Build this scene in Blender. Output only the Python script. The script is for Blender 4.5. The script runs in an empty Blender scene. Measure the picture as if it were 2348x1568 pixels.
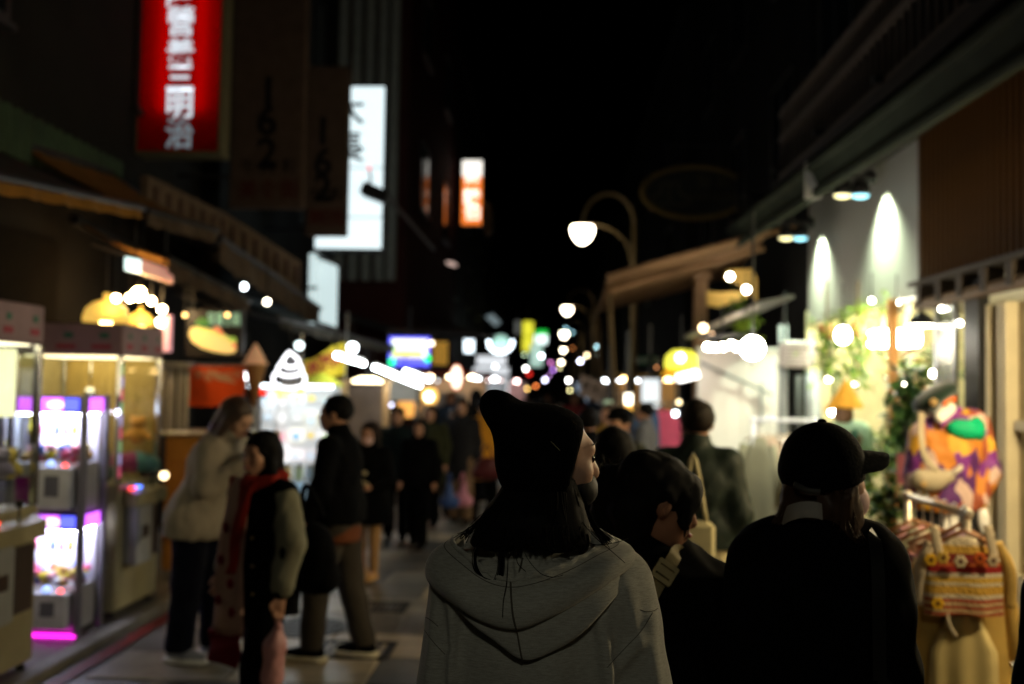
import bpy, math, random
import numpy as np
from mathutils import Vector, Matrix
S = bpy.context.scene
COL = S.collection
rnd = random.Random(7)
PI = math.pi

# ---------------------------------------------------------------- camera
VW, VH, FPX = 2347.0, 1568.0, 2282.0          # frame units used for measuring, 35 mm lens
CAM_Z = 1.80
VPX, VPY, ROLL = 1270.0, 888.0, 0.016          # where the street runs to, camera roll
cy = np.array([VPX-VW/2, VH/2-VPY, -FPX]); cy /= np.linalg.norm(cy)
cz = np.array([math.sin(ROLL), math.cos(ROLL), 0.0])
cz[2] = -(cy[0]*cz[0]+cy[1]*cz[1])/cy[2]; cz /= np.linalg.norm(cz)
cx = np.cross(cy, cz)
C2W = np.array([cx, cy, cz])                   # camera space -> world
cam_d = bpy.data.cameras.new('camera'); cam = bpy.data.objects.new('camera', cam_d); COL.objects.link(cam)
m = Matrix.Identity(4)
for i in range(3):
    for j in range(3): m[i][j] = C2W[i, j]
m[2][3] = CAM_Z
cam.matrix_world = m
cam_d.lens = 35; cam_d.sensor_width = 36; cam_d.clip_start = 0.05; cam_d.clip_end = 600
cam_d.dof.use_dof = True; cam_d.dof.focus_distance = 2.08; cam_d.dof.aperture_fstop = 1.85
S.camera = cam

# ---------------------------------------------------------------- night sky, exposure
w = bpy.data.worlds.new('World'); S.world = w; w.use_nodes = True
nt = w.node_tree; sky = nt.nodes.new('ShaderNodeTexSky'); sky.sky_type = 'NISHITA'; sky.sun_disc = False
sky.sun_elevation = math.radians(-8); sky.sun_rotation = math.radians(150)
bg = nt.nodes['Background']; nt.links.new(sky.outputs[0], bg.inputs[0]); bg.inputs[1].default_value = 0.05
S.view_settings.view_transform = 'Standard'; S.view_settings.look = 'None'
S.view_settings.gamma = 1; S.view_settings.exposure = 0.0
cyc = S.cycles
cyc.use_denoising = True; cyc.max_bounces = 6; cyc.diffuse_bounces = 3; cyc.glossy_bounces = 3
cyc.transmission_bounces = 4; cyc.transparent_max_bounces = 12
cyc.sample_clamp_indirect = 2.0; cyc.sample_clamp_direct = 0; cyc.caustics_reflective = False; cyc.caustics_refractive = False
cyc.use_light_tree = True; cyc.blur_glossy = 1.0

# ---------------------------------------------------------------- measuring helpers
def ray(px, py):
    c = np.array([(px-VW/2)/FPX, (VH/2-py)/FPX, -1.0])
    return C2W @ c
def P(px, py, d):                              # point d metres down the street
    r = ray(px, py); t = d/r[1]
    return Vector((r[0]*t, d, CAM_Z+r[2]*t))
def PX(px, py, X):
    r = ray(px, py); t = X/r[0]
    return Vector((X, r[1]*t, CAM_Z+r[2]*t))
def PG(px, py, Z=0.0):
    r = ray(px, py); t = (Z-CAM_Z)/r[2]
    return Vector((r[0]*t, r[1]*t, Z))
def rect(x0, y0, x1, y1, d):
    xm, ym = (x0+x1)/2, (y0+y1)/2
    return P(x0, ym, d).x, P(x1, ym, d).x, P(xm, y1, d).z, P(xm, y0, d).z    # X0 X1 Z0 Z1

# ---------------------------------------------------------------- materials
_m = {}
def M(name, col, rough=0.6, metal=0.0, emit=0.0, ecol=None, var=0.12, scale=6.0, bump=0.0, bscale=80.0, sheen=0.0, spec=0.22, stretch=None, alpha=1.0):
    if name in _m: return _m[name]
    mt = bpy.data.materials.new(name); mt.use_nodes = True
    nt = mt.node_tree; b = nt.nodes['Principled BSDF']; L = nt.links.new
    c = tuple(col)+(1.0,)
    b.inputs['Roughness'].default_value = rough; b.inputs['Metallic'].default_value = metal
    b.inputs['Specular IOR Level'].default_value = spec
    tc = nt.nodes.new('ShaderNodeTexCoord'); mp = nt.nodes.new('ShaderNodeMapping')
    L(tc.outputs['Object'], mp.inputs[0])
    if stretch: mp.inputs['Scale'].default_value = stretch
    if var > 0:
        n = nt.nodes.new('ShaderNodeTexNoise'); n.inputs['Scale'].default_value = scale; n.inputs['Detail'].default_value = 5
        L(mp.outputs[0], n.inputs[0])
        r = nt.nodes.new('ShaderNodeValToRGB')
        r.color_ramp.elements[0].position = 0.3; r.color_ramp.elements[1].position = 0.7
        r.color_ramp.elements[0].color = tuple(x*(1-var) for x in col)+(1,)
        r.color_ramp.elements[1].color = tuple(min(1, x*(1+var)) for x in col)+(1,)
        L(n.outputs[0], r.inputs[0]); L(r.outputs[0], b.inputs['Base Color'])
    else: b.inputs['Base Color'].default_value = c
    if bump > 0:
        n2 = nt.nodes.new('ShaderNodeTexNoise'); n2.inputs['Scale'].default_value = bscale; n2.inputs['Detail'].default_value = 4
        L(mp.outputs[0], n2.inputs[0]); bp = nt.nodes.new('ShaderNodeBump'); bp.inputs['Strength'].default_value = bump
        bp.inputs['Distance'].default_value = 0.01
        L(n2.outputs[0], bp.inputs['Height']); L(bp.outputs[0], b.inputs['Normal'])
    if sheen: b.inputs['Sheen Weight'].default_value = sheen
    if emit > 0:
        b.inputs['Emission Color'].default_value = tuple(ecol or col)+(1,)
        b.inputs['Emission Strength'].default_value = emit
    _m[name] = mt
    return mt
def E(name, col, strength):                    # something that gives off light
    return M(name, tuple(min(.8, c) for c in col), 0.5, 0, strength, col, var=0)
def glass(name, tint=(0.9, 0.93, 0.92), gloss=0.10, rough=0.04):
    if name in _m: return _m[name]
    mt = bpy.data.materials.new(name); mt.use_nodes = True; nt = mt.node_tree
    nt.nodes.remove(nt.nodes['Principled BSDF'])
    t = nt.nodes.new('ShaderNodeBsdfTransparent'); t.inputs[0].default_value = tint+(1,)
    g = nt.nodes.new('ShaderNodeBsdfGlossy'); g.inputs['Roughness'].default_value = rough
    f0 = nt.nodes.new('ShaderNodeLayerWeight'); f0.inputs[0].default_value = .5
    f1 = nt.nodes.new('ShaderNodeMath'); f1.operation = 'POWER'; f1.inputs[1].default_value = 4.0; nt.links.new(f0.outputs['Facing'], f1.inputs[0])
    f = nt.nodes.new('ShaderNodeMath'); f.operation = 'MULTIPLY'; f.inputs[1].default_value = .6; nt.links.new(f1.outputs[0], f.inputs[0])
    a = nt.nodes.new('ShaderNodeMath'); a.operation = 'ADD'; a.inputs[1].default_value = gloss*0.5; a.use_clamp = True
    mx = nt.nodes.new('ShaderNodeMixShader'); L = nt.links.new
    L(f.outputs[0], a.inputs[0]); L(a.outputs[0], mx.inputs[0]); L(t.outputs[0], mx.inputs[1]); L(g.outputs[0], mx.inputs[2])
    L(mx.outputs[0], nt.nodes['Material Output'].inputs[0])
    _m[name] = mt
    return mt
def translucent(name, col):
    if name in _m: return _m[name]
    mt = bpy.data.materials.new(name); mt.use_nodes = True; nt = mt.node_tree
    nt.nodes.remove(nt.nodes['Principled BSDF'])
    t = nt.nodes.new('ShaderNodeBsdfTranslucent'); t.inputs[0].default_value = col+(1,)
    d = nt.nodes.new('ShaderNodeBsdfDiffuse'); d.inputs[0].default_value = col+(1,)
    mx = nt.nodes.new('ShaderNodeMixShader'); mx.inputs[0].default_value = .2; L = nt.links.new
    L(t.outputs[0], mx.inputs[1]); L(d.outputs[0], mx.inputs[2]); L(mx.outputs[0], nt.nodes['Material Output'].inputs[0])
    _m[name] = mt
    return mt

# ---------------------------------------------------------------- mesh builder
ORG = {}
class MB:
    def __init__(s): s.v = []; s.f = []
    def add(s, vs, fs):
        o = len(s.v); s.v += [tuple(x) for x in vs]; s.f += [tuple(i+o for i in f) for f in fs]; return s
    def box(s, x0, x1, y0, y1, z0, z1):
        vs = [(x, y, z) for z in (z0, z1) for y in (y0, y1) for x in (x0, x1)]
        return s.add(vs, [(0,2,3,1),(4,5,7,6),(0,1,5,4),(2,6,7,3),(0,4,6,2),(1,3,7,5)])
    def bev(s, x0, x1, y0, y1, z0, z1, b=0.01):   # box with chamfered vertical and horizontal edges
        vs = []; 
        for z, i in ((z0, b), (z0+b, 0), (z1-b, 0), (z1, b)):
            xa, xb, ya, yb = x0+i, x1-i, y0+i, y1-i
            vs += [(xa+b,ya,z),(xb-b,ya,z),(xb,ya+b,z),(xb,yb-b,z),(xb-b,yb,z),(xa+b,yb,z),(xa,yb-b,z),(xa,ya+b,z)]
        fs = [tuple(range(7, -1, -1)), tuple(range(24, 32))]
        for r in range(3):
            for k in range(8):
                a = r*8+k; c = r*8+(k+1) % 8; fs.append((a, c, c+8, a+8))
        return s.add(vs, fs)
    def tube(s, pts, r, n=8, caps=True, up=None, flat=1.0):
        pts = [Vector(p) for p in pts]; R = r if isinstance(r, (list, tuple)) else [r]*len(pts)
        vs = []; fs = []; pu = None
        for i, p in enumerate(pts):
            t = (pts[min(i+1, len(pts)-1)]-pts[max(i-1, 0)])
            t = t.normalized() if t.length > 1e-9 else Vector((0, 0, 1))
            if pu is None:
                u = Vector(up) if up else (Vector((0, 0, 1)) if abs(t.z) < .9 else Vector((1, 0, 0)))
            else: u = pu
            u = (u-t*u.dot(t)).normalized(); pu = u; b = t.cross(u)
            for k in range(n):
                a = 2*PI*k/n
                vs.append(p+(u*math.cos(a)*flat+b*math.sin(a))*R[i])
        for i in range(len(pts)-1):
            for k in range(n):
                a = i*n+k; c = i*n+(k+1) % n; fs.append((a, c, c+n, a+n))
        if caps: fs += [tuple(range(n-1, -1, -1)), tuple((len(pts)-1)*n+k for k in range(n))]
        return s.add(vs, fs)
    def lathe(s, prof, c=(0, 0, 0), n=16):
        vs = []; fs = []; c = Vector(c)
        for r, z in prof:
            for k in range(n):
                a = 2*PI*k/n; vs.append((c.x+r*math.cos(a), c.y+r*math.sin(a), c.z+z))
        for i in range(len(prof)-1):
            for k in range(n):
                a = i*n+k; b = i*n+(k+1) % n; fs.append((a, b, b+n, a+n))
        fs += [tuple(range(n-1, -1, -1)), tuple((len(prof)-1)*n+k for k in range(n))]
        return s.add(vs, fs)
    def ell(s, c, r, n=14, m=9, rot=None):
        if not isinstance(r, (tuple, list)): r = (r, r, r)
        vs = []; fs = []; c = Vector(c)
        for i in range(m+1):
            ph = PI*i/m
            for k in range(n):
                a = 2*PI*k/n
                p = Vector((r[0]*math.sin(ph)*math.cos(a), r[1]*math.sin(ph)*math.sin(a), r[2]*math.cos(ph)))
                if rot: p = rot @ p
                vs.append(c+p)
        for i in range(m):
            for k in range(n):
                a = i*n+k; b = i*n+(k+1) % n; fs.append((b, a, a+n, b+n))
        return s.add(vs, fs)
    def prism(s, poly, o, ux, uy, dep):            # closed outline extruded by vector dep
        o = Vector(o); ux = Vector(ux); uy = Vector(uy); dep = Vector(dep); n = len(poly)
        vs = [o+ux*a+uy*b for a, b in poly]; vs += [v+dep for v in vs]
        fs = [tuple(range(n)), tuple(range(2*n-1, n-1, -1))]
        fs += [(i, i+n, (i+1) % n+n, (i+1) % n) for i in range(n)]
        return s.add(vs, fs)
    def grid(s, rows, closed=False):
        nu = len(rows); nv = len(rows[0]); vs = [p for r in rows for p in r]; fs = []
        for i in range(nu-1):
            for j in range(nv if closed else nv-1):
                a = i*nv+j; b = i*nv+(j+1) % nv; fs.append((a, b, b+nv, a+nv))
        return s.add(vs, fs)
    def build(s, name, mat, parent=None, smooth=False, org=None):
        v = np.array(s.v, float)
        if parent is not None: o = ORG[parent.name]
        elif org is not None: o = np.array(org, float)
        else:
            o = np.array([(v[:, 0].min()+v[:, 0].max())/2, (v[:, 1].min()+v[:, 1].max())/2, v[:, 2].min()])
        me = bpy.data.meshes.new(name); me.from_pydata((v-o).tolist(), [], s.f); me.update()
        return link(name, me, mat, parent, o, smooth)
def link(name, me, mat, parent, o, smooth=False):
    if smooth: me.polygons.foreach_set('use_smooth', [True]*len(me.polygons))
    if mat: me.materials.append(mat)
    ob = bpy.data.objects.new(name, me); COL.objects.link(ob)
    if parent is not None: ob.parent = parent
    else: ob.location = o
    ORG[ob.name] = np.array(o, float)
    return ob
def thing(name, label, cat, loc, group=None):
    o = bpy.data.objects.new(name, None); COL.objects.link(o); o.location = loc; o.empty_display_size = .1
    o['label'] = label; o['category'] = cat
    if group: o['group'] = group
    ORG[o.name] = np.array(loc, float)
    return o
def tag(o, label, cat, group=None):
    o['label'] = label; o['category'] = cat
    if group: o['group'] = group
    return o
def struct(o): o['kind'] = 'structure'; return o
def spl(pts, n):                                    # Catmull-Rom through points (numpy rows), n samples per span
    p = np.array([list(q) for q in pts], float); out = []
    for i in range(len(p)-1):
        a = p[max(i-1, 0)]; b = p[i]; c = p[i+1]; d = p[min(i+2, len(p)-1)]
        for k in range(n):
            t = k/n
            out.append(.5*((2*b)+(-a+c)*t+(2*a-5*b+4*c-d)*t*t+(-a+3*b-3*c+d)*t**3))
    out.append(p[-1]); return np.array(out)
def loft(rows, nu=6, nv=6, closed=False):          # smooth sheet through a net of control points
    R = [spl(list(r)+([r[0]] if closed else []), nv) for r in rows]
    R = [r[:-1] if closed else r for r in R]
    C = [spl([r[j] for r in R], nu) for j in range(len(R[0]))]
    return [[c[i] for c in C] for i in range(len(C[0]))]
def text(body, size, mat, parent, c, ux=(1, 0, 0), uy=(0, 0, 1), dep=0.004, bold=0.0, name='lettering', sx=1.0):
    cu = bpy.data.curves.new('t', 'FONT'); cu.body = body; cu.size = 1.0; cu.align_x = 'CENTER'; cu.align_y = 'CENTER'
    cu.resolution_u = 3; cu.offset = bold
    tmp = bpy.data.objects.new('t', cu); COL.objects.link(tmp)
    dg = bpy.context.evaluated_depsgraph_get(); me = tmp.evaluated_get(dg).to_mesh()
    co = np.array([v.co[:] for v in me.vertices]) if len(me.vertices) else np.zeros((0, 3))
    fs = [tuple(p.vertices) for p in me.polygons]
    tmp.to_mesh_clear(); bpy.data.objects.remove(tmp); bpy.data.curves.remove(cu)
    if not len(co): return None
    co[:, 0] -= (co[:, 0].min()+co[:, 0].max())/2; co[:, 1] -= (co[:, 1].min()+co[:, 1].max())/2
    ux = Vector(ux); uy = Vector(uy); n = ux.cross(uy).normalized(); c = Vector(c)
    b = MB(); b.add([c+ux*(q[0]*size*sx)+uy*(q[1]*size)+n*dep for q in co], fs)
    return b.build(name, mat, parent)

# ---------------------------------------------------------------- rounded shapes grown from a distance field
def rotm(yaw=0, pitch=0, roll=0):
    return np.array((Matrix.Rotation(yaw, 3, 'Z') @ Matrix.Rotation(pitch, 3, 'X') @ Matrix.Rotation(roll, 3, 'Y')))
def cap(a, b, ra, rb, s=None, k=None): return ('cap', np.array(a, float), np.array(b, float), ra, rb, s, k)
def ell(c, r, R=None, k=None): return ('ell', np.array(c, float), np.array(r, float), R, k)
def sub(c, r, R=None, k=.01): return ('sub', np.array(c, float), np.array(r, float), R, k)
def groove(a, b, ra, rb, k=.012): return ('groove', np.array(a, float), np.array(b, float), ra, rb, k)
def cut(n, o): return ('cut', np.array(n, float), np.array(o, float))     # remove the side n points to
def field(prims, res, k=.03, disp=None):
    lo = []; hi = []
    for q in prims:
        if q[0] == 'cap':
            r = max(q[3], q[4])*(max(q[5]) if q[5] else 1); lo.append(np.minimum(q[1], q[2])-r); hi.append(np.maximum(q[1], q[2])+r)
        elif q[0] == 'ell': r = q[2].max(); lo.append(q[1]-r); hi.append(q[1]+r)
    pad = 3*res+.01
    lo = np.min(lo, 0)-pad; hi = np.max(hi, 0)+pad
    n = np.ceil((hi-lo)/res).astype(int)+1
    D = np.full(n, .2)
    ax = [lo[i]+res*np.arange(n[i]) for i in range(3)]
    def region(a, b, mg):
        i0 = np.maximum(0, np.floor((a-mg-lo)/res).astype(int)); i1 = np.minimum(n, np.ceil((b+mg-lo)/res).astype(int)+1)
        if np.any(i1 <= i0): return None, None
        sl = tuple(slice(i0[i], i1[i]) for i in range(3))
        return sl, (ax[0][sl[0]][:, None, None], ax[1][sl[1]][None, :, None], ax[2][sl[2]][None, None, :])
    def dcap(G, a, b, ra, rb, s):
        s = s or (1, 1, 1); X = [(G[i]-a[i])/s[i] for i in range(3)]; e = [(b[i]-a[i])/s[i] for i in range(3)]
        ee = sum(x*x for x in e) or 1e-9; t = np.clip(sum(X[i]*e[i] for i in range(3))/ee, 0, 1)
        d2 = sum((X[i]-e[i]*t)**2 for i in range(3))
        return (np.sqrt(d2)-(ra+(rb-ra)*t))*min(s)
    def dell(G, c, r, R):
        X = [G[i]-c[i] for i in range(3)]
        if R is not None: X = [sum(R[j, i]*X[j] for j in range(3)) for i in range(3)]
        X = [X[i]/r[i] for i in range(3)]; q = np.sqrt(sum(x*x for x in X))
        return (q-1)*r.min()*.5+(q-1)*.5*np.minimum(r.mean(), r.max())
    def smin(a, b, k):
        h = np.maximum(k-np.abs(a-b), 0)/k; return np.minimum(a, b)-h*h*k*.25
    for q in prims:
        if q[0] == 'cap':
            kk = q[6] or k; r = max(q[3], q[4])*(max(q[5]) if q[5] else 1)
            sl, G = region(np.minimum(q[1], q[2])-r, np.maximum(q[1], q[2])+r, kk+2*res)
            if sl: D[sl] = smin(D[sl], dcap(G, *q[1:6]), kk)
        elif q[0] == 'ell':
            kk = q[4] or k; r = q[2].max(); sl, G = region(q[1]-r, q[1]+r, kk+2*res)
            if sl: D[sl] = smin(D[sl], dell(G, *q[1:4]), kk)
        elif q[0] == 'sub':
            r = q[2].max(); sl, G = region(q[1]-r, q[1]+r, q[4]+2*res)
            if sl: D[sl] = -smin(-D[sl], dell(G, *q[1:4]), q[4])
        elif q[0] == 'groove':
            r = max(q[3], q[4]); sl, G = region(np.minimum(q[1], q[2])-r, np.maximum(q[1], q[2])+r, q[5]+2*res)
            if sl: D[sl] = -smin(-D[sl], dcap(G, q[1], q[2], q[3], q[4], None), q[5])
        elif q[0] == 'cut':
            G = (ax[0][:, None, None], ax[1][None, :, None], ax[2][None, None, :])
            D = np.maximum(D, sum((G[i]-q[2][i])*q[1][i] for i in range(3)))
    if disp:
        amp, fr, sd = disp; r = np.random.RandomState(sd); G = (ax[0][:, None, None], ax[1][None, :, None], ax[2][None, None, :])
        o = 0
        for i in range(5):
            d = r.normal(size=3); d[2] *= .45; d /= np.linalg.norm(d); f = fr*(.6+.5*i)
            ph = sum(G[j]*d[j]*f for j in range(3))+r.rand()*6
            ph2 = sum(G[j]*np.roll(d, 1)[j]*f*.6 for j in range(3))+r.rand()*6
            o = o+np.sin(ph+1.3*np.sin(ph2))/(1+.5*i)
        D = D+amp*o*.5
    # surface nets
    n = np.array(D.shape); ins = D < 0
    c = np.zeros(n-1, int); acc = np.zeros(tuple(n-1)+(3,)); cnt = np.zeros(n-1)
    corners = [(i, j, l) for i in (0, 1) for j in (0, 1) for l in (0, 1)]
    def sh(A, o): return A[o[0]:A.shape[0]-1+o[0], o[1]:A.shape[1]-1+o[1], o[2]:A.shape[2]-1+o[2]]
    for o in corners: c += sh(ins, o)
    act = (c > 0) & (c < 8); idx = np.argwhere(act)
    if not len(idx): return np.zeros((0, 3)), []
    vals = {o: D[idx[:, 0]+o[0], idx[:, 1]+o[1], idx[:, 2]+o[2]] for o in corners}
    acc = np.zeros((len(idx), 3)); cnt = np.zeros(len(idx))
    for o in corners:
        for a in range(3):
            if o[a] == 0:
                p = list(o); p[a] = 1; p = tuple(p); u = vals[o]; v = vals[p]; x = (u < 0) != (v < 0)
                t = np.where(x, u/np.where(x, u-v, 1), 0); pt = np.tile(np.array(o, float), (len(idx), 1)); pt[:, a] += t
                acc[x] += pt[x]; cnt[x] += 1
    V = lo+res*(idx+acc/cnt[:, None])
    num = -np.ones(n-1, int); num[tuple(idx.T)] = np.arange(len(idx))
    F = []
    for a in range(3):
        b, d = (a+1) % 3, (a+2) % 3
        s0 = [slice(None)]*3; s1 = [slice(None)]*3; s0[a] = slice(0, -1); s1[a] = slice(1, None)
        x = ins[tuple(s0)] != ins[tuple(s1)]; e = np.argwhere(x); 
        ok = (e[:, b] > 0) & (e[:, d] > 0) & (e[:, b] < n[b]-1) & (e[:, d] < n[d]-1); e = e[ok]
        def at(db, dd):
            q = e.copy(); q[:, b] += db; q[:, d] += dd; return num[q[:, 0], q[:, 1], q[:, 2]]
        f = np.stack([at(-1, -1), at(0, -1), at(0, 0), at(-1, 0)], 1)
        fl = ins[tuple(e.T)]; f[~fl] = f[~fl][:, ::-1]; F.append(f)
    return V, np.concatenate(F)
def blob(name, prims, mat, parent, res=.012, k=.03, disp=None, T=None, relax=1):
    V, F = field(prims, res, k, disp)
    if not len(V): return None
    for _ in range(relax):
        acc = np.zeros_like(V); cnt = np.zeros(len(V))
        for i in range(4):
            np.add.at(acc, F[:, i], V[F[:, (i+1) % 4]]); np.add.at(cnt, F[:, i], 1)
        V = .5*V+.5*acc/np.maximum(cnt, 1)[:, None]
    if T is not None: V = V @ T[:3, :3].T + T[:3, 3]
    o = ORG[parent.name] if parent is not None else np.array([V[:, 0].mean(), V[:, 1].mean(), V[:, 2].min()])
    me = bpy.data.meshes.new(name); me.from_pydata((V-o).tolist(), [], F.tolist()); me.update()
    return link(name, me, mat, parent, o, True)
# ---------------------------------------------------------------- shared materials
steel = M('brushed_steel', (.45, .46, .45), .32, .9, var=.1, scale=20)
dark_metal = M('dark_metal', (.03, .03, .032), .45, .6, var=.2)
black_plastic = M('black_plastic', (.012, .012, .013), .5)
white_paint = M('white_paint', (.72, .72, .70), .5, var=.06)
cream_paint = M('cream_paint', (.62, .56, .42), .55, var=.08, bump=.1, bscale=40)
clear_glass = glass('clear_glass')
warm_bulb = E('warm_bulb', (1, .72, .38), 60)
cool_bulb = E('cool_bulb', (.75, .92, 1), 60)
white_bulb = E('white_bulb', (1, .95, .85), 60)

# ---------------------------------------------------------------- ground
def asphalt():
    mt = M('asphalt', (.07, .066, .06), .5, spec=.5, var=.35, scale=1.6, bump=.35, bscale=120)
    nt = mt.node_tree; b = nt.nodes['Principled BSDF']
    n = nt.nodes.new('ShaderNodeTexNoise'); n.inputs['Scale'].default_value = .9; n.inputs['Detail'].default_value = 6
    tc = nt.nodes.new('ShaderNodeTexCoord'); nt.links.new(tc.outputs['Object'], n.inputs[0])
    r = nt.nodes.new('ShaderNodeMapRange'); r.inputs[1].default_value = .35; r.inputs[2].default_value = .65
    r.inputs[3].default_value = .30; r.inputs[4].default_value = .62
    nt.links.new(n.outputs[0], r.inputs[0]); nt.links.new(r.outputs[0], b.inputs['Roughness'])
    return mt
g = MB().box(-150, 150, -60, 240, -.3, -.03); struct(g.build('ground', M('ground_soil', (.04, .04, .038), .9)))
g = MB()
xs = np.linspace(-3.05, 3.0, 13); ys = np.concatenate([np.linspace(-12, 30, 43), np.linspace(32, 110, 20)])
g.grid([[(x, y, -.012+.005*math.sin(x*1.3)*math.sin(y*.6)) for x in xs] for y in ys]); g.f = [f[::-1] for f in g.f]
struct(g.build('road', asphalt()))
# raised shop floors on both sides
tile_dark = M('floor_tile', (.16, .15, .14), .22, var=.2, scale=3)
g = MB().box(-9, -3.18, -6, 13, -.2, .02); struct(g.build('left_shop_floor', tile_dark))
g = MB().box(3.05, 9, -6, 13, -.2, .08); struct(g.build('right_shop_floor', M('wood_floor', (.22, .14, .08), .4, var=.25, scale=8, stretch=(1, 8, 1))))
kerb = MB().bev(-3.18, -3.05, -6, 24, -.1, .045, .012); struct(kerb.build('kerb', M('kerb_stone', (.16, .15, .13), .7, var=.2, bump=.3)))
g = MB(); g.grid([[(x, y, .001) for x in (-2.98, -2.88)] for y in np.linspace(-6, 24, 31)]); g.f = [f[::-1] for f in g.f]
struct(g.build('red_kerb_line', M('red_road_paint', (.10, .008, .006), .6, var=.45, scale=9)))
road = bpy.data.objects['road']
slab_m = [M('slab_%d' % i, c_, .34, var=.3, scale=5, bump=.25, bscale=60, spec=.6) for i, c_ in enumerate(((.10, .093, .08), (.20, .18, .145), (.36, .30, .21), (.035, .033, .03)))]
slab_me = []
rs = random.Random(4)
for j in range(26):
    for i in range(7):
        y = 2.6+.62*j; x = -2.40+.86*i+(.43 if j % 2 else 0)
        if x+.43 > 2.95: continue
        k = rs.choice((0, 0, 1, 1, 2, 3))
        if len(slab_me) <= k or k not in [q[0] for q in slab_me]:
            o_ = MB().bev(-.423, .423, -.303, .303, -.03, .0, .006).build('paving_slab', slab_m[k], road); o_.data.transform(Matrix.Translation(Vector(ORG['road'].tolist()))); slab_me.append((k, o_.data))
        else:
            o_ = bpy.data.objects.new('paving_slab', [q[1] for q in slab_me if q[0] == k][0]); COL.objects.link(o_); o_.parent = road
        o_.location = Vector((x, y, rs.uniform(-.002, .002)))-Vector(ORG['road'].tolist()); o_.rotation_euler = (rs.uniform(-.004, .004), rs.uniform(-.004, .004), rs.uniform(-.006, .006))
# cast drain grates and covers let into the road
def grate(px, py, wx, wy, label):
    c = PG(px, py); t = thing('drain_grate', label, 'drain grate', (c.x, c.y, .012), 'drain grates in the road')
    z0, z1 = -.01, .010
    fr = MB()
    fr.box(c.x-wx, c.x+wx, c.y-wy, c.y-wy+.03, z0, z1).box(c.x-wx, c.x+wx, c.y+wy-.03, c.y+wy, z0, z1)
    fr.box(c.x-wx, c.x-wx+.03, c.y-wy+.03, c.y+wy-.03, z0, z1).box(c.x+wx-.03, c.x+wx, c.y-wy+.03, c.y+wy-.03, z0, z1)
    fr.build('frame', dark_metal, t)
    n = 9
    for i in range(n):
        x = c.x-wx+.05+(2*wx-.1)*i/(n-1)
        MB().box(x-.012, x+.012, c.y-wy+.03, c.y+wy-.03, z0, z1-.004).build('bar', dark_metal, t)
grate(872, 1392, .22, .18, 'dark iron drain grate in the road right of the grey trousers, farther one')
grate(800, 1490, .30, .22, 'dark iron drain grate beside the pale-soled shoe of the man in black')
c = PG(700, 1440)
t = thing('manhole_cover', 'round worn steel manhole cover glinting between the legs of the shoppers', 'manhole cover', (c.x, c.y, .0))
MB().lathe([(.30, .0), (.30, .012), (.285, .010), (.0, .010)], (c.x, c.y, .0), 28).build('rim', dark_metal, t)
for i in range(5):
    y = c.y-.2+.1*i; hw = math.sqrt(max(.0, .26**2-(y-c.y)**2))
    MB().box(c.x-hw, c.x+hw, y-.012, y+.012, .011, .015).build('rib', dark_metal, t)

# ---------------------------------------------------------------- buildings either side (dark above the stalls)
def windows(t, X, ys, zs, side, wy=.65, wz=.7, lit=None):
    fr = M('window_frame_grey', (.03, .03, .03), .5, .3); gl = M('dark_window_glass', (.01, .012, .014), .08)
    for y in ys:
        for z in zs:
            f = MB(); x0, x1 = (X, X+.05) if side > 0 else (X-.05, X)
            for (a, b, c_, d) in ((y-wy, y+wy, z-wz-.06, z-wz), (y-wy, y+wy, z+wz, z+wz+.06), (y-wy-.06, y-wy, z-wz-.06, z+wz+.06), (y+wy, y+wy+.06, z-wz-.06, z+wz+.06), (y-.02, y+.02, z-wz, z+wz)):
                f.box(x0, x1, a, b, c_, d)
            fo = f.build('window', fr, t)
            xm = (x0+x1)/2
            MB().box(xm-.01, xm+.01, y-wy+.002, y-.022, z-wz+.002, z+wz-.002).box(xm-.01, xm+.01, y+.022, y+wy-.002, z-wz+.002, z+wz-.002).build('pane', gl, fo)
            MB().box(x0 if side < 0 else x0, x1+.04*side if side > 0 else x1, y-wy-.1, y+wy+.1, z-wz-.12, z-wz-.062).build('sill', fr, fo)
def building(name, label, x0, x1, y0, y1, z0, z1, col, side, ys, zs):
    t = thing(name, label, 'building', ((x0+x1)/2, (y0+y1)/2, 0))
    wm = M(name+'_wall_'+str(round(y0)), col, .9, var=.2, scale=1.5, bump=.2, bscale=30, spec=.03)
    MB().box(x0, x1, y0, y1, z0, z1).build('wall', wm, t)
    MB().box(x0-.15, x1+.15, y0-.05, y1+.02, z1, z1+.25).build('roof', wm, t)
    X = x1 if side > 0 else x0
    windows(t, X, ys, zs, side)
    return t
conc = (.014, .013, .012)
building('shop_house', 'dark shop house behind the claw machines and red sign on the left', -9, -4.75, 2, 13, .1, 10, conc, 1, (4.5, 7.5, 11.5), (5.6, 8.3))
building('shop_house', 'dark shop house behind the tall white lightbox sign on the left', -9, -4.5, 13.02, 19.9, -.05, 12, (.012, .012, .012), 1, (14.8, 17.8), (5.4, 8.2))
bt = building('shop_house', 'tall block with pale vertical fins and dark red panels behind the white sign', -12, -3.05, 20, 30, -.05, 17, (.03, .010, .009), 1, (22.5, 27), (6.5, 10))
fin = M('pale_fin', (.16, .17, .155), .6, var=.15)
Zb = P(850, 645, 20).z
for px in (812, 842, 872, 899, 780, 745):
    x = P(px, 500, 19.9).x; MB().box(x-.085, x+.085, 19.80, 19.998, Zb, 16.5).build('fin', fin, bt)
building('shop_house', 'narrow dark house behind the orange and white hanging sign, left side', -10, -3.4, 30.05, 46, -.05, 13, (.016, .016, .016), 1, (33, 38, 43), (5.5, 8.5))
building('shop_house', 'last dark house on the left before the street end', -10, -3.6, 46.05, 92, -.05, 11, (.016, .015, .013), 1, (50, 58, 70), (5.5, 8.5))
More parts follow.
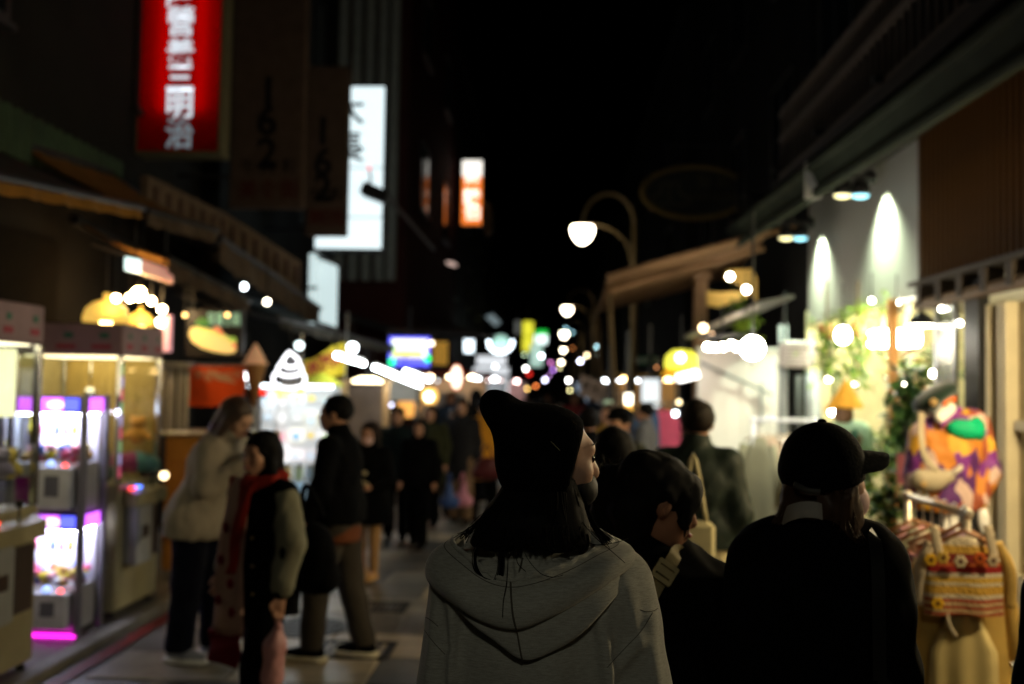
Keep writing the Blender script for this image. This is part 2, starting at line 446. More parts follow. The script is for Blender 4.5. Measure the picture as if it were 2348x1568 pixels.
building('shop_house', 'dark upper storeys over the white panelled shop on the right', 3.32, 9, 2, 12.9, 4.3, 12, (.010, .009, .008), -1, (9.5, 11.8), (6.6, 9.4))
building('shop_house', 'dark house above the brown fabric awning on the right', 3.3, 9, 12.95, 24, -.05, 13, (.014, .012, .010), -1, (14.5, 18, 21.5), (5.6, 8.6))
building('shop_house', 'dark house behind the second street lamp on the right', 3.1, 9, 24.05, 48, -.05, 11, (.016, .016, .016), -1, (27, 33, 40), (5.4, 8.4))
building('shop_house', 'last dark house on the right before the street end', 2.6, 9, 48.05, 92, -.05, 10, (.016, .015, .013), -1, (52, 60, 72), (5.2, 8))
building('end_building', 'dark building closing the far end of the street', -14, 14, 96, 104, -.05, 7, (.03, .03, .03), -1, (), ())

# ---------------------------------------------------------------- street lamps with a curved arm
globe_mat = E('lamp_globe', (1, .86, .62), 16)
post_mat = M('lamp_post_paint', (.16, .115, .055), .5, .2, var=.15)
def street_lamp(gx, gz, y, label, post_dx=.95, s=1.0, mat=globe_mat):
    x = gx+post_dx; t = thing('street_lamp', label, 'street lamp', (x, y, 0), 'street lamps along the right side')
    top = gz+.12*s
    pb = MB(); pb.tube([(x, y, 0), (x, y, .25), (x, y, .3), (x, y, top+.05)], [.10, .10, .06, .05], 12); pb.build('post', post_mat, t, True)
    MB().lathe([(.15, 0), (.15, .06), (.09, .16), (.075, .34)], (x, y, .0), 14).build('base', post_mat, t, True)
    arc = [(x, y, top)]
    for i in range(0, 19):
        a = PI*i/18; arc.append((gx+post_dx/2+post_dx/2*math.cos(a), y, top+.05+post_dx*.62*math.sin(a)))
    arc.append((gx, y, gz+.26*s)); MB().tube(arc, .03, 8).build('arm', post_mat, t, True)
    br = [(x-.02, y, top-1.0*post_dx), (x-.04, y, top-.7*post_dx)]
    for i in range(0, 10):
        a = PI/2*i/9; br.append((gx+.03+(post_dx-.1)*math.cos(a), y, top-.55*post_dx+.66*post_dx*math.sin(a)))
    MB().tube(br, .024, 8).build('brace', post_mat, t, True)
    MB().lathe([(.03, .30*s), (.05, .26*s), (.10*s, .235*s), (.235*s, .20*s), (.24*s, .185*s)], (gx, y, gz-.02), 20).build('cap', post_mat, t, True)
    MB().lathe([(.22*s, .163*s), (.235*s, .10*s), (.215*s, 0), (.16*s, -.10*s), (.10*s, -.165*s), (.04*s, -.20*s), (.0, -.205*s)], (gx, y, gz), 22).build('globe', mat, t, True)
q = P(1335, 537, 17); street_lamp(q.x, q.z, 17, 'nearest street lamp in view, white globe on a tall looped arm', (P(1455, 600, 17)-P(1335, 600, 17)).x, .84)
q = P(1300, 712, 33); street_lamp(q.x, q.z, 33, 'second street lamp, white globe just below the nearest one', .9, .72)
q = P(1293, 768, 48); street_lamp(q.x, q.z, 48, 'third street lamp, smaller white globe under the second one', .9, .78)
q = P(1291, 803, 66); street_lamp(q.x, q.z, 66, 'fourth street lamp, warm dot under the third globe', .9, .62)
q = P(1286, 831, 88); street_lamp(q.x, q.z, 88, 'farthest street lamp, warm dot lowest in the row of globes', .9, .7)
street_lamp(.30, 4.45, -3.6, 'street lamp behind the viewer, over the shoulder of the grey hoodie', .95, 1.0, E('lamp_globe_near', (.97, .95, .76), 47))
# ================================================================ LEFT SIDE
# ---------------------------------------------------------------- claw machines
cab_mat = M('machine_cream', (.34, .31, .19), .4, var=.1)
head_mat = M('machine_header', (.26, .17, .18), .5, var=.12)
coin_mat = M('coin_box_grey', (.34, .36, .38), .4, var=.08)
slot_mat = M('slot_brown', (.05, .035, .03), .4)
chrome = M('chrome', (.65, .66, .66), .18, 1.0, var=0)
red_led = E('red_led', (1, .05, .03), 4); green_led = E('green_led', (.05, 1, .2), 4); blue_led = E('blue_led', (.08, .2, 1), 5)
red_print = M('red_print', (.30, .03, .05), .5); green_print = M('green_print', (.03, .14, .09), .5)
def tube_strip(mat): pass
def claw_machine(label, x0, x1, y0, y1, z0, z1, leds, tubes, lamp):
    t = thing('claw_machine', label, 'claw machine', ((x0+x1)/2, (y0+y1)/2, z0), 'claw machines along the left shop front')
    zc = z0+1.0; zh = z1-.24
    MB().bev(x0, x1, y0, y1, z0+.05, zc, .012).build('base_cabinet', cab_mat, t)
    for (a, b) in ((x0+.05, y0+.05), (x1-.05, y0+.05), (x0+.05, y1-.05), (x1-.05, y1-.05)):
        MB().lathe([(.03, 0), (.03, .02), (.015, .03), (.015, .055)], (a, b, z0), 10).build('foot', dark_metal, t)
    h = MB().bev(x0, x1, y0, y1, zh, z1, .012).build('header', head_mat, t)
    for k, yy in enumerate(np.linspace(y0+.12, y1-.12, 3)):     # printed marks on the header, front and side
        MB().box(x1+.001, x1+.004, yy-.05, yy+.05, zh+.05, zh+.09).build('print', red_print, h)
        MB().box(x1+.001, x1+.004, yy-.02, yy+.03, zh+.13, zh+.17).build('print', green_print, h)
    for xx in np.linspace(x0+.15, x1-.15, 3):
        MB().box(xx-.09, xx+.06, y0-.004, y0-.001, zh+.05, zh+.08).build('print', red_print, h)
        MB().box(xx-.03, xx+.04, y0-.004, y0-.001, zh+.13, zh+.17).build('print', green_print, h)
    p = .022
    for i, (a, b) in enumerate(((x0+p, y0+p), (x1-p, y0+p), (x0+p, y1-p), (x1-p, y1-p))):
        MB().bev(a-p, a+p, b-p, b+p, zc, zh, .006).build('corner_post', chrome, t)
    MB().box(x0+.046, x1-.046, y0+.012, y0+.018, zc+.001, zh-.001).build('glass_pane', clear_glass, t)
    MB().box(x0+.046, x1-.046, y1-.018, y1-.012, zc+.001, zh-.001).build('glass_pane' if leds else 'reflection_panel', clear_glass if leds else M('amber_reflection', (.50, .36, .12), .25, .2, var=.3, scale=7, stretch=(6, 1, 1)), t)  # opaque far side coloured amber to imitate warm reflections in the glass
    MB().box(x1-.018, x1-.012, y0+.046, y1-.046, zc+.001, zh-.001).build('glass_pane', clear_glass, t)
    MB().box(x0+.008, x0+.02, y0+.046, y1-.046, zc+.001, zh-.001).build('back_panel', M('machine_back', (.40, .34, .18), .3, .3, var=.2, scale=12), t)
    MB().box(x0+.06, x1-.06, y0+.06, y1-.06, zh-.012, zh-.003).build('light_panel', lamp, t)
    if tubes:                                                     # coloured strip inside the front near post
        for k in range(9):
            za = zc+.05+k*(zh-zc-.1)/9; zb = za+(zh-zc-.1)/9-.012
            MB().box(x1-.002, x1+.006, y0-.004, y0+.02, za, zb).build('light_strip', (E('strip_pink', (.85, .12, .25), .45), E('strip_green', (.35, .7, .35), .35), E('strip_lilac', (.5, .45, .9), .55))[(k*2) % 3], t)
    # claw on its cable
    xc, yc, zt = (x0+x1)/2, (y0+y1)/2, zh-.04
    c = MB().tube([(xc, yc, zt), (xc, yc, zt-.22)], .006, 6).lathe([(.0, 0), (.045, .01), (.05, .05), (.03, .09), (0, .09)], (xc, yc, zt-.30), 12)
    for k in range(3):
        a = 2*PI*k/3; d = Vector((math.cos(a), math.sin(a), 0)); o = Vector((xc, yc, zt-.28))
        c.tube([o+d*.03, o+d*.11+Vector((0, 0, -.03)), o+d*.11+Vector((0, 0, -.12)), o+d*.04+Vector((0, 0, -.18))], .008, 6)
    c.build('claw', chrome, t, True)
    # control desk, coin box, prize door
    ym = (y0+y1)/2
    d = MB(); d.prism([(0, 0), (.10, 0), (.10, .10), (.0, .14)], (x1, y0+.08, zc-.18), (1, 0, 0), (0, 0, 1), (0, y1-y0-.16, 0)); d = d.build('control_desk', cab_mat, t)
    MB().lathe([(.028, 0), (.028, .015), (.0, .018)], (x1+.055, ym-.16, zc-.045), 12).build('button', red_led if leds else blue_led, d)
    MB().lathe([(.028, 0), (.028, .015), (.0, .018)], (x1+.055, ym-.26, zc-.045), 12).build('button', green_led if leds else red_led, d)
    MB().tube([(x1+.055, ym+.1, zc-.06), (x1+.055, ym+.1, zc+.03)], .008, 6).ell((x1+.055, ym+.1, zc+.045), .025).build('joystick', black_plastic, d, True)
    cb = MB().bev(x1+.001, x1+.11, y0+.12, y0+.40, zc-.62, zc-.185, .01).build('coin_box', coin_mat, t)
    MB().lathe([(.035, 0), (.035, .006), (0, .006)], (0, 0, 0), 12)
    MB().box(x1+.111, x1+.116, y0+.2, y0+.32, zc-.42, zc-.33).build('slot_plate', slot_mat, cb)
    MB().bev(x1+.001, x1+.03, y1-.36, y1-.08, zc-.62, zc-.22, .006).build('prize_door', slot_mat, t)
    return zc, zh
pale_panel = E('machine_panel_light', (1, .85, .55), 4)
A = PX(86, 1200, -3.2); 
claw_machine('cream claw machine cut off by the left edge of the picture, green and red buttons', -4.05, -3.2, A.y-.84, A.y, .02, P(86, 702, A.y).z, True, False, pale_panel)
B = PX(268, 1200, -3.25); yb = B.y
claw_machine('cream claw machine with striped light post, second from the left edge', -4.10, -3.25, yb, yb+.78, .02, P(268, 742, yb).z, False, True, E('machine_panel_dim', (1, .80, .45), 4.5))
# plush prizes
def plush(label, px, py, d, r, cols, kind):
    c = P(px, py, d); t = thing('plush_toy', label, 'plush toy', (c.x, c.y, c.z-r), 'plush prizes in the claw machines')
    m1 = M('plush_%02d%02d%02d' % tuple(int(99*x) for x in cols[0]), cols[0], .9, sheen=.6, var=.2, bump=.4, bscale=60)
    m2 = M('plush_%02d%02d%02d' % tuple(int(99*x) for x in cols[1]), cols[1], .9, sheen=.6, var=.2, bump=.4, bscale=60)
    if kind == 'pillow':
        blob('body', [cap(c+Vector((-r*.9, -r*.5, 0)), c+Vector((r*.2, r*.6, .02)), r*.62, r*.66)], m1, t, .02)
        blob('end', [cap(c+Vector((r*.25, r*.6, .02)), c+Vector((r*.9, r*1.0, .0)), r*.68, r*.55)], m2, t, .02)
    else:
        blob('body', [ell(c+Vector((0, 0, -r*.35)), (r*.62, r*.55, r*.65)), cap(c+Vector((.5*r, 0, -.2*r)), c+Vector((.85*r, -.2*r, -.5*r)), .2*r, .2*r), cap(c+Vector((-.5*r, 0, -.2*r)), c+Vector((-.85*r, -.2*r, -.5*r)), .2*r, .2*r)], m1, t, .016)
        h = blob('head', [ell(c+Vector((0, -.05*r, .42*r)), (r*.52, r*.48, r*.46)), ell(c+Vector((.38*r, 0, .82*r)), (.18*r, .1*r, .22*r)), ell(c+Vector((-.38*r, 0, .82*r)), (.18*r, .1*r, .22*r))], m2, t, .016)
        for s in (-1, 1): MB().ell(c+Vector((s*.2*r, -.5*r, .48*r)), .05*r, 8, 5).build('eye', black_plastic, h)
plush('yellow plush toy at the left edge inside the nearest claw machine', 22, 1062, A.y-.12, .10, ((.62, .48, .10), (.65, .5, .12)), 'bear')
plush('violet grey plush toy low in the nearest claw machine at the left edge', 2, 1062, A.y-.22, .10, ((.25, .22, .38), (.30, .27, .42)), 'bear')
plush('orange plush toy standing in the claw machine with the striped post', 316, 985, yb+.60, .12, ((.80, .36, .04), (.75, .34, .05)), 'bear')
plush('teal and magenta plush cushion lying in the claw machine with the striped post', 296, 1066, yb+.52, .135, ((.35, .04, .16), (.12, .34, .30)), 'pillow')
plush('dark green plush toy by the near glass of the second claw machine', 232, 1070, yb+.22, .14, ((.05, .09, .08), (.06, .10, .09)), 'bear')
plush('small pink plush toy below the teal and magenta cushion', 330, 1090, yb+.66, .07, ((.45, .26, .22), (.5, .3, .25)), 'bear')

# ---------------------------------------------------------------- stacked pair of small purple machines
d0 = 6.85
def zz(py): return P(140, py, d0).z
def mini(lab, X0, X1):
    t = thing('mini_claw_machine', lab, 'prize machine', ((X0+X1)/2, d0+.17, .02), 'stacked mini machines')
    frame_m = M('mini_frame', (.22, .21, .25), .4, .3); y1 = d0+.34
    pur = E('purple_header', (.60, .12, .95), 2.6); blu = E('blue_screen', (.10, .12, 1.0), 2.2); lil = E('lilac_light', (.80, .78, 1.0), 34.0)
    for x in (X0, X1):
        MB().bev(x-.022, x+.022, d0-.02, d0+.03, .02, zz(905), .006).build('frame_post', frame_m, t)
        MB().bev(x-.022, x+.022, y1-.03, y1+.02, .02, zz(905), .006).build('frame_post', frame_m, t)
    for k, (a, b, c_, e) in enumerate(((908, 948, 1062, 1176), (1178, 1216, 1348, 1448))):
        z_t, z_h, z_c, z_b = zz(a), zz(b), zz(c_), zz(e)
        h = MB().box(X0+.024, X1-.024, d0-.005, y1-.03, z_h, z_t).build('header', M('mini_header', (.10, .02, .12), .4), t)
        wx = X1-X0
        MB().box(X0+.05, X1-.15, d0-.012, d0-.006, z_h+.012, z_t-.012).build('header_light', pur, h)
        MB().box(X1-.14, X1-.035, d0-.012, d0-.006, z_h+.02, z_t-.015).build('screen', blu, h)
        MB().ell(((X0+X1)/2+.06, d0-.014, (z_h+z_t)/2), (.06, .004, .03)).build('print', E('header_print', (1, .8, .75), 2.2), h)
        MB().box(X1-.001, X1+.003, d0+.05, y1-.05, z_h+.012, z_t-.012).build('side_light', pur, h)
        MB().box(X0+.03, X1-.03, d0+.05, y1-.05, z_h-.016, z_h-.002).build('lamp_panel', lil, t)
        MB().box(X0+.03, X1-.03, y1-.04, y1-.03, z_c, z_h-.02).build('back_panel', M('mini_back', (.62, .6, .7), .4), t)
        MB().box(X0+.024, X1-.024, d0-.004, d0+.0, z_c+.002, z_h-.004).build('glass_pane', clear_glass, t)
        MB().box(X1-.006, X1-.002, d0+.032, y1-.034, z_c+.002, z_h-.004).build('glass_pane', clear_glass, t)
        MB().bev(X0+.024, X1-.024, d0+.005, y1-.035, z_b, z_c, .008).build('cabinet', M('mini_cabinet', (.42, .40, .40), .5), t)
        cb = MB().bev(X1-.30, X1-.04, d0-.09, d0+.002, z_b+.03, z_c-.02, .01).build('coin_box', M('mini_coin_box', (.55, .55, .60), .4), t)
        MB().box(X1-.22, X1-.12, d0-.095, d0-.091, z_b+.12, z_c-.08).build('slot_plate', M('mini_slot', (.12, .12, .15), .3), cb)
        MB().box(X0+.05, X1-.32, d0-.005, d0+.003, z_b+.06, z_c-.10).build('prize_flap', M('magenta_flap', (.25, .01, .20), .3), t)
        MB().ell((X1-.2, d0-.05, z_c-.005), .03).build('joystick', E('blue_white_button', (.35, .5, 1), 1.6), t, True)
        MB().ell((X1-.1, d0-.05, z_c-.012), .018).build('button', red_led, t, True)
        # little prizes heaped on the floor and hung in rows
        hp = MB()
        cl = [(.8, .65, .05), (.7, .12, .25), (.75, .75, .8), (.1, .2, .6), (.8, .4, .5), (.5, .3, .1)]
        for j, col in enumerate(cl):
            b = MB(); r = random.Random(j+10*k)
            for i in range(16):
                b.ell((r.uniform(X0+.08, X1-.06), r.uniform(d0+.05, y1-.08), z_c+r.uniform(.02, .11)), (r.uniform(.02, .04), r.uniform(.02, .03), r.uniform(.02, .04)), 7, 5)
            o = b.build('prize_heap', M('prize_%d' % j, col, .6), t, True); o['kind'] = 'stuff'
        for i in range(7):
            x = X0+.08+(wx-.14)*i/6
            MB().tube([(x, d0+.12, z_h-.02), (x, d0+.12, z_h-.08)], .003, 5).ell((x, d0+.12, z_h-.12), (.022, .015, .045), 8, 6).build('hanging_prize', M('prize_%d' % (i % 5), (.5, .5, .5)), t, True)
    zs = zz(1462); MB().box(X0+.02, X1, d0-.03, d0+.02, zs-.022, zs+.022).build('foot_light', E('magenta_strip', (1, .02, .75), 3.0), t)
    MB().box(X0, X1+.01, d0, y1, .0, zs-.024).build('plinth', dark_metal, t)

_a = rect(20, 1000, 188, 1200, d0)
mini('stacked pair of small purple-lit prize machines between the claw machines', _a[0], _a[1])
mini('second stack of purple-lit prize machines seen through the nearest claw machine', _a[0]-.62, _a[0]-.07)
# column between the machines, walls of the arcade
MB
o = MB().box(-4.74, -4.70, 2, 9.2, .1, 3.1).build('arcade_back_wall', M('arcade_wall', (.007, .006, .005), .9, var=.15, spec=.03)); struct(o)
# white lamp at the left edge inside the arcade and amber box by the stall
o = thing('wall_lamp', 'glowing pale cylinder lamp at the left edge above the yellow plush', 'lamp', P(14, 960, A.y+.35))
X0a, X1a, Za, Zb2 = rect(-6, 800, 32, 955, A.y+.35)
MB().lathe([(.0, 0), (.06, 0), (.06, Zb2-Za), (0, Zb2-Za)], ((X0a+X1a)/2, A.y+.35, Za), 16).build('diffuser', E('cream_tube', (1, .86, .5), 2.2), o, True)
MB().lathe([(.03, Zb2-Za), (.03, Zb2-Za+.2), (.0, Zb2-Za+.2)], ((X0a+X1a)/2, A.y+.35, Za), 12).build('stem', dark_metal, o, True)

# ---------------------------------------------------------------- hanging sign boxes
def sign_frame(x0, x1, y0, y1, z0, z1, t, mat, b=.035):
    MB().box(x0-b, x0, y0, y1, z0-b, z1+b).build('frame', mat, t); MB().box(x1, x1+b, y0, y1, z0-b, z1+b).build('frame', mat, t)
    MB().box(x0, x1, y0, y1, z0-b, z0).build('frame', mat, t); MB().box(x0, x1, y0, y1, z1, z1+b).build('frame', mat, t)
def brackets(t, x0, y, zs, wall, mat=dark_metal):
    for z in zs: MB().tube([(wall, y, z), (x0, y, z)], .025, 8).build('bracket', mat, t)
# red lightbox, face lit from inside by two tubes that end above the last character
d = 10.9; x0, x1, z0, z1 = rect(324, -330, 508, 346, d)
t = thing('red_sign', 'tall red lightbox sign with white characters high on the left', 'sign', ((x0+x1)/2, d, z0))
fm = M('sign_frame_olive', (.16, .14, .08), .5, .4); sign_frame(x0, x1, d, d+.30, z0, z1, t, fm)
MB().box(x0, x1, d+.29, d+.30, z0, z1).build('back_plate', M('sign_inside', (.7, .7, .7), .7), t)
MB().box(x0, x1, d+.010, d+.014, z0, z1).build('face', translucent('red_acrylic', (.55, .012, .004)), t)
tube_red = E('sign_tube', (1, .95, .9), 4.2)
for fx in (.29, .76):
    xx = x0+(x1-x0)*fx; MB().tube([(xx, d+.09, P(400, 255, d).z), (xx, d+.09, z1-.05)], .03, 10).build('inner_tube', tube_red, t, True)
brackets(t, x0, d+.15, (z0+.35, z0+1.6, z1-.3), -4.75)
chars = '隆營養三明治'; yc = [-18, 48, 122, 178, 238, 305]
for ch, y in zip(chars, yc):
    text(ch, .36, E('letter_lit', (.80, .90, 1.0), .85) if ch != '治' else E('letter_dimmed', (.55, .68, .80), .22), t, P(413-(y-150)*.012, y, d), dep=.004, bold=.022, name='character', sx=.92)  # characters glow on their own; the last is dimmed to copy the tubes ending
# two unlit boards
board = M('unlit_board', (.060, .040, .030), .8, spec=.05, var=.15); black_l = M('board_black', (.008, .007, .007), .8, spec=.05); red_l = M('board_red', (.05, .006, .005), .8, spec=.05)
for (a0, b0, a1, b1, d, digits, label) in ((530, -60, 700, 476, 12.0, ((615, 210), (612, 290-15), (612, 350)), 'unlit brown sign board with black 162 beside the red sign'),
                                      (702, 150, 797, 540, 13.3, ((740, 300), (740, 370), (740, 430)), 'unlit brown sign board with 162 overlapping the white lightbox')):
    x0, x1, z0, z1 = rect(a0, b0, a1, b1, d); t = thing('sign_board', label, 'sign', ((x0+x1)/2, d, z0))
    MB().bev(x0, x1, d, d+.16, z0, z1, .02).build('panel', board, t); brackets(t, x0, d+.08, (z0+.4, z1-.4), -4.7)
    for ch, (px, py) in zip('162', digits): text(ch, .52, black_l, t, P(px, py, d), bold=.03, name='digit')
    for i in range(3):
        q = P(a0+(a1-a0)*(.22+.28*i), b1-42, d); text('美食街'[i], .25, red_l, t, q, bold=.01, name='character')
        q = P(a0+(a1-a0)*(.22+.28*i), b1-95, d); text('牛肉麵'[i], .2, black_l, t, q, bold=.01, name='character')
# white lightbox
d = 15.0; x0, x1, z0, z1 = rect(726, 198, 878, 570, d)
t = thing('lightbox_sign', 'tall glowing white lightbox sign half hidden by the unlit 162 board', 'sign', ((x0+x1)/2, d, z0))
sign_frame(x0, x1, d, d+.25, z0, z1, t, dark_metal, .03)
MB().box(x0, x1, d+.01, d+.24, z0, z1).build('face', E('white_sign_face', (.78, .95, 1.0), 1.15), t)
ink = M('sign_ink', (.01, .012, .015), .6)
for ch, px, py, s in (('大', 800, 250, .5), ('長', 800, 338, .5)): text(ch, s, ink, t, P(px, py, d), bold=.02, name='character', dep=.012)
for py in (384, 498):
    a = P(796, py, d); b = P(878, py, d); MB().box(a.x, b.x, d+.0, d+.009, a.z-.008, a.z+.008).build('panel_seam', M('seam_grey', (.3, .35, .38), .5), t)
brackets(t, x0, d+.12, (z0+.3, z1-.5), -4.55)
# floodlight in front of it
q = P(855, 440, 14.2); t = thing('floodlight', 'dark floodlight on a bent bracket in front of the glowing white sign', 'floodlight', q)
a = P(828, 428, 14.2); b = P(886, 452, 14.2); ux = (b-a).normalized(); uz = Vector((-ux.z, 0, ux.x))
hb = MB().prism([(0, -.075), (.05, -.10), (.38, -.09), (.38, .09), (.05, .10), (0, .075)], a, ux, uz, (0, .22, 0)).build('housing', black_plastic, t)
MB().tube([P(846, 386, 14.3), P(850, 410, 14.3), P(843, 432, 14.3)], .018, 8).build('bracket', dark_metal, t)
MB().ell(P(846, 385, 14.25), .03).build('pilot_lamp', E('pilot_red', (1, .1, .12), 1.5), t, True)
MB().tube([P(884, 446, 14.3), P(884, 446, 14.3)+Vector((0, 5.9, 0))], .03, 8).build('support_arm', dark_metal, t)
# smaller lightbox on the wall under it
a = P(728, 588, 14.0); b = P(775, 606, 15.6); cb_ = P(728, 742, 14.0).z; db = P(775, 752, 15.6).z
t = thing('lightbox_sign', 'small white wall lightbox under the tall white sign on the left', 'sign', (a.x, a.y, cb_))
n = Vector((b.x-a.x, b.y-a.y, 0)).normalized().cross(Vector((0, 0, 1)))*-.12
zt, zb_ = (a.z+b.z)/2, (cb_+db)/2
MB().add([(a.x, a.y, zb_), (b.x, b.y, zb_), (b.x, b.y, zt), (a.x, a.y, zt)]+[tuple(Vector(v)+n) for v in [(a.x, a.y, zb_), (b.x, b.y, zb_), (b.x, b.y, zt), (a.x, a.y, zt)]], [(0,1,2,3),(7,6,5,4),(0,4,5,1),(1,5,6,2),(2,6,7,3),(3,7,4,0)]).build('face', E('white_sign_dim', (.72, .92, .95), .75), t)
MB().tube([a, b], .03, 8).build('frame', dark_metal, t); MB().tube([(a.x, a.y, zb_), (b.x, b.y, zb_)], .03, 8).build('frame', dark_metal, t)
MB().tube([(a.x, a.y, (zb_+zt)/2), (-4.5, a.y+.1, (zb_+zt)/2)], .025, 8).build('bracket', dark_metal, t)
# orange and white sign far down on the left
d = 29.0; x0, x1, z0, z1 = rect(1059, 368, 1104, 515, d)
t = thing('lightbox_sign', 'orange and white vertical lightbox sign hanging mid street', 'sign', ((x0+x1)/2, d, z0))
zm = P(1080, 405, d).z
MB().box(x0, x1, d, d+.2, z0, zm).build('lower_face', E('orange_face', (1, .22, .03), 1.2), t); MB().box(x0, x1, d, d+.2, zm, z1).build('upper_face', E('white_face', (1, .95, .85), 1.5), t)
sign_frame(x0, x1, d-.01, d+.22, z0, z1, t, dark_metal, .03)
for i, ch in enumerate('黑輪伯'): text(ch, .5, E('sign_white_print', (1, .95, .8), 1.7), t, P(1082, 425+30*i, d), bold=.02, name='character', dep=.012)
brackets(t, x0, d+.1, (z0+.4, z1-.3), -3.05)
t = thing('wall_fixture', 'tan bracket fixture just right of the orange and white sign', 'bracket', P(1118, 500, 28.6))
MB().tube([P(1104, 462, 28.6), P(1120, 466, 28.6), P(1128, 490, 28.6), P(1128, 530, 28.6)], .04, 8).build('arm', post_mat, t, True)
MB().bev(P(1112, 500, 28.6).x, P(1126, 500, 28.6).x, 28.5, 28.7, P(1115, 540, 28.6).z, P(1115, 470, 28.6).z, .02).build('plate', M('tan_plate', (.3, .16, .07), .6), t)

# ---------------------------------------------------------------- green corrugated cladding
a = PX(0, 192, -4.6); b = PX(282, 402, -4.6); z_lo = PX(140, 405, -4.6).z
g = MB(); rows = []; n = 110
ya, yb_ = a.y-1.5, b.y
for i in range(n+1):
    y = ya+(yb_-ya)*i/n; x = -4.6+.03*math.sin(i*PI/2.5)
    rows.append([(x, y, z_lo), (x, y, (a.z+b.z)/2)])
g.grid(rows); rows2 = [[(p[0]-.02, p[1], p[2]) for p in r] for r in rows]; g.grid([r[::-1] for r in rows2])
tag(g.build('corrugated_cladding', M('green_sheet', (.022, .045, .022), .6, 0, var=.25, scale=4)), 'dark green corrugated metal cladding on the wall at upper left', 'cladding')

# ---------------------------------------------------------------- left awnings
def awning(label, fa, fb, depth, rise, mat, val=.0, valmat=None, arms=3, name='awning', side=-1, thick=.02):
    fa = Vector(fa); fb = Vector(fb); back = Vector((side*depth, 0, rise))
    t = thing(name, label, 'awning', (fa+fb)/2)
    nu = 10; R = []
    for i in range(nu+1):
        p = fa.lerp(fb, i/nu); R.append([p+back*(j/6)+Vector((0, 0, -.05*math.sin(PI*j/6)+.012*math.sin(i*2.1+j))) for j in range(7)])
    m_ = MB(); m_.grid(R); m_.grid([[p+Vector((0, 0, -thick)) for p in r][::-1] for r in R]); m_.build('canopy', mat, t, True)
    MB().tube([fa, fb], .028, 8).build('front_bar', dark_metal, t)
    MB().tube([fa+back, fb+back], .05, 8).build('roller', dark_metal, t)
    for i in range(arms):
        p = fa.lerp(fb, (i+.5)/arms); mid = p+back*.5+Vector((0, .25, -.12))
        MB().tube([p, mid, p+back+Vector((0, 0, -.15))], .02, 6).build('arm', dark_metal, t)
    if val > 0:
        rows = []
        for i in range(41):
            p = fa.lerp(fb, i/40); o_ = .012*math.sin(i*.9); rows.append([p+Vector((o_, 0, 0)), p+Vector((o_*1.5, 0, -val*(.55+.1*abs(math.sin(i*PI/4))))), p+Vector((o_*2, 0, -val*(.88+.12*abs(math.sin(i*PI/4)))))])
        v = MB(); v.grid(rows); v.build('valance', valmat or mat, t, True)
    return t
brown = M('brown_canvas', (.17, .08, .016), .9, spec=.05, var=.2, bump=.2, bscale=20)
taupe = M('taupe_canvas', (.065, .046, .033), .9, spec=.05, var=.2, bump=.2, bscale=20)
dk = M('dark_canvas', (.025, .022, .016), .85, var=.2)
awning('brown canvas awning over the claw machines at the left edge', P(-60, 392, 5.0), P(330, 478, 8.2), 1.4, .55, dk, .10, brown)
awning('brown canvas awning under the red sign on the left', P(338, 482, 8.4), P(500, 528, 9.6), 1.1, .55, brown, .14, taupe)
awning('taupe canvas awning above the sandwich stall', P(505, 545, 9.8), P(735, 708, 13.6), 1.3, .7, taupe, .28, taupe)
awning('lower brown awning over the menu board of the sandwich stall', P(385, 590, 9.0), P(575, 690, 10.6), .9, .35, brown, .16, taupe)
awning('dark awning over the soft-serve stall with a white light at its edge', P(640, 730, 11.2), P(905, 795, 15.5), 1.6, .5, dk, .12, dk)
# tan signboard above the awnings, dull
a = P(340, 402, 9.5); b = P(520, 490, 11.8); c2 = P(690, 600, 13.2)
t = thing('fascia_board', 'dull tan fascia board with faded vertical print above the left awnings', 'sign', (b.x, b.y, b.z-.5))
for (u, v) in ((a, b), (b, c2)):
    MB().add([u, v, v+Vector((0, 0, -.42)), u+Vector((0, 0, -.42)), u+Vector((-.08, 0, 0)), v+Vector((-.08, 0, 0)), v+Vector((-.08, 0, -.42)), u+Vector((-.08, 0, -.42))], [(0,1,2,3),(7,6,5,4),(0,4,5,1),(3,2,6,7),(0,3,7,4),(1,5,6,2)]).build('panel', M('tan_board', (.10, .07, .05), .9, var=.2, spec=.05), t)
    for i in range(7):
        p = u.lerp(v, (i+.5)/7); MB().box(p.x+.005, p.x+.03, p.y-.05, p.y+.05, p.z-.33, p.z-.1).build('faded_print', M('faded_red', (.075, .045, .032), .9, spec=.05), t)
    MB().tube([u+Vector((-.08, 0, -.2)), u+Vector((-4.7-u.x, 0, -.2))], .025, 6).build('bracket', dark_metal, t)

# ---------------------------------------------------------------- lamps of the sandwich stall
def pendant(label, px, py, d, r, mat, bulb, cord=.8, h=.8, group=None):
    q = P(px, py, d); t = thing('pendant_lamp', label, 'lamp', q, group)
    MB().lathe([(r, 0), (r*.98, r*.25*h), (r*.86, r*.62*h), (r*.55, r*.9*h), (r*.16, r*1.05*h), (r*.14, r*1.35*h), (0, r*1.35*h)], q, 22).build('shade', mat, t, True)
    MB().tube([q+Vector((0, 0, r*1.3*h)), q+Vector((0, 0, r*1.3*h+cord))], .007, 6).build('cord', black_plastic, t)
    MB().ell(q+Vector((0, 0, r*.12)), r*.3).build('bulb', bulb, t, True)
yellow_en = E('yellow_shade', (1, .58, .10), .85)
pendant('large yellow enamel pendant lamp above the second claw machine', 243, 738, 8.9, .205, yellow_en, E('amber_bulb', (1, .65, .2), 25), .9, .95)
pendant('smaller yellow enamel pendant lamp half hidden behind the large one', 322, 748, 9.7, .13, yellow_en, E('amber_bulb', (1, .65, .2), 25), .9, 1.1)
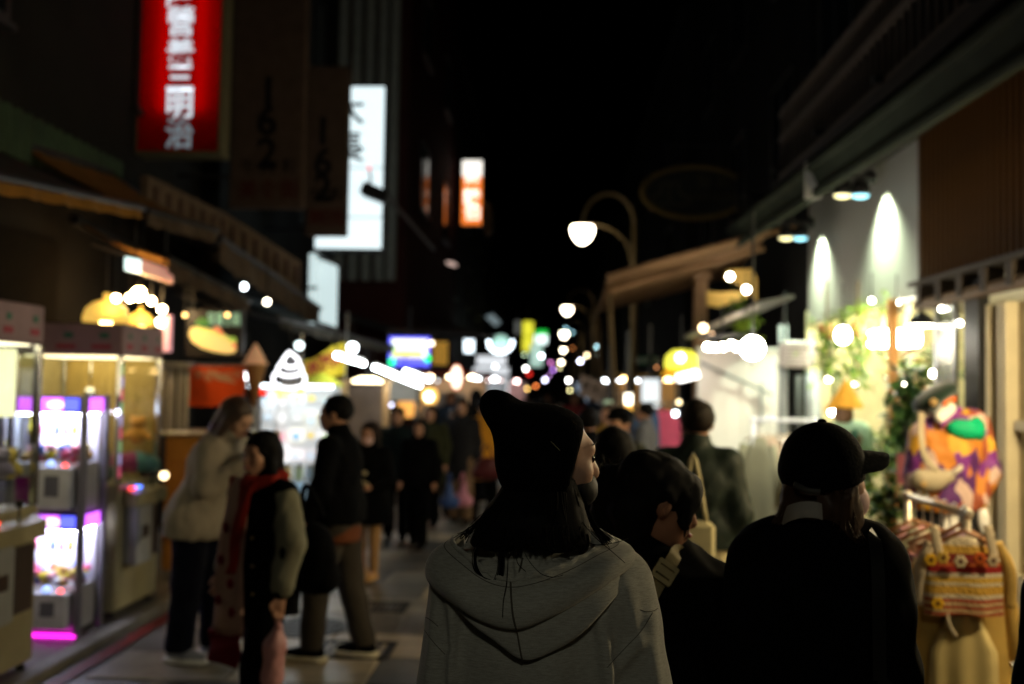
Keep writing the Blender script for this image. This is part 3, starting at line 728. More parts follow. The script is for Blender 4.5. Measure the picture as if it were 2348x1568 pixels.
def bulb(label, px, py, d, r, mat, hang=.25, group=None, stretch=1.0, cat='light bulb'):
    q = P(px, py, d); t = thing('light_bulb', label, cat, q, group)
    MB().ell(q, (r, r, r*stretch), 12, 8).build('globe', mat, t, True)
    MB().lathe([(r*.42, r*stretch*.85), (r*.42, r*stretch+.04), (.0, r*stretch+.05)], q, 10).build('socket', dark_metal, t)
    if hang: MB().tube([q+Vector((0, 0, r*stretch+.04)), q+Vector((0, 0, r*stretch+.04+hang))], .006, 5).build('cord', black_plastic, t)
wb = E('warm_strong', (1, .62, .24), 130); wm = E('warm_mid', (1, .70, .34), 70); cw = E('cool_mid', (.85, .95, 1), 14)
for px, py, d, r, mt, lb in ((298, 683, 9.2, .034, wb, 'warm bulb leftmost in the bright cluster by the yellow lamps'), (318, 674, 9.3, .062, wb, 'largest warm bulb glowing beside the yellow pendant lamps'),
                     (347, 690, 9.4, .034, wm, 'warm bulb right of the largest bulb by the yellow lamps'), (371, 709, 9.4, .036, wm, 'warm white bulb under the pink lamp box on the left'),
                     (368, 739, 9.3, .042, E('white_mid', (1, .90, .7), 14), 'white bulb beside the pink strip left of the sandwich menu'), (266, 684, 8.7, .032, wm, 'small amber bulb just above the large yellow lamp'),
                     (559, 657, 10.6, .034, cw, 'cool white bulb under the taupe awning, left of a warm one'), (612, 692, 11.2, .034, E('warm_white_mid', (1, .9, .7), 14), 'warm white bulb under the taupe awning above the soft-serve sign'),
                     (808, 797, 12.6, .062, cw, 'cool round bulb above the fluorescent tubes on the left'), (686, 792, 12.4, .05, E('cool_low', (.8, .95, .95), 5), 'cool bulb right above the neon soft-serve sign'),
                     (567, 860, 10.4, .05, E('cool_white_hi', (.95, .97, 1), 10), 'white bulb under the giant ice-cream cone'), (376, 1090, 8.6, .035, E('warm_low', (1, .75, .4), 6), 'warm square lamp at hip height beside the beige jacket')):
    bulb(lb, px, py, d, r, mt, .35)
# lamp box: white end and pink length
q = P(340, 618, 8.9); t = thing('lamp_box', 'pink lamp box with a glowing white end hanging at upper left', 'lamp box', q)
a = P(286, 603, 8.7); b = P(322, 610, 8.8); c2 = P(395, 634, 9.2)
def bar(u, v, hh, dd): 
    return MB().add([u+Vector((0, 0, hh)), v+Vector((0, 0, hh)), v-Vector((0, 0, hh)), u-Vector((0, 0, hh))]+[p+Vector((-.04, dd, 0)) for p in (u+Vector((0, 0, hh)), v+Vector((0, 0, hh)), v-Vector((0, 0, hh)), u-Vector((0, 0, hh)))], [(3,2,1,0),(4,5,6,7),(0,1,5,4),(3,7,6,2),(0,4,7,3),(1,2,6,5)])
bar(a, b, .055, .12).build('white_end', E('lampbox_white', (.75, 1, .95), 1.8), t); bar(b+Vector((.003, 0, 0)), c2, .06, .12).build('pink_body', E('lampbox_pink', (1, .45, .33), .45), t)
for p in (a.lerp(b, .5), c2.lerp(b, .3)): MB().tube([p+Vector((0, .05, .05)), p+Vector((0, .05, .6))], .008, 5).build('hanger', dark_metal, t)
# pink vertical strip beside the bulb
x0, x1, z0, z1 = rect(367, 722, 388, 806, 9.6)
t = thing('lit_strip', 'pink lit vertical sign strip left of the sandwich menu', 'sign', ((x0+x1)/2, 9.6, z0))
MB().box(x0, x1, 9.6, 9.68, z0, z1).build('face', E('pink_strip', (.85, .42, .5), .5), t)
MB().tube([(x0, 9.64, z1), (x0, 9.64, z1+.5)], .012, 6).build('hanger', dark_metal, t)

# ---------------------------------------------------------------- sandwich menu board
d = 9.8; x0, x1, z0, z1 = rect(424, 708, 556, 820, d)
t = thing('menu_lightbox', 'black backlit menu board picturing a filled sandwich, with pale green writing', 'menu board', ((x0+x1)/2, d, z0))
MB().bev(x0, x1, d, d+.1, z0, z1, .012).build('panel', M('menu_black', (.025, .022, .022), .3), t)
loaf = [(437, 752), (455, 748), (475, 757), (500, 772), (522, 784), (538, 790), (543, 800), (536, 809), (520, 811), (490, 806), (460, 797), (440, 783), (433, 768)]
def flat(name, pts, mat, dy, par=t, dd=d):
    c0 = P(pts[0][0], pts[0][1], dd); ps = [P(a_, b_, dd) for a_, b_ in pts]
    return MB().prism([(p.x, p.z) for p in ps], (0, dd-dy, 0), (1, 0, 0), (0, 0, 1), (0, .003, 0)).build(name, mat, par)
flat('bread_picture', loaf, E('bread_print', (1, .66, .22), .72), .006)
flat('filling_picture', [(438, 752), (470, 752), (497, 758), (520, 770), (540, 778), (542, 790), (520, 782), (495, 769), (465, 758)], E('filling_print', (.85, .78, .20), .60), .010)
flat('tomato_picture', [(488, 755), (498, 747), (508, 756), (514, 768), (500, 766)], E('tomato_print', (1, .30, .12), .65), .014)
flat('tomato_picture', [(530, 788), (541, 786), (542, 797), (534, 799)], E('tomato_print', (1, .30, .12), .65), .014)
flat('lettuce_picture', [(448, 738), (462, 728), (478, 732), (484, 745), (470, 750), (452, 748)], E('lettuce_print', (.08, .25, .05), .30), .012)
flat('lettuce_picture', [(524, 774), (538, 772), (544, 782), (530, 783)], E('lettuce_print2', (.45, .7, .1), .5), .012)
for i in range(2): text('營養三明治'[0:4], .085, E('menu_green', (.45, .85, .6), .45), t, P(513, 725+14*i, d), dep=.008, name='lettering')
for x in (x0+.05, x1-.05): MB().tube([(x, d+.05, z1), (x, d+.05, z1+.35)], .012, 6).build('hanger', dark_metal, t)
for i, px in enumerate((424, 521)): bulb(('small amber bulb over the left corner of the sandwich menu', 'small amber bulb in front of the writing on the sandwich menu')[i], px, 722, 9.6, .022, E('amber_small', (1, .6, .2), 5), .2)
# red poster below
d = 9.9; x0, x1, z0, z1 = rect(434, 836, 560, 932, d)
t = thing('poster', 'red orange poster with pale streaks under the sandwich menu', 'poster', ((x0+x1)/2, d, z0))
MB().box(x0, x1, d, d+.02, z0, z1).build('sheet', M('red_poster', (.62, .07, .01), .45, var=.25, scale=5), t)
for i in range(5):
    q = P(455+22*i, 858+6*(i % 2), d); text('營養三明治'[i], .1, M('poster_pale', (.55, .32, .2), .5), t, q, name='character')
flat('pale_streak', [(470, 845), (520, 862), (545, 880), (500, 872)], M('poster_pale', (.55, .32, .2), .5), .004, t, d)
MB().tube([(x0-.02, d+.01, z1), (x1+.02, d+.01, z1)], .015, 8).build('top_rail', steel, t)
# strip curtain of plastic strips
t = thing('strip_curtain', 'curtain of grey plastic strips hanging left of the red poster', 'curtain', P(402, 990, 9.7))
for i in range(9):
    px = 379+6.5*i; a = P(px, 842, 9.75+.03*(i % 2)); b = P(px, 992, 9.75+.03*(i % 2))
    MB().box(a.x-.012, a.x+.012, a.y, a.y+.004, b.z, a.z).build('strip', M('strip_%d' % (i % 3), ((.35, .33, .28), (.2, .18, .14), (.5, .48, .42))[i % 3], .25), t)
MB().box(P(374, 840, 9.7).x, P(434, 840, 9.7).x, 9.7, 9.82, P(402, 842, 9.7).z, P(402, 830, 9.7).z).build('rail', steel, t)
# amber side wall and counter of the stall
x0, x1, z0, z1 = rect(372, 1000, 432, 1380, 8.9)
t = thing('stall_counter', 'amber painted stall side behind the woman in the beige jacket', 'stall', ((x0+x1)/2, 9.2, .0))
MB().bev(x0, x1+.35, 8.9, 9.6, .1, z1, .015).build('cabinet', M('amber_paint', (.42, .18, .03), .6, var=.15), t)
MB().bev(x0-.03, x1+.38, 8.87, 9.63, z1, z1+.04, .01).build('counter_top', steel, t)
MB().box(x0+.05, x1+.3, 8.885, 8.898, .35, z1-.2).build('panel', M('amber_panel', (.36, .14, .02), .6), t)

# ---------------------------------------------------------------- soft-serve stall
x0, x1, z0, z1 = rect(545, 1100, 745, 1340, 11.6)
t = thing('dessert_stall', 'brightly lit white dessert stall counter behind the women on the left', 'stall', ((x0+x1)/2, 12, 0))
MB().bev(x0, x1, 11.6, 12.3, 0, z1, .02).build('counter', M('stall_white', (.6, .62, .64), .4), t)
zt = P(640, 885, 11.7).z
for x in (x0+.04, x1-.04): MB().box(x-.02, x+.02, 12.2, 12.24, z1, zt).build('post', steel, t)
MB().box(x0, x1, 12.25, 12.27, z1, zt).build('back_panel', E('stall_back_light', (.80, .92, 1.0), .30), t)
r = random.Random(5)
pal = [(.75, .85, .95), (.95, .95, .95), (.95, .65, .7), (.95, .8, .4), (.7, .9, .6), (.5, .7, .9)]
for row, (ya_, yb2) in enumerate(((898, 935), (940, 978), (985, 1020), (1026, 1060))):
    for i in range(5):
        xa = x0+.06+(x1-x0-.12)*i/5; xb = x0+.04+(x1-x0-.12)*(i+1)/5
        za_, zb3 = P(640, yb2+r.uniform(-12, 5), 11.9).z, P(640, ya_+r.uniform(-4, 10), 11.9).z; c_ = pal[r.randrange(6)]
        pic = MB().bev(xa, xb, 12.215-.02*(i % 2), 12.24-.02*(i % 2), za_, zb3, .006).build('menu_card', E('card_%d%d' % (row, i), tuple(.5+.5*v for v in c_), r.choice((.08, .2, .5, .9, 1.1))), t)
        cc = pal[r.randrange(6)]
        MB().ell(((xa+xb)/2, 12.19, (za_+zb3)/2-.01), ((xb-xa)*.3, .006, (zb3-za_)*.3), 10, 6).build('picture', E('pic_%d%d' % (row, i), tuple(v*v for v in cc), .8), pic)
MB().box(x0+.02, x1-.02, 11.75, 11.95, zt-.02, zt+.02).build('lamp_panel', E('stall_lamp', (.85, .95, 1), 6), t)
# cups and jars on the counter
for i in range(7):
    x = x0+.12+(x1-x0-.2)*i/6; c_ = pal[i % 6]
    q = thing('jar', ('%s jar on the dessert stall counter, number %s from the left' % (('pale blue', 'white', 'pink', 'amber', 'green', 'blue', 'pale blue')[i], ('first', 'second', 'third', 'fourth', 'fifth', 'sixth', 'last')[i])), 'jar', (x, 11.72, z1), 'jars on the dessert stall')
    MB().lathe([(.05, 0), (.055, .02), (.055, .13), (.04, .15), (0, .15)], (x, 11.72, z1), 12).build('body', M('jar_%d' % i, c_, .2), q, True); MB().lathe([(.045, .15), (.045, .18), (0, .18)], (x, 11.72, z1), 12).build('lid', steel, q)
x0f, x1f, z0f, z1f = rect(640, 1108, 712, 1180, 11.5)
t = thing('display_case', 'bluish lit glass display case on the front of the dessert stall', 'display case', ((x0f+x1f)/2, 11.5, z0f))
MB().bev(x0f, x1f, 11.42, 11.59, z0f, z1f, .01).build('case', E('case_blue', (.35, .55, .72), .40), t)
for i in range(3): MB().box(x0f+.02, x1f-.02, 11.405, 11.418, z0f+.05+.1*i, z0f+.07+.1*i).build('shelf', steel, t)
# neon soft-serve sign: swirls of white tube over a yellow cone
d = 10.9; t = thing('neon_sign', 'white neon soft-serve ice cream sign with a yellow cone', 'neon sign', P(664, 900, d))
neon = E('neon_white', (.95, .95, 1), 3.4); neony = E('neon_yellow', (1, .72, .05), 3.0)
def np_(pts): return [P(a, b, d) for a, b in pts]
sw = [[(664, 806), (655, 816), (648, 828), (652, 838), (666, 842), (680, 838), (685, 830), (680, 820), (670, 812), (664, 806)],
      [(648, 828), (640, 838), (636, 848), (642, 858), (662, 862), (684, 858), (692, 848), (688, 838), (683, 832)],
      [(636, 850), (628, 860), (626, 872), (634, 884), (660, 890), (688, 886), (699, 874), (697, 860), (690, 850)],]
for s_ in sw: MB().tube(spl(np_(s_), 5), .014, 8).build('tube', neon, t, True)
for s_ in ([(634, 890), (636, 902), (643, 910), (652, 912)], [(694, 888), (692, 898), (688, 905)], [(640, 893), (665, 897), (690, 893)]): MB().tube(spl(np_(s_), 4), .016, 8).build('cone_tube', neony, t, True)
MB().box(P(640, 850, d).x, P(690, 850, d).x, d+.06, d+.075, P(660, 900, d).z, P(660, 820, d).z).build('backing', M('neon_back', (.1, .1, .1), .4), t)
MB().tube([P(664, 806, d)+Vector((0, .06, 0)), P(664, 730, d)+Vector((0, .06, 0))], .008, 6).build('hanger', dark_metal, t)
# giant model cone
q = P(585, 835, 10.2); t = thing('model_ice_cream', 'giant pale soft-serve cone model beside the neon sign', 'model', P(585, 935, 10.2))
prof = []; zb = q.z
hgt = P(585, 787, 10.2).z-zb
for i in range(40):
    u = i/39; rr = .118*(1-u)**.85+.004+.014*math.sin(u*22)*(1-u); prof.append((rr, u*hgt))
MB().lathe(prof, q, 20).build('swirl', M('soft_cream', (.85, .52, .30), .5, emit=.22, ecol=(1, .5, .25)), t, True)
zc = q.z-P(585, 935, 10.2).z
MB().lathe([(.02, -zc), (.085, -.12), (.105, -.03), (.11, 0), (0, .01)], q, 18).build('cone', M('wafer', (.40, .20, .07), .7, bump=.3, bscale=40), t, True)
MB().tube([q+Vector((0, 0, -zc)), q+Vector((0, 0, -zc-.9))], .03, 8).build('stand', steel, t)
q = P(601, 905, 10.9); t = thing('traffic_bulb', 'small red dome light on the dessert stall', 'lamp', q); MB().lathe([(.05, 0), (.05, .03), (.03, .07), (0, .08)], q, 12).build('dome', E('red_dome', (1, .02, .01), 1.6), t, True)
MB().lathe([(.06, -.03), (.06, 0), (0, 0)], q, 12).build('base', black_plastic, t)
# yellow banner with red characters
t = thing('banner', 'yellow banner with red characters slanting behind the neon sign', 'banner', P(745, 890, 12.9))
rows = []
for i in range(13):
    u = i/12; a = P(690+105*u, 828-42*u+5*math.sin(u*6), 12.9+.04*math.sin(u*9)); b = P(690+100*u, 893-32*u+5*math.sin(u*6), 12.9+.04*math.sin(u*9+1)); rows.append([a, a.lerp(b, .5), b])
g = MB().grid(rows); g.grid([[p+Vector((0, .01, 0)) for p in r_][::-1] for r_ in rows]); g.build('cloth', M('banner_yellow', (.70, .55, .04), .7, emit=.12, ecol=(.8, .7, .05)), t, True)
for i, ch in enumerate('冰淇淋'):
    q = P(715+29*i, 842-11*i, 12.84); text(ch, .2, M('banner_red', (.35, .02, .03), .6), t, q, bold=.03, name='character', ux=(.95, 0, .3), uy=(-.3, 0, .95))
for s_ in (0, -1): MB().tube([rows[s_][0]+Vector((0, .02, .4)), rows[s_][2]+Vector((0, .02, -.05))], .012, 6).build('pole', steel, t)
t = thing('traffic_umbrella', 'yellow green folded parasol cloth under the yellow banner', 'parasol', P(735, 885, 12.6))
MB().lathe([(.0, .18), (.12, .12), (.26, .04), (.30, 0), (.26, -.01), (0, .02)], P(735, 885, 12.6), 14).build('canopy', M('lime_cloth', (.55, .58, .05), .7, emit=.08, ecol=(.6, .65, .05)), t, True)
MB().tube([P(735, 885, 12.6), P(735, 885, 12.6)+Vector((0, 0, -1.7))], .02, 8).build('pole', steel, t)
# fluorescent tubes on the sloping stall roof
for i, (a, b, r_, lb) in enumerate((((770, 815, 12.2), (834, 834, 12.9), .026, 'upper fluorescent tube sloping under the left stall roof'), ((858, 842, 13.4), (962, 884, 14.4), .026, 'long middle fluorescent tube sloping under the left stall roof'), ((928, 851, 15.2), (985, 872, 15.8), .022, 'short lowest fluorescent tube at the stall roof end'))):
    u = P(*a); v = P(*b); t = thing('fluorescent_tube', lb, 'tube light', u.lerp(v, .5), 'tubes under the stall roof')
    MB().tube([u, v], r_, 10).build('tube', E('tube_cool', (.90, .97, 1), 28), t, True)
    up = Vector((0, 0, r_+.025)); MB().tube([u+up, v+up], .022, 6).build('batten', white_paint, t)
    for p in (u, v): MB().tube([p+up, p+up+Vector((0, 0, .25))], .008, 5).build('hanger', dark_metal, t)
# warm flat lamp and pale post of the next stall
q = P(842, 878, 13.6); t = thing('dish_lamp', 'warm flat dish lamp glowing under the stall roof below the tubes', 'lamp', q)
MB().lathe([(0, 0), (.20, 0), (.22, .03), (.1, .08), (0, .08)], q, 20).build('dish', E('dish_warm', (1, .82, .5), 7), t, True); MB().tube([q+Vector((0, 0, .08)), q+Vector((0, 0, .5))], .01, 6).build('stem', dark_metal, t)
for i, (px, top, d, lb) in enumerate(((790, 880, 13.0, 'pale timber post left of the dark stall opening'), (886, 880, 14.0, 'pale timber post right of the dark stall opening'))):
    q = P(px, top, d); MBo = MB().bev(q.x-.045, q.x+.045, d-.045, d+.045, 0, q.z, .008)
    t = thing('stall_post', lb, 'post', (q.x, d, 0)); MBo.build('post', M('pale_timber', (.5, .33, .17), .6, var=.2, scale=10, stretch=(1, 1, .2)), t); MB().bev(q.x-.07, q.x+.07, d-.07, d+.07, q.z, q.z+.05, .01).build('cap', M('pale_timber', (.5, .33, .17)), t)
x0, x1, z0, z1 = rect(800, 885, 885, 1010, 14.6); t = thing('market_stall', 'dull brown backboard of the stall between the two timber posts', 'stall', ((x0+x1)/2, 14.6, 0))
MB().box(x0, x1, 14.6, 14.65, 0, z1).build('panel', M('dull_back', (.20, .15, .12), .8), t); MB().box(x0, x1, 14.3, 14.6, .0, .9).build('counter', M('counter_dk', (.1, .08, .06), .6), t)
x0, x1, z0, z1 = rect(890, 860, 955, 920, 15.2); t = thing('stall_wall', 'pale lit wall panel under the middle fluorescent tube', 'panel', ((x0+x1)/2, 15.2, z0))
MB().box(x0, x1, 15.2, 15.25, z0, z1).build('panel', M('pale_wall', (.7, .7, .66), .6), t); MB().tube([(x0, 15.22, z0), (x0, 15.22, 0)], .03, 6).build('leg', steel, t); MB().tube([(x1, 15.22, z0), (x1, 15.22, 0)], .03, 6).build('leg', steel, t)
# dark canopy over the middle of the left row
a = P(745, 762, 17.5); b = P(1135, 770, 30)
awning('broad dark canopy above the blue-bordered screen', (a.x+1.1, 17.5, a.z+.05), (b.x, 30, b.z), 3.2, .9, M('black_canvas', (.012, .012, .012), .9), .14, M('black_canvas', (.012, .012, .012)))
# blue-bordered LED screen
d = 16.5; x0, x1, z0, z1 = rect(891, 772, 985, 840, d)
t = thing('led_screen', 'bright LED screen with blue border and green corner lamps', 'screen', ((x0+x1)/2, d, z0))
MB().bev(x0-.04, x1+.04, d+.012, d+.12, z0-.04, z1+.04, .01).build('housing', black_plastic, t)
MB().box(x0, x1, d, d+.011, z0, z1).build('border', E('led_blue', (.10, .10, 1), 1.5), t)
zi = z0+(z1-z0)*.28; MB().box(x0+.05, x1-.04, d-.006, d-.001, zi, z1-.04).build('picture', E('led_white', (1, .97, .92), 1.5), t)
MB().box(x0+.06, x1-.12, d-.012, d-.007, zi, zi+.12).build('picture_band', E('led_olive', (.75, .7, .2), 1.3), t)
for px, py in ((898, 830), (980, 822), (897, 798)): MB().ell(P(px, py, d-.03), .055, 10, 6).build('corner_lamp', E('led_green', (.0, 1, .12), 2.2), t, True)
MB().tube([((x0+x1)/2, d+.06, z1), ((x0+x1)/2, d+.06, z1+.5)], .02, 6).build('hanger', dark_metal, t)
bulb('warm bulb at the right top corner of the LED screen', 989, 787, 16.3, .04, E('bulb_w8', (1, .85, .6), 5), .2)
x0, x1, z0, z1 = rect(986, 782, 1026, 836, 18); t = thing('bamboo_blind', 'yellow lit slatted blind beside the LED screen', 'blind', ((x0+x1)/2, 18, z0))
for i in range(12):
    z = z0+(z1-z0)*i/12; MB().box(x0, x1, 18, 18.015, z, z+(z1-z0)/12*.72).build('slat', E('blind_amber', (.8, .42, .06), .38), t)
MB().tube([(x0, 18.02, z1), (x1, 18.02, z1)], .02, 6).build('rail', dark_metal, t)
def lantern(label, px, py, d, rx, rz, mat):
    q = P(px, py, d); t = thing('paper_lantern', label, 'lantern', q)
    MB().ell(q, (rx, rx, rz), 16, 10).build('shade', mat, t, True); MB().lathe([(rx*.4, rz*.92), (rx*.4, rz*1.05), (0, rz*1.05)], q, 12).build('ring', dark_metal, t); MB().tube([q+Vector((0, 0, rz)), q+Vector((0, 0, rz+.3))], .008, 5).build('cord', dark_metal, t)
    return q, t
q, t = lantern('round warm lantern glowing above the walking crowd', 985, 908, 16.0, .14, .14, E('lantern_outer', (1, .55, .12), 1.6))
MB().ell(q+Vector((-.0, -.10, -.01)), (.075, .075, .075)).build('bulb', E('lantern_core', (1, .9, .65), 7), t, True)
lantern('orange glowing squat lantern left of the round one', 935, 935, 17.0, .20, .17, E('lantern_orange', (1, .45, .10), 1.1))
t = thing('oval_sign', 'upright oval sign lit white with an orange rim', 'sign', P(1046, 865, 19))
q = P(1046, 865, 19); MB().ell(q, (.10, .05, .22)).build('face', E('oval_white', (1, .78, .6), 3), t, True); MB().ell(q+Vector((0, .03, 0)), (.125, .045, .25)).build('rim', E('oval_rim', (.8, .12, .02), .8), t, True); MB().tube([q+Vector((0, .04, .2)), q+Vector((0, .04, .7))], .02, 6).build('hanger', dark_metal, t)
x0, x1, z0, z1 = rect(1002, 900, 1066, 945, 18.5); t = thing('notice_board', 'pale grey board standing right of the round lantern', 'board', ((x0+x1)/2, 18.5, 0))
MB().box(x0, x1, 18.5, 18.54, z0, z1).build('panel', M('grey_board', (.5, .48, .5), .6), t); MB().tube([((x0+x1)/2, 18.55, 0), ((x0+x1)/2, 18.55, z0)], .03, 6).build('leg', steel, t)
# ================================================================ RIGHT SIDE
XF = 3.2
# ---------------------------------------------------------------- shop shell
yn = PX(2112, 500, XF).y; yf = PX(1853, 650, XF).y; yd = PX(2262, 900, XF).y      # panel near / far end, near end of opening
zpb = (PX(2112, 662, XF).z+PX(1862, 748, XF).z)/2; zpt = PX(2112, 318, XF).z
wall_in = M('shop_wall_cream', (.70, .66, .40), .7, var=.08, scale=3)
o = MB().box(XF, 5.8, yf+.02, yf+.12, .08, zpb+.16).build('shop_side_wall', wall_in); struct(o)
o = MB().box(5.8, 5.9, 4, yf+.12, .08, zpb+.16).build('shop_back_wall', wall_in); struct(o)
o = MB().box(XF+.12, 5.8, 4, yf+.02, zpb+.16, zpb+.26).build('shop_ceiling', M('shop_ceiling', (.55, .52, .42), .8)); struct(o)
t = thing('shop_fascia', 'pale fascia panel lit by two spotlight beams over the plant shop', 'fascia', (XF, (yn+yf)/2, zpb))
pm = M('fascia_white', (.34, .34, .31), .5, var=.05, scale=2)
nP = 3
for i in range(nP):
    a = yn+(yf-yn)*i/nP+.004; b = yn+(yf-yn)*(i+1)/nP-.004; MB().box(XF, XF+.1, a, b, zpb, zpt+.3).build('panel', pm, t)
MB().box(XF-.03, XF+.1, yn-.09, yn, zpb-.05, zpt+.3).build('edge_trim', M('trim_brown', (.10, .07, .05), .5), t)
MB().box(XF+.1, XF+.115, yn-.09, yf, zpb, zpt+.3).build('backing', dark_metal, t)
# brown slatted cladding
zsb = PX(2200, 625, XF).z; zst = PX(2230, 236, XF).z
t = thing('slat_cladding', 'dark brown vertical slat cladding at the right edge over the cream door', 'cladding', (XF, yn-1.5, zsb))
sm = M('slat_brown', (.058, .024, .004), .7, spec=.08, var=.25, scale=5, stretch=(1, 1, .3))
me = None; y = yn-.10; pitch = .10
while y > 4.2:
    if me is None:
        ob = MB().bev(XF-.045, XF+.02, -.032, .032, 0, zst-zsb, .006).build('slat', sm, t, org=None); me = ob.data
        base = ORG[t.name]; ob.data.transform(Matrix.Translation((base[0], base[1], base[2]))); ob.data.transform(Matrix.Translation((-XF, 0, 0)))
        ob.location = (0, y-base[1], 0)
    else:
        ob = bpy.data.objects.new('slat', me); COL.objects.link(ob); ob.parent = t; ob.location = (0, y-base[1], 0)
    y -= pitch
MB().box(XF+.021, XF+.06, 4.2, yn-.09, zsb, zst).build('backing', M('slat_back', (.03, .012, .005), .7), t)
# rolling-door housing below, with brackets
t = thing('shutter_rail', 'brown metal rail with brackets under the slat cladding', 'rail', (XF, yn-1.5, zsb-.2))
MB().box(XF-.16, XF+.02, 4.2, yn-.1, zsb-.05, zsb-.01).build('top_rail', M('rail_grey', (.05, .04, .03), .7), t)
MB().tube([(XF-.08, 4.2, zsb-.20), (XF-.08, yn-.15, zsb-.20)], .05, 8).build('roller', M('roller_tan', (.13, .08, .04), .6), t)
for i in range(9):
    y = yn-.3-.42*i; MB().box(XF-.14, XF-.0, y-.05, y+.05, zsb-.22, zsb-.052).build('bracket', M('bracket_dk', (.03, .02, .012), .6), t)
# cream door wall at the right edge
t = thing('shop_door', 'cream framed shop door at the right edge behind the clothes rail', 'door', (XF+.05, yd-1.2, .08))
cm = M('door_cream', (.60, .52, .34), .5, var=.08)
MB().box(XF+.08, XF+.14, 3.8, yd, .08, zsb-.3).build('leaf', M('leaf_tan', (.40, .31, .17), .55, var=.1), t)
for y in (yd-.02, yd-.22, yd-.30, yd-1.2, yd-1.28): MB().bev(XF-.02, XF+.078, y-.05, y, .08, zsb-.3, .006).build('frame', cm, t)
MB().box(XF+.03, XF+.078, yd-1.2, yd-.36, 1.55, 1.62).build('cross_rail', cm, t); MB().box(XF+.03, XF+.078, yd-1.2, yd-.36, .3, .55).build('cross_rail', cm, t)
MB().box(XF+.0, XF+.03, yd-1.12, yd-1.08, 1.0, 1.2).build('handle', steel, t)
MB().box(XF-.06, XF+.02, yd, yd+.26, .08, zpb).build('dark_post', M('post_black', (.015, .014, .013), .4), t)
y0g, y1g = PX(2221, 800, XF).y, PX(2176, 800, XF).y
t = thing('glass_screen', 'narrow frosted glass screen beside the dark post of the plant shop', 'glass screen', (XF, y0g, .08))
MB().box(XF-.01, XF+.01, y0g+.27, y1g+.25, .12, zpb-.02).build('pane', glass('frosted', (.55, .6, .6), .35, .25), t)
for y in (y0g+.25, y1g+.26): MB().bev(XF-.02, XF+.02, y-.015, y+.015, .08, zpb, .005).build('frame', steel, t)

# ---------------------------------------------------------------- awning roof, spotlights
fx = 2.35
za = PX(2130, 195, fx).z; zb = PX(1690, 520, fx).z; y_a = 3.6; y_b = PX(1672, 530, fx).y
t = thing('shop_roof', 'long pale metal canopy edge running up to the right over the shops', 'canopy', (fx, 8, (za+zb)/2-.2))
def zl(y, dz=0): return za+(zb-za)*(y-PX(2130, 195, fx).y)/(y_b-PX(2130, 195, fx).y)+dz
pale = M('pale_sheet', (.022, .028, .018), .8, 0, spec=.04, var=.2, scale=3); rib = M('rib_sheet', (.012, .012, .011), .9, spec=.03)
ys = np.linspace(y_a, y_b, 16)
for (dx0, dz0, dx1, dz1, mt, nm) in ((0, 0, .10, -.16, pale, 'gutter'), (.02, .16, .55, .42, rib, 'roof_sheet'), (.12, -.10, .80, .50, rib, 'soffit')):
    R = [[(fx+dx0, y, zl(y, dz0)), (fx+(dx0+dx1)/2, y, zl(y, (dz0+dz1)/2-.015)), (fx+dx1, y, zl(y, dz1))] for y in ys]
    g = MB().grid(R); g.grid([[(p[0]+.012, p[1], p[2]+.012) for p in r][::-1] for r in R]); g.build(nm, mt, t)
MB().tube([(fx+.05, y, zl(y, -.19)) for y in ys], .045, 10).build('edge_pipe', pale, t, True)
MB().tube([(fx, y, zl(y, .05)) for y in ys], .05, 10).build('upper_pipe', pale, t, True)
y = PX(1858, 385, fx).y; MB().box(fx-.05, fx+.10, y-.02, y+.02, zl(y, -.24), zl(y, .10)).build('clip', M('clip_grey', (.3, .3, .27), .6), t)
for y in np.linspace(4.2, y_b-.4, 6): MB().box(fx+.1, XF+.1, y-.03, y+.03, zl(y, .42), zl(y, .48)).build('joist', dark_metal, t)
# balcony railing above
rx = 2.55; zr0 = zb+.30; zr1 = PX(1790, 322, rx).z; zr2 = PX(1790, 266, rx).z; yr = PX(1790, 300, rx).y
t = thing('balcony_railing', 'dark balcony railing of thin vertical bars above the canopy on the right', 'railing', (rx, 7, zr0))
rm = M('railing_paint', (.06, .045, .035), .7, 0)
for z, r_ in ((zr0, .025), (zr1, .03), (zr2, .03)): MB().box(rx-r_, rx+r_, 3.0, yr, z-r_, z+r_).build('rail', rm, t)
y = 3.05
while y < yr:
    MB().box(rx-.011, rx+.011, y-.011, y+.011, zr0+.025, zr1-.03).build('bar', rm, t); y += .16
y = 3.05
while y < yr:
    MB().box(rx-.007, rx+.007, y-.007, y+.007, zr1+.03, zr2-.03).build('bar', rm, t); y += .09
for y in (3.0, yr-.02): MB().box(rx, 3.32, y-.02, y+.02, zr2-.03, zr2+.03).build('return_rail', rm, t)
MB().box(rx-.03, 3.32, 3.0, yr+.02, zr0-.16, zr0-.03).build('slab', M('slab_grey', (.03, .027, .025), .8), t)
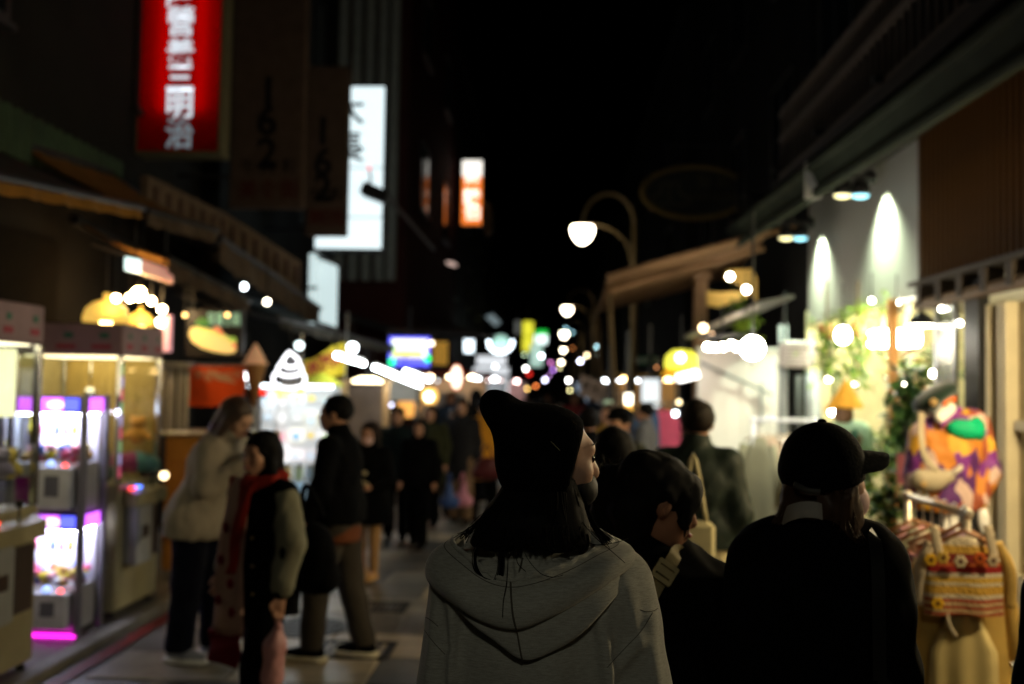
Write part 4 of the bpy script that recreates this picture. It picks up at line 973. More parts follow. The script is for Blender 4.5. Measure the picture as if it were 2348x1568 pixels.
# twin spotlights with their beams
def spotlight(label, px, py, d, apx, apy, power):
    q = P(px, py, d); t = thing('spotlight', label, 'spotlight', q, 'twin spotlights under the canopy')
    for k, (dx, mt) in enumerate(((-.07, E('spot_yellow', (1, .90, .45), 2.6)), (.10, E('spot_cyan', (.35, .82, 1), 2.6)))):
        c = q+Vector((dx, .0, 0)); MB().ell(c+Vector((0, 0, -.005)), (.082, .05, .030), 14, 8).build('lens', mt, t, True)
        MB().lathe([(.085, 0), (.09, .04), (.07, .12), (.03, .15), (0, .15)], c, 16).build('housing', black_plastic, t, True)
    MB().box(q.x-.22, q.x+.24, q.y-.03, q.y+.03, q.z+.15, q.z+.19).build('bar', dark_metal, t)
    MB().tube([q+Vector((0, 0, .19)), q+Vector((0, 0, .5))], .015, 6).build('stem', dark_metal, t)
    hit = PX(apx, apy, XF)
    l = bpy.data.lights.new('beam', 'SPOT'); l.energy = power; l.color = (.84, 1, .70); l.spot_size = math.radians(112); l.spot_blend = 1.0; l.shadow_soft_size = .05
    lo = bpy.data.objects.new('beam_light', l); COL.objects.link(lo); lo.parent = t
    src = Vector((XF-.15, hit.y+.12, hit.z+.14)); lo.location = src-Vector(ORG[t.name])
    MB().lathe([(.06, 0.0), (.065, .05), (.05, .12), (.0, .12)], src+Vector((0, 0, .03)), 14).build('downlight', black_plastic, t, True)
    MB().tube([src+Vector((0, 0, .15)), (q.x+.2, q.y, q.z+.17)], .012, 6).build('arm', dark_metal, t)
    dirv = Vector((.05, 0, -1)).normalized(); lo.rotation_euler = dirv.to_track_quat('-Z', 'Y').to_euler()
spotlight('twin spotlight nearer the viewer, under the canopy on the right', 1948, 447, 9.6, 2040, 455, 480)
spotlight('twin spotlight farther away, lower left of its neighbour under the canopy', 1815, 545, 12.0, 1890, 552, 480)

# ---------------------------------------------------------------- plant shop lights
x0, x1, z0, z1 = rect(2020, 756, 2112, 792, 9.7)
t = thing('panel_lamp', 'large bright white panel lamp hanging in the plant shop', 'lamp', ((x0+x1)/2, 9.7, z0))
MB().bev(x0, x1, 9.7, 10.1, z0, z1, .015).build('diffuser', E('panel_white', (1, .93, .72), 60), t)
for x in (x0+.06, x1-.06): MB().box(x-.03, x+.03, 9.85, 9.9, z1, zpb).build('hanger', M('hanger_olive', (.2, .18, .1), .5), t)
bulb('large round white bulb hanging before the leaves, left in the plant shop', 1932, 768, 9.2, .07, E('bulb_shop', (1, .95, .8), 45), .35, None, 1.15)
pendant('black dome pendant lamp glowing white at the plant shop front', 2112, 746, 8.6, .105, black_plastic, E('pend_white', (1, .97, .9), 20), .3, 1.0)
q = P(2112, 746, 8.6); t = bpy.data.objects['pendant_lamp.002']
MB().lathe([(0, -.012), (.07, -.008), (.1, .0), (.1, .01), (0, .01)], q, 20).build('diffuser', E('pend_disc', (1, .93, .78), 45), t, True)
for px, py, d, r, s, lb in ((1998, 709-20, 9.4, .03, 9, 'small bulb under the fascia over the panel lamp, left of the pair'), (2055, 694, 9.4, .035, 12, 'small bulb under the fascia over the panel lamp, right of the pair'), (2158, 708, 8.3, .028, 8, 'small warm bulb near the frosted glass screen'),
                      (2200, 741, 8.0, .028, 10, 'small white bulb reflected beside the frosted glass screen'), (2139, 856, 8.8, .04, 14, 'white bulb among the leaves above the green beret'), (2038, 865, 10.4, .035, 10, 'white bulb among leaves right of the wooden post'),
                      (1900, 870, 11.6, .04, 10, 'white bulb left of the orange pointed hat'), (1907, 945, 11.2, .045, 16, 'white oval bulb just above the black cap'), (1955, 850, 10.8, .035, 10, 'white bulb among hanging leaves above the orange hat'), (1960, 880, 10.9, .03, 8, 'small bulb directly above the tip of the orange hat'), (2075, 880, 9.6, .025, 8, 'small bulb in the tall plant beside the wooden post')):
    bulb(lb, px, py, d, r*.7, E('shop_b%d' % s, (1, .93, .76), s*4), .2)
# timber post
q = P(2046, 800, 9.3); zt = P(2046, 790, 9.3).z
t = thing('timber_post', 'orange brown timber post in the plant shop opening', 'post', (q.x, 9.3, .08)); MB().bev(q.x-.04, q.x+.04, 9.26, 9.34, .12, zpb, .006).build('shaft', M('orange_timber', (.55, .26, .08), .5, var=.2, scale=8, stretch=(1, 1, .15)), t); MB().bev(q.x-.06, q.x+.06, 9.24, 9.36, .08, .12, .006).build('foot', M('orange_timber', (.55, .26, .08)), t)
# framed picture panel behind, tan cabinet
x0, x1, z0, z1 = rect(2052, 792, 2120, 1000, 11.5); t = thing('wall_shelf', 'peach coloured shelf board on the plant shop wall under the panel lamp', 'shelf', ((x0+x1)/2, 11.5, z0))
MB().box(x0, x1, 11.5, 11.56, z0, z1).build('board', M('peach_board', (.62, .46, .32), .6), t)
for i in range(3): MB().box(x0, x1, 11.36, 11.5, z0+.25+.3*i, z0+.27+.3*i).build('shelf', M('orange_timber', (.55, .26, .08)), t)

# ---------------------------------------------------------------- plants
leaf_mats = [M('leaf_lime', (.20, .30, .03), .45, var=.3), M('leaf_green', (.05, .12, .02), .45, var=.3), M('leaf_dark', (.02, .055, .018), .4, var=.3)]
def leaf_mesh(b, p, d, up, L, W):
    d = d.normalized(); s = d.cross(up); s = s.normalized() if s.length > 1e-4 else Vector((1, 0, 0)); n = s.cross(d)
    v = [p, p+d*L*.35+s*W+n*.1*L, p+d*L+n*-.1*L, p+d*L*.35-s*W+n*.1*L, p+d*L*.4]
    b.add(v, [(0, 1, 4), (1, 2, 4), (2, 3, 4), (3, 0, 4)])
def plant(name, label, pts, r, n, L, mats, stem, pot=None, cat='plant', drop=0.0, seed=1):
    rr = random.Random(seed); t = thing(name, label, cat, stem[-1])
    bs = [MB() for _ in mats]
    for i in range(n):
        c = Vector(pts[rr.randrange(len(pts))]); o_ = Vector((rr.gauss(0, 1), rr.gauss(0, 1), rr.gauss(0, 1)))*r*.55
        d = Vector((rr.gauss(0, 1), rr.gauss(0, 1)-.3, rr.gauss(0, .6)-drop)); leaf_mesh(bs[rr.randrange(len(mats))], c+o_, d, Vector((0, 0, 1)), L*rr.uniform(.6, 1.3), L*rr.uniform(.18, .3))
    for b, m_ in zip(bs, mats): b.build('foliage', m_, t)
    MB().tube(stem, .012, 6).build('stem', M('stem_brown', (.10, .06, .03), .7), t)
    if pot:
        q, pr, ph, pm_ = pot; MB().lathe([(pr*.7, 0), (pr, ph), (pr*.9, ph), (pr*.85, ph*.9), (0, ph*.9)], q, 14).build('pot', pm_, t, True)
    return t
def run(a, b, n): return [Vector(a).lerp(Vector(b), i/(n-1)) for i in range(n)]
terra = M('terracotta', (.35, .14, .06), .7)
a, b = P(1895, 765, 10.2), P(1905, 865, 10.2)
plant('hanging_plant', 'lime hanging plant left of the large round bulb', run(a, b, 6), .17, 240, .10, leaf_mats[:2], [a+Vector((0, 0, .55)), a, b], (a+Vector((0, 0, -.05)), .09, .14, terra), drop=.6, seed=2)
a, b = P(1966, 760, 10.0), P(1972, 870, 10.0)
plant('hanging_plant', 'green trailing plant right of the large round bulb', run(a, b, 6), .12, 180, .09, leaf_mats[:2], [a+Vector((0, 0, .5)), a, b], (a+Vector((0, 0, -.04)), .08, .12, terra), drop=.8, seed=3)
a, b = P(2030, 700, 9.6), P(1890, 740, 11.5)
plant('climbing_plant', 'pale creeper along the lower edge of the lit fascia', run(a, b, 12), .10, 200, .08, [leaf_mats[0]], [a, b], drop=.4, seed=4)
pts = run(P(2045, 850, 9.9), P(2180, 850, 8.9), 10)+run(P(2090, 830, 9.5), P(2150, 880, 9.0), 6)
plant('leafy_plant', 'bright leafy plant spreading above the green beret', pts, .14, 420, .10, leaf_mats[:2], [P(2110, 905, 9.3), P(2110, 860, 9.3)], seed=5)
pts = run(P(2080, 870, 8.2), P(2072, 1045, 8.2), 14)
plant('tall_plant', 'tall dark green plant standing left of the colourful jacket', pts, .14, 520, .13, leaf_mats[1:], [P(2078, 860, 8.2), P(2072, 1060, 8.2), P(2072, 1250, 8.2)], (Vector((P(2072, 1250, 8.2).x, 8.2, .09)), .16, .3, terra), seed=6)
pts = run(P(1985, 1010, 9.4), P(2060, 1040, 9.0), 8)+run(P(2010, 1075, 8.8), P(2060, 1050, 8.8), 5)
plant('leafy_plant', 'lime variegated plant left of the pink panel at chest height', pts, .12, 320, .11, leaf_mats[:2], [P(2030, 1020, 9.1), P(2030, 1100, 9.1), (P(2030, 1100, 9.1).x, 9.1, .1)], (Vector((P(2030, 1100, 9.1).x, 9.1, .08)), .15, .28, white_paint), seed=7)
pts = run(P(1990, 1150, 7.6), P(2065, 1135, 7.6), 8)+run(P(2005, 1190, 7.4), P(2060, 1180, 7.4), 6)
plant('leafy_plant', 'low green plant behind the cap woman, above the hangers', pts, .10, 300, .10, leaf_mats, [P(2030, 1150, 7.5), P(2030, 1240, 7.5), (P(2030, 1240, 7.5).x, 7.5, .1)], (Vector((P(2030, 1240, 7.5).x, 7.5, .08)), .14, .28, terra), seed=8)
pts = run(P(1690, 700, 13.0), P(1720, 760, 13.0), 6)
plant('hanging_plant', 'olive hanging plant under the yellow wall, above the round globe', pts, .15, 180, .12, [leaf_mats[0]], [P(1700, 690, 13), P(1710, 770, 13)], seed=9)
# pink panel beside the tall plant
x0, x1, z0, z1 = rect(2058, 1040, 2098, 1110, 7.9); t = thing('price_board', 'dull pink board hanging left of the colourful jacket', 'board', ((x0+x1)/2, 7.9, z0))
MB().box(x0, x1, 7.9, 7.92, z0, z1).build('panel', M('dull_pink', (.36, .10, .12), .6), t); MB().tube([((x0+x1)/2, 7.91, z1), ((x0+x1)/2, 7.91, z1+.25)], .006, 5).build('cord', black_plastic, t)

# ---------------------------------------------------------------- mannequins
def patch_mat():
    mt = bpy.data.materials.new('patchwork_fabric'); mt.use_nodes = True; nt = mt.node_tree; b = nt.nodes['Principled BSDF']; L = nt.links.new
    tc = nt.nodes.new('ShaderNodeTexCoord'); mp = nt.nodes.new('ShaderNodeMapping'); mp.inputs['Scale'].default_value = (16, 16, 8); L(tc.outputs['Object'], mp.inputs[0])
    vo = nt.nodes.new('ShaderNodeTexVoronoi'); vo.inputs['Scale'].default_value = 1.0; L(mp.outputs[0], vo.inputs[0])
    se = nt.nodes.new('ShaderNodeSeparateColor'); L(vo.outputs['Color'], se.inputs[0])
    r = nt.nodes.new('ShaderNodeValToRGB'); r.color_ramp.interpolation = 'CONSTANT'
    for i, (p, c) in enumerate(((0, (.50, .17, .012)), (.20, (.07, .008, .10)), (.42, (.58, .30, .02)), (.55, (.17, .02, .20)), (.74, (.28, .06, .02)), (.88, (.52, .36, .30)))):
        e = r.color_ramp.elements[0] if i == 0 else r.color_ramp.elements[1] if i == 1 else r.color_ramp.elements.new(p)
        e.position = p; e.color = c+(1,)
    L(se.outputs[0], r.inputs[0]); L(r.outputs[0], b.inputs['Base Color']); b.inputs['Roughness'].default_value = .7
    return mt
md = 6.6; mq = P(2180, 1050, md); fl = .08
t = thing('mannequin', 'mannequin in a colourful patchwork jacket and dark green beret by the cream door', 'mannequin', (mq.x, md, fl))
def m_(px, py, dd=0): return P(px, py, md+dd)
patch = patch_mat()
blob('jacket', [cap(m_(2140, 985), m_(2230, 965), .085, .085), ell(m_(2178, 1030), (.22, .15, .22)), cap(m_(2165, 1050), m_(2165, 1155), .19, .20, (1.12, .8, 1)), cap(m_(2240, 975), m_(2262, 1080, -.02), .085, .075), cap(m_(2262, 1080, -.02), m_(2248, 1150, -.08), .075, .055), cap(m_(2112, 995), m_(2098, 1090), .08, .065), cap(m_(2098, 1090), m_(2110, 1150, -.05), .065, .05), cut((0, 0, -1), m_(2170, 1168))], patch, t, .014, .03, (.010, 40, 3))
gp = M('green_yoke', (.0, .33, .14), .6, var=.1)
blob('shoulder_yoke', [ell(m_(2212, 985, -.13), (.115, .05, .065), rotm(0, 0, .15)), ell(m_(2236, 985, -.075), (.06, .06, .085))], gp, t, .010, .03)
blob('collar', [cap(m_(2150, 955, -.11), m_(2182, 932, -.08), .026, .026), cap(m_(2158, 966, -.12), m_(2180, 942, -.10), .022, .022)], M('collar_white', (.72, .69, .6), .7), t, .010)
blob('neck_scarf', [cap(m_(2165, 925, -.07), m_(2185, 915, -.04), .022, .02)], M('scarf_orange', (.8, .15, .02), .6), t, .008)
blob('purple_collar', [cap(m_(2160, 972, -.13), m_(2200, 938, -.08), .018, .02)], M('purple_trim', (.22, .03, .22), .6), t, .008)
blob('body', [ell(m_(2150, 925, .02), (.085, .095, .11)), cap(m_(2160, 940, .02), m_(2168, 990, .02), .05, .055), cap(m_(2168, 1000, .02), (mq.x-.04, md+.02, .95), .12, .12), cap((mq.x-.1, md+.02, .95), (mq.x-.1, md+.02, .12), .08, .05), cap((mq.x+.06, md+.02, .95), (mq.x+.06, md+.02, .12), .08, .05), cap(m_(2248, 1150, -.08), m_(2252, 1180, -.1), .03, .03), ell(m_(2254, 1195, -.11), (.035, .03, .05)), cap(m_(2262, 1195, -.11), m_(2262, 1218, -.12), .012, .009), cap(m_(2252, 1200, -.11), m_(2250, 1222, -.12), .012, .009)], M('mannequin_white', (.70, .66, .6), .5), t, .012)
bm = M('beret_green', (.003, .016, .010), .9, sheen=.4)
blob('beret', [ell(m_(2142, 908), (.145, .13, .062), rotm(0, 0, -.55)), ell(m_(2125, 928), (.08, .09, .06)), ell(m_(2168, 895), (.07, .08, .05))], bm, t, .012)
MB().ell(m_(2140, 922, -.135), (.026, .012, .026)).build('beret_button', M('tan_button', (.35, .22, .08), .5), t, True)
blob('trousers', [cap((mq.x-.1, md+.02, 1.0), (mq.x-.1, md+.02, .2), .115, .09), cap((mq.x+.07, md+.02, 1.0), (mq.x+.07, md+.02, .2), .115, .09)], M('mann_trousers', (.02, .02, .022), .8), t, .018)
MB().lathe([(.2, 0), (.2, .02), (.03, .04), (0, .04)], (mq.x, md, fl), 20).build('stand', steel, t)
# cream sling bag hung across the jacket
t = thing('sling_bag', 'cream sling bag worn across the patchwork jacket of the mannequin', 'bag', m_(2140, 1135, -.2))
crm = M('cream_canvas', (.36, .30, .20), .7, var=.12, bump=.2)
blob('pouch', [cap(m_(2112, 1098, -.20), m_(2175, 1092, -.2), .062, .04), ell(m_(2130, 1105, -.2), (.105, .055, .062))], crm, t, .010, .03)
MB().tube(spl([m_(2112, 945, -.10), m_(2112, 1000, -.19), m_(2122, 1050, -.22), m_(2150, 1080, -.23)], 5), .021, 10, flat=.25, up=(0, 1, 0)).build('strap', crm, t, True)
MB().tube(spl([m_(2175, 1090, -.23), m_(2192, 1080, -.24), m_(2206, 1070, -.21)], 4), [.014]*4+[.018]*5, 8, flat=.4, up=(0, 1, 0)).build('tail', M('cream_light', (.42, .37, .28), .7), t, True)
MB().ell(m_(2118, 1110, -.262), (.02, .006, .02)).build('badge', M('tan_button', (.35, .22, .08)), t, True)
# second mannequin: orange pointed hat
hd = 9.0
def h_(px, py, dd=0): return P(px, py, hd+dd)
hq = h_(1940, 960); t = thing('mannequin', 'mannequin in an orange pointed knit hat and mint jacket behind the cap brim', 'mannequin', (hq.x, hd, fl))
a = h_(1940, 868); b = h_(1932, 935)
MB().add([a]+[Vector((b.x+.175*math.cos(2*PI*k/18)+.012, b.y+.14*math.sin(2*PI*k/18), b.z+.02*math.sin(2*PI*k/9)-.06*math.cos(2*PI*k/18)*-.35)) for k in range(18)], [(0, 1+(k+1) % 18, 1+k) for k in range(18)]+[tuple(range(1, 19))]).build('hat', M('orange_knit', (.72, .34, .03), .8, var=.15, scale=25, bump=.5, bscale=60), t)
blob('body', [ell(h_(1933, 950), (.085, .095, .115)), cap(h_(1936, 975), h_(1940, 1000), .05, .05), cap(h_(1945, 1010), (hq.x, hd, 1.0), .14, .12), cap((hq.x-.08, hd, .95), (hq.x-.08, hd, .12), .08, .05), cap((hq.x+.08, hd, .95), (hq.x+.08, hd, .12), .08, .05)], M('mannequin_tan', (.16, .09, .05), .5), t, .014)
blob('jacket', [cap(h_(1915, 985), h_(1972, 985), .075, .075), cap(h_(1945, 1000), h_(1945, 1110), .15, .17, (1.2, .8, 1)), cap(h_(1975, 985), h_(1985, 1080), .07, .06), cap(h_(1908, 990), h_(1900, 1080), .07, .06), cut((0, 0, -1), h_(1940, 1115))], M('mint_fabric', (.32, .50, .33), .75, var=.15), t, .014, .03, (.006, 40, 5))
for px in (1930, 1958): MB().tube([h_(px, 985, -.165), h_(px+4, 1030, -.19), h_(px+4, 1080, -.19)], .022, 6, flat=.4, up=(0, 1, 0)).build('jacket_stripe', M('dark_teal', (.01, .10, .06), .7), t)
MB().lathe([(.2, 0), (.2, .02), (.03, .04), (0, .04)], (hq.x, hd, fl), 20).build('stand', steel, t)
# denim clothes hanging behind the cap brim
# ---------------------------------------------------------------- garments on hangers
def garment(label, top, wid, length, mat, ang=0, sleeves=True, group=None, hem=.25, thick=.05, seed=0, hang_mat=None, z_hook=None, cat='garment', name='hanging_garment', hanger=True, folds=5, famp=.35):
    top = Vector(top); t = thing(name, label, cat, top, group); rr = random.Random(seed); ux = Vector((math.cos(ang), math.sin(ang), 0)); uy = Vector((-math.sin(ang), math.cos(ang), 0))
    rows = []; n = 24 if folds == 5 else 56; K = 9; ph = rr.random()*6
    for j in range(K):
        u = j/(K-1); ww = wid*(.42+.58*min(1, u*5))*(1+hem*u); zz_ = -length*u
        if j == 0: ww = wid*.35
        ring = []
        for k in range(n):
            a_ = 2*PI*k/n; f = 1+famp*(.3+.7*u)*math.sin(a_*folds+ph)*abs(math.sin(a_)); x = ww/2*math.cos(a_); y = thick*(.5+.7*u)*math.sin(a_)*f
            ring.append(top+ux*x+uy*y+Vector((0, 0, zz_-.10*wid*abs(math.cos(a_))*(1 if j == 1 else .4*u))))
        rows.append(ring)
    g = MB().grid(rows, True); g.f.append(tuple(range(n-1, -1, -1))); g.build('cloth', mat, t, True)
    if sleeves:
        for s in (-1, 1):
            p = top+ux*(s*wid*.44)+Vector((0, 0, -.07)); MB().tube([p, p+ux*s*.05+Vector((0, 0, -length*.3)), p+ux*s*.06+Vector((0, 0, -length*.62))], [.05, .05, .04], 10, flat=.7).build('sleeve', mat, t, True)
    if hanger:
        hm = hang_mat or M('hanger_wood', (.30, .13, .05), .45); z = z_hook if z_hook else top.z+.14
        MB().tube([top+ux*(wid*.4)+Vector((0, 0, -.035)), top+Vector((0, 0, .03)), top-ux*(wid*.4)+Vector((0, 0, -.035))], .010, 6).build('hanger', hm, t, True)
        MB().tube(spl([top+Vector((0, 0, .03)), (top.x, top.y, z-.01), (top.x+ux.x*.02, top.y+ux.y*.02, z+.018), (top.x+ux.x*.035, top.y+ux.y*.035, z)], 4), .004, 5).build('hook', steel, t)
    return t
def rack(label, a, b, feet=True, mat=None, posts=2):
    a = Vector(a); b = Vector(b); t = thing('clothes_rail', label, 'clothes rail', ((a.x+b.x)/2, (a.y+b.y)/2, .02)); mt = mat or steel
    MB().tube([a, b], .017, 10).build('rail', mt, t, True)
    for p in ((a, b) if posts == 2 else (a,)):
        MB().tube([p+Vector((0, 0, .0)), (p.x, p.y, .05)], .017, 10).build('post', mt, t, True); MB().ell(p, .028).build('joint', mt, t, True)
        MB().tube([(p.x-.22, p.y, .04), (p.x+.22, p.y, .04)], .018, 8).build('foot', mt, t, True)
    return t
# front rail with wooden hangers and the crochet cardigan
ra = P(2216, 1178, 4.5); rb = P(2080, 1152, 5.25); rb.z = ra.z
rack('cream metal clothes rail in front of the patchwork jacket', ra, rb, mat=M('rail_cream', (.62, .52, .38), .35, .3, var=.05))
gc = [((.62, .40, .10), 'mustard'), ((.45, .22, .30), 'dusty pink'), ((.28, .10, .05), 'rust brown'), ((.60, .50, .36), 'oatmeal'), ((.30, .30, .20), 'olive'), ((.52, .26, .28), 'rose')]
for i in range(6):
    u = .10+.15*i; p = ra.lerp(rb, u); garment('%s garment hanging on the cream clothes rail behind the cardigan' % gc[i][1], p+Vector((0, 0, -.14)), .40, .72+.04*(i % 3), M('g_'+gc[i][1].replace(' ', '_'), gc[i][0], .8, var=.15), ang=.12, group='garments on the cream rail', seed=i, z_hook=p.z+.01)
def cardigan_mat():
    mt = bpy.data.materials.new('crochet_knit'); mt.use_nodes = True; nt = mt.node_tree; b = nt.nodes['Principled BSDF']; L = nt.links.new
    tc = nt.nodes.new('ShaderNodeTexCoord'); s = nt.nodes.new('ShaderNodeSeparateXYZ'); L(tc.outputs['Object'], s.inputs[0])
    mr = nt.nodes.new('ShaderNodeMapRange'); mr.inputs[1].default_value = -.36; mr.inputs[2].default_value = 0.0; L(s.outputs[2], mr.inputs[0])
    r = nt.nodes.new('ShaderNodeValToRGB'); r.color_ramp.interpolation = 'CONSTANT'
    st = ((0, (.45, .08, .02)), (.05, (.62, .42, .2)), (.09, (.42, .07, .02)), (.13, (.58, .4, .18)), (.17, (.40, .07, .02)), (.21, (.60, .42, .2)), (.25, (.42, .07, .02)), (.29, (.68, .55, .36)), (.34, (.66, .36, .04)), (.44, (.68, .55, .36)), (.48, (.68, .40, .05)), (.54, (.70, .58, .4)), (.59, (.36, .012, .008)), (.67, (.55, .12, .02)), (.71, (.22, .02, .012)), (.82, (.62, .36, .05)), (.91, (.62, .50, .32)))
    for i, (p, c) in enumerate(st):
        e = r.color_ramp.elements[0] if i == 0 else r.color_ramp.elements[1] if i == 1 else r.color_ramp.elements.new(p)
        e.position = p; e.color = c+(1,)
    L(mr.outputs[0], r.inputs[0]); L(r.outputs[0], b.inputs['Base Color']); b.inputs['Roughness'].default_value = .85
    w_ = nt.nodes.new('ShaderNodeTexVoronoi'); w_.inputs['Scale'].default_value = 90; L(tc.outputs['Object'], w_.inputs[0]); bp = nt.nodes.new('ShaderNodeBump'); bp.inputs['Strength'].default_value = .8; bp.inputs['Distance'].default_value = .01; L(w_.outputs[0], bp.inputs['Height']); L(bp.outputs[0], b.inputs['Normal'])
    return mt
cd = 4.42; tp = P(2208, 1232, cd); wd = (P(2298, 1300, cd)-P(2118, 1300, cd)).x
t = garment('striped red, mustard and cream crochet cardigan hanging on the end of the rail', tp, wd*.98, (tp-P(2208, 1402, cd)).z, cardigan_mat(), 0.0, False, None, .04, .05, 3, M('hanger_wood', (.30, .13, .05)), ra.z+.01, 'cardigan', 'hanging_cardigan')
mus = M('mustard_knit', (.60, .38, .10), .85, var=.15, bump=.4, bscale=80)
MB().tube(spl([P(2285, 1245, cd), P(2312, 1310, cd), P(2312, 1390, cd+.02)], 5), [.024]*3+[.030]*8, 10).build('sleeve', mus, t, True)
MB().tube(spl([P(2135, 1245, cd+.02), P(2112, 1300, cd+.02), P(2108, 1385, cd+.03)], 5), [.024]*3+[.028]*8, 10).build('sleeve', M('cream_knit', (.62, .5, .33), .85, bump=.4), t, True)
for px in (2148, 2272): MB().tube(spl([P(px-8, 1205, cd-.03), P(px, 1245, cd-.05), P(px+6, 1275, cd-.055)], 4), .019, 8, flat=.3, up=(0, 1, 0)).build('button_band', M('cream_knit', (.62, .5, .33)), t, True)
for px, py, cc in ((2132, 1283, (.75, .42, .02)), (2160, 1278, (.55, .35, .06)), (2200, 1287, (.62, .5, .3)), (2245, 1280, (.62, .12, .02)), (2275, 1285, (.65, .5, .3)), (2148, 1383, (.75, .42, .02))):
    b = MB(); q = P(px, py, cd-.075)
    for k in range(6): b.ell(q+Vector((.017*math.cos(k*PI/3), -.004, .017*math.sin(k*PI/3))), (.012, .006, .012), 8, 5)
    b.build('crochet_flower', M('flower_%d%d' % (int(cc[0]*99), int(cc[1]*99)), cc, .8), t, True)
    MB().ell(q+Vector((0, -.008, 0)), (.009, .006, .009), 8, 5).build('flower_centre', M('flower_dark', (.10, .015, .01), .8), t, True)
garment('lilac top hanging behind the crochet cardigan', tp+Vector((.02, .09, .015)), wd*.8, .30, M('lilac_cloth', (.45, .30, .40), .8, var=.1), 0, False, 'garments on the cream rail', .1, .04, 8, None, ra.z+.01)
tp2 = P(2208, 1392, cd+.05)
sk = garment('long pleated mustard yellow skirt hanging under the crochet cardigan', tp2, wd*.82, tp2.z-.12, M('skirt_mustard', (.60, .47, .20), .8, var=.12, scale=4), 0, False, None, .22, .070, 4, None, None, 'skirt', 'hanging_skirt', False, 7, .45)
MB().tube(spl([P(2170, 1392, cd-.03), P(2175, 1430, cd-.05), P(2192, 1460, cd-.055)], 4), .009, 6).build('tie_cord', M('cream_knit', (.62, .5, .33)), sk, True)
MB().tube([tp2+Vector((-.1, 0, 0)), tp2+Vector((-.08, -.02, .22)), tp2+Vector((.08, -.02, .22)), tp2+Vector((.1, 0, 0))], .006, 6).build('hanging_loop', M('cream_knit', (.62, .5, .33)), sk, True)
# metal bin at the lower right
q = P(2318, 1525, 5.6); t = thing('metal_bin', 'grey metal bin on the floor at the lower right corner', 'bin', (q.x, 5.6, .08))
MB().lathe([(.13, 0), (.16, .28), (.165, .29), (.15, .29), (.12, .02), (0, .02)], (q.x, 5.6, .08), 18).build('body', steel, t, True); MB().tube([(q.x+.16*math.cos(a_), 5.6+.16*math.sin(a_), .37) for a_ in np.linspace(0, 2*PI, 19)], .008, 6).build('rim', steel, t)

# ---------------------------------------------------------------- second clothes stall with white partition
x0, x1, z0, z1 = rect(1603, 800, 1800, 1175, 13.2)
t = thing('partition_wall', 'tall white lit partition wall behind the man in the dark green jacket', 'partition', ((x0+x1)/2, 13.2, 0))
wp = M('partition_white', (.74, .70, .68), .6, var=.05, scale=2)
for i in range(2): MB().box(x0+(x1-x0)*i/2+.004, x0+(x1-x0)*(i+1)/2-.004, 13.2, 13.28, .0, z1).build('panel', wp, t)
MB().box(x0-.03, x0, 13.18, 13.3, 0, z1+.02).build('frame', white_paint, t); MB().box(x0, x1, 13.17, 13.198, z1-.03, z1+.02).build('frame', white_paint, t)
MB().tube([P(1605, 830, 13.1), P(1770, 905, 13.1)], .018, 6).build('diagonal_rail', M('grey_rail', (.25, .27, .29), .5), t); MB().tube([P(1745, 880, 13.1), P(1745, 975, 13.1)], .02, 6).build('hook_bar', M('grey_rail', (.25, .27, .29)), t)
# globe, row of bulbs on a bar
q = P(1725, 798, 8.0); t = thing('globe_lamp', 'big round white globe lamp over the white partition', 'lamp', q)
MB().ell(q, .09, 20, 12).build('globe', E('globe_white', (1, .95, .86), 170), t, True); MB().tube([q+Vector((0, 0, .08)), q+Vector((0, 0, 1.1))], .010, 6).build('stem', dark_metal, t)
t = thing('lamp_bar', 'metal bar with a row of glowing bulbs over the white partition', 'lamp', P(1655, 780, 11.8))
MB().tube([P(1600, 772, 11.8), P(1712, 765, 11.8)], .02, 8).build('bar', dark_metal, t)
for px, py in ((1622, 795), (1640, 797), (1658, 795), (1676, 790), (1690, 796)): MB().ell(P(px, py, 11.8), (.040, .040, .036)).build('bulb', E('bar_bulb', (1, .86, .66), 120), t, True)
MB().tube([P(1655, 768, 11.8), P(1655, 700, 11.8)], .012, 6).build('stem', dark_metal, t)
# wall unit, pipes
x0, x1, z0, z1 = rect(1797, 782, 1872, 842, 12.0); t = thing('air_conditioner', 'pale grey wall unit box left of the plant shop', 'air conditioner', ((x0+x1)/2, 12.0, z0))
MB().bev(x0, x1, 12.0, 12.3, z0, z1, .02).build('casing', M('unit_grey', (.45, .42, .42), .4, var=.08), t)
for i in range(5): MB().box(x0+.03, x1-.12, 11.985, 11.999, z0+.04+.045*i, z0+.055+.045*i).build('louvre', M('louvre_grey', (.25, .24, .24), .5), t)
MB().tube([(x0+.05, 12.2, z1), (x0+.05, 12.2, z1+.6)], .02, 6).build('bracket', dark_metal, t)
for px, a_, b_, d, r_, lb in ((1795, 745, 860, 12.4, .06, 'grey downpipe left of the wall unit'), (1830, 860, 1000, 12.6, .05, 'dark downpipe under the wall unit'), (1865, 850, 1150, 12.45, .10, 'grey pillar between the white partition and the plant shop')):
    u = P(px, a_, d); v = P(px, b_, d); t = thing('downpipe', lb, 'pipe', (u.x, d, v.z)); mt = M('pipe_grey', (.22, .24, .26), .5) if r_ != .05 else dark_metal
    MB().tube([(u.x, d, 0), (u.x, d, u.z)], r_, 10).build('pipe', mt, t, True); MB().tube([(u.x, d, v.z+.1), (u.x, d, v.z+.14)], r_*1.25, 10).build('collar', mt, t)
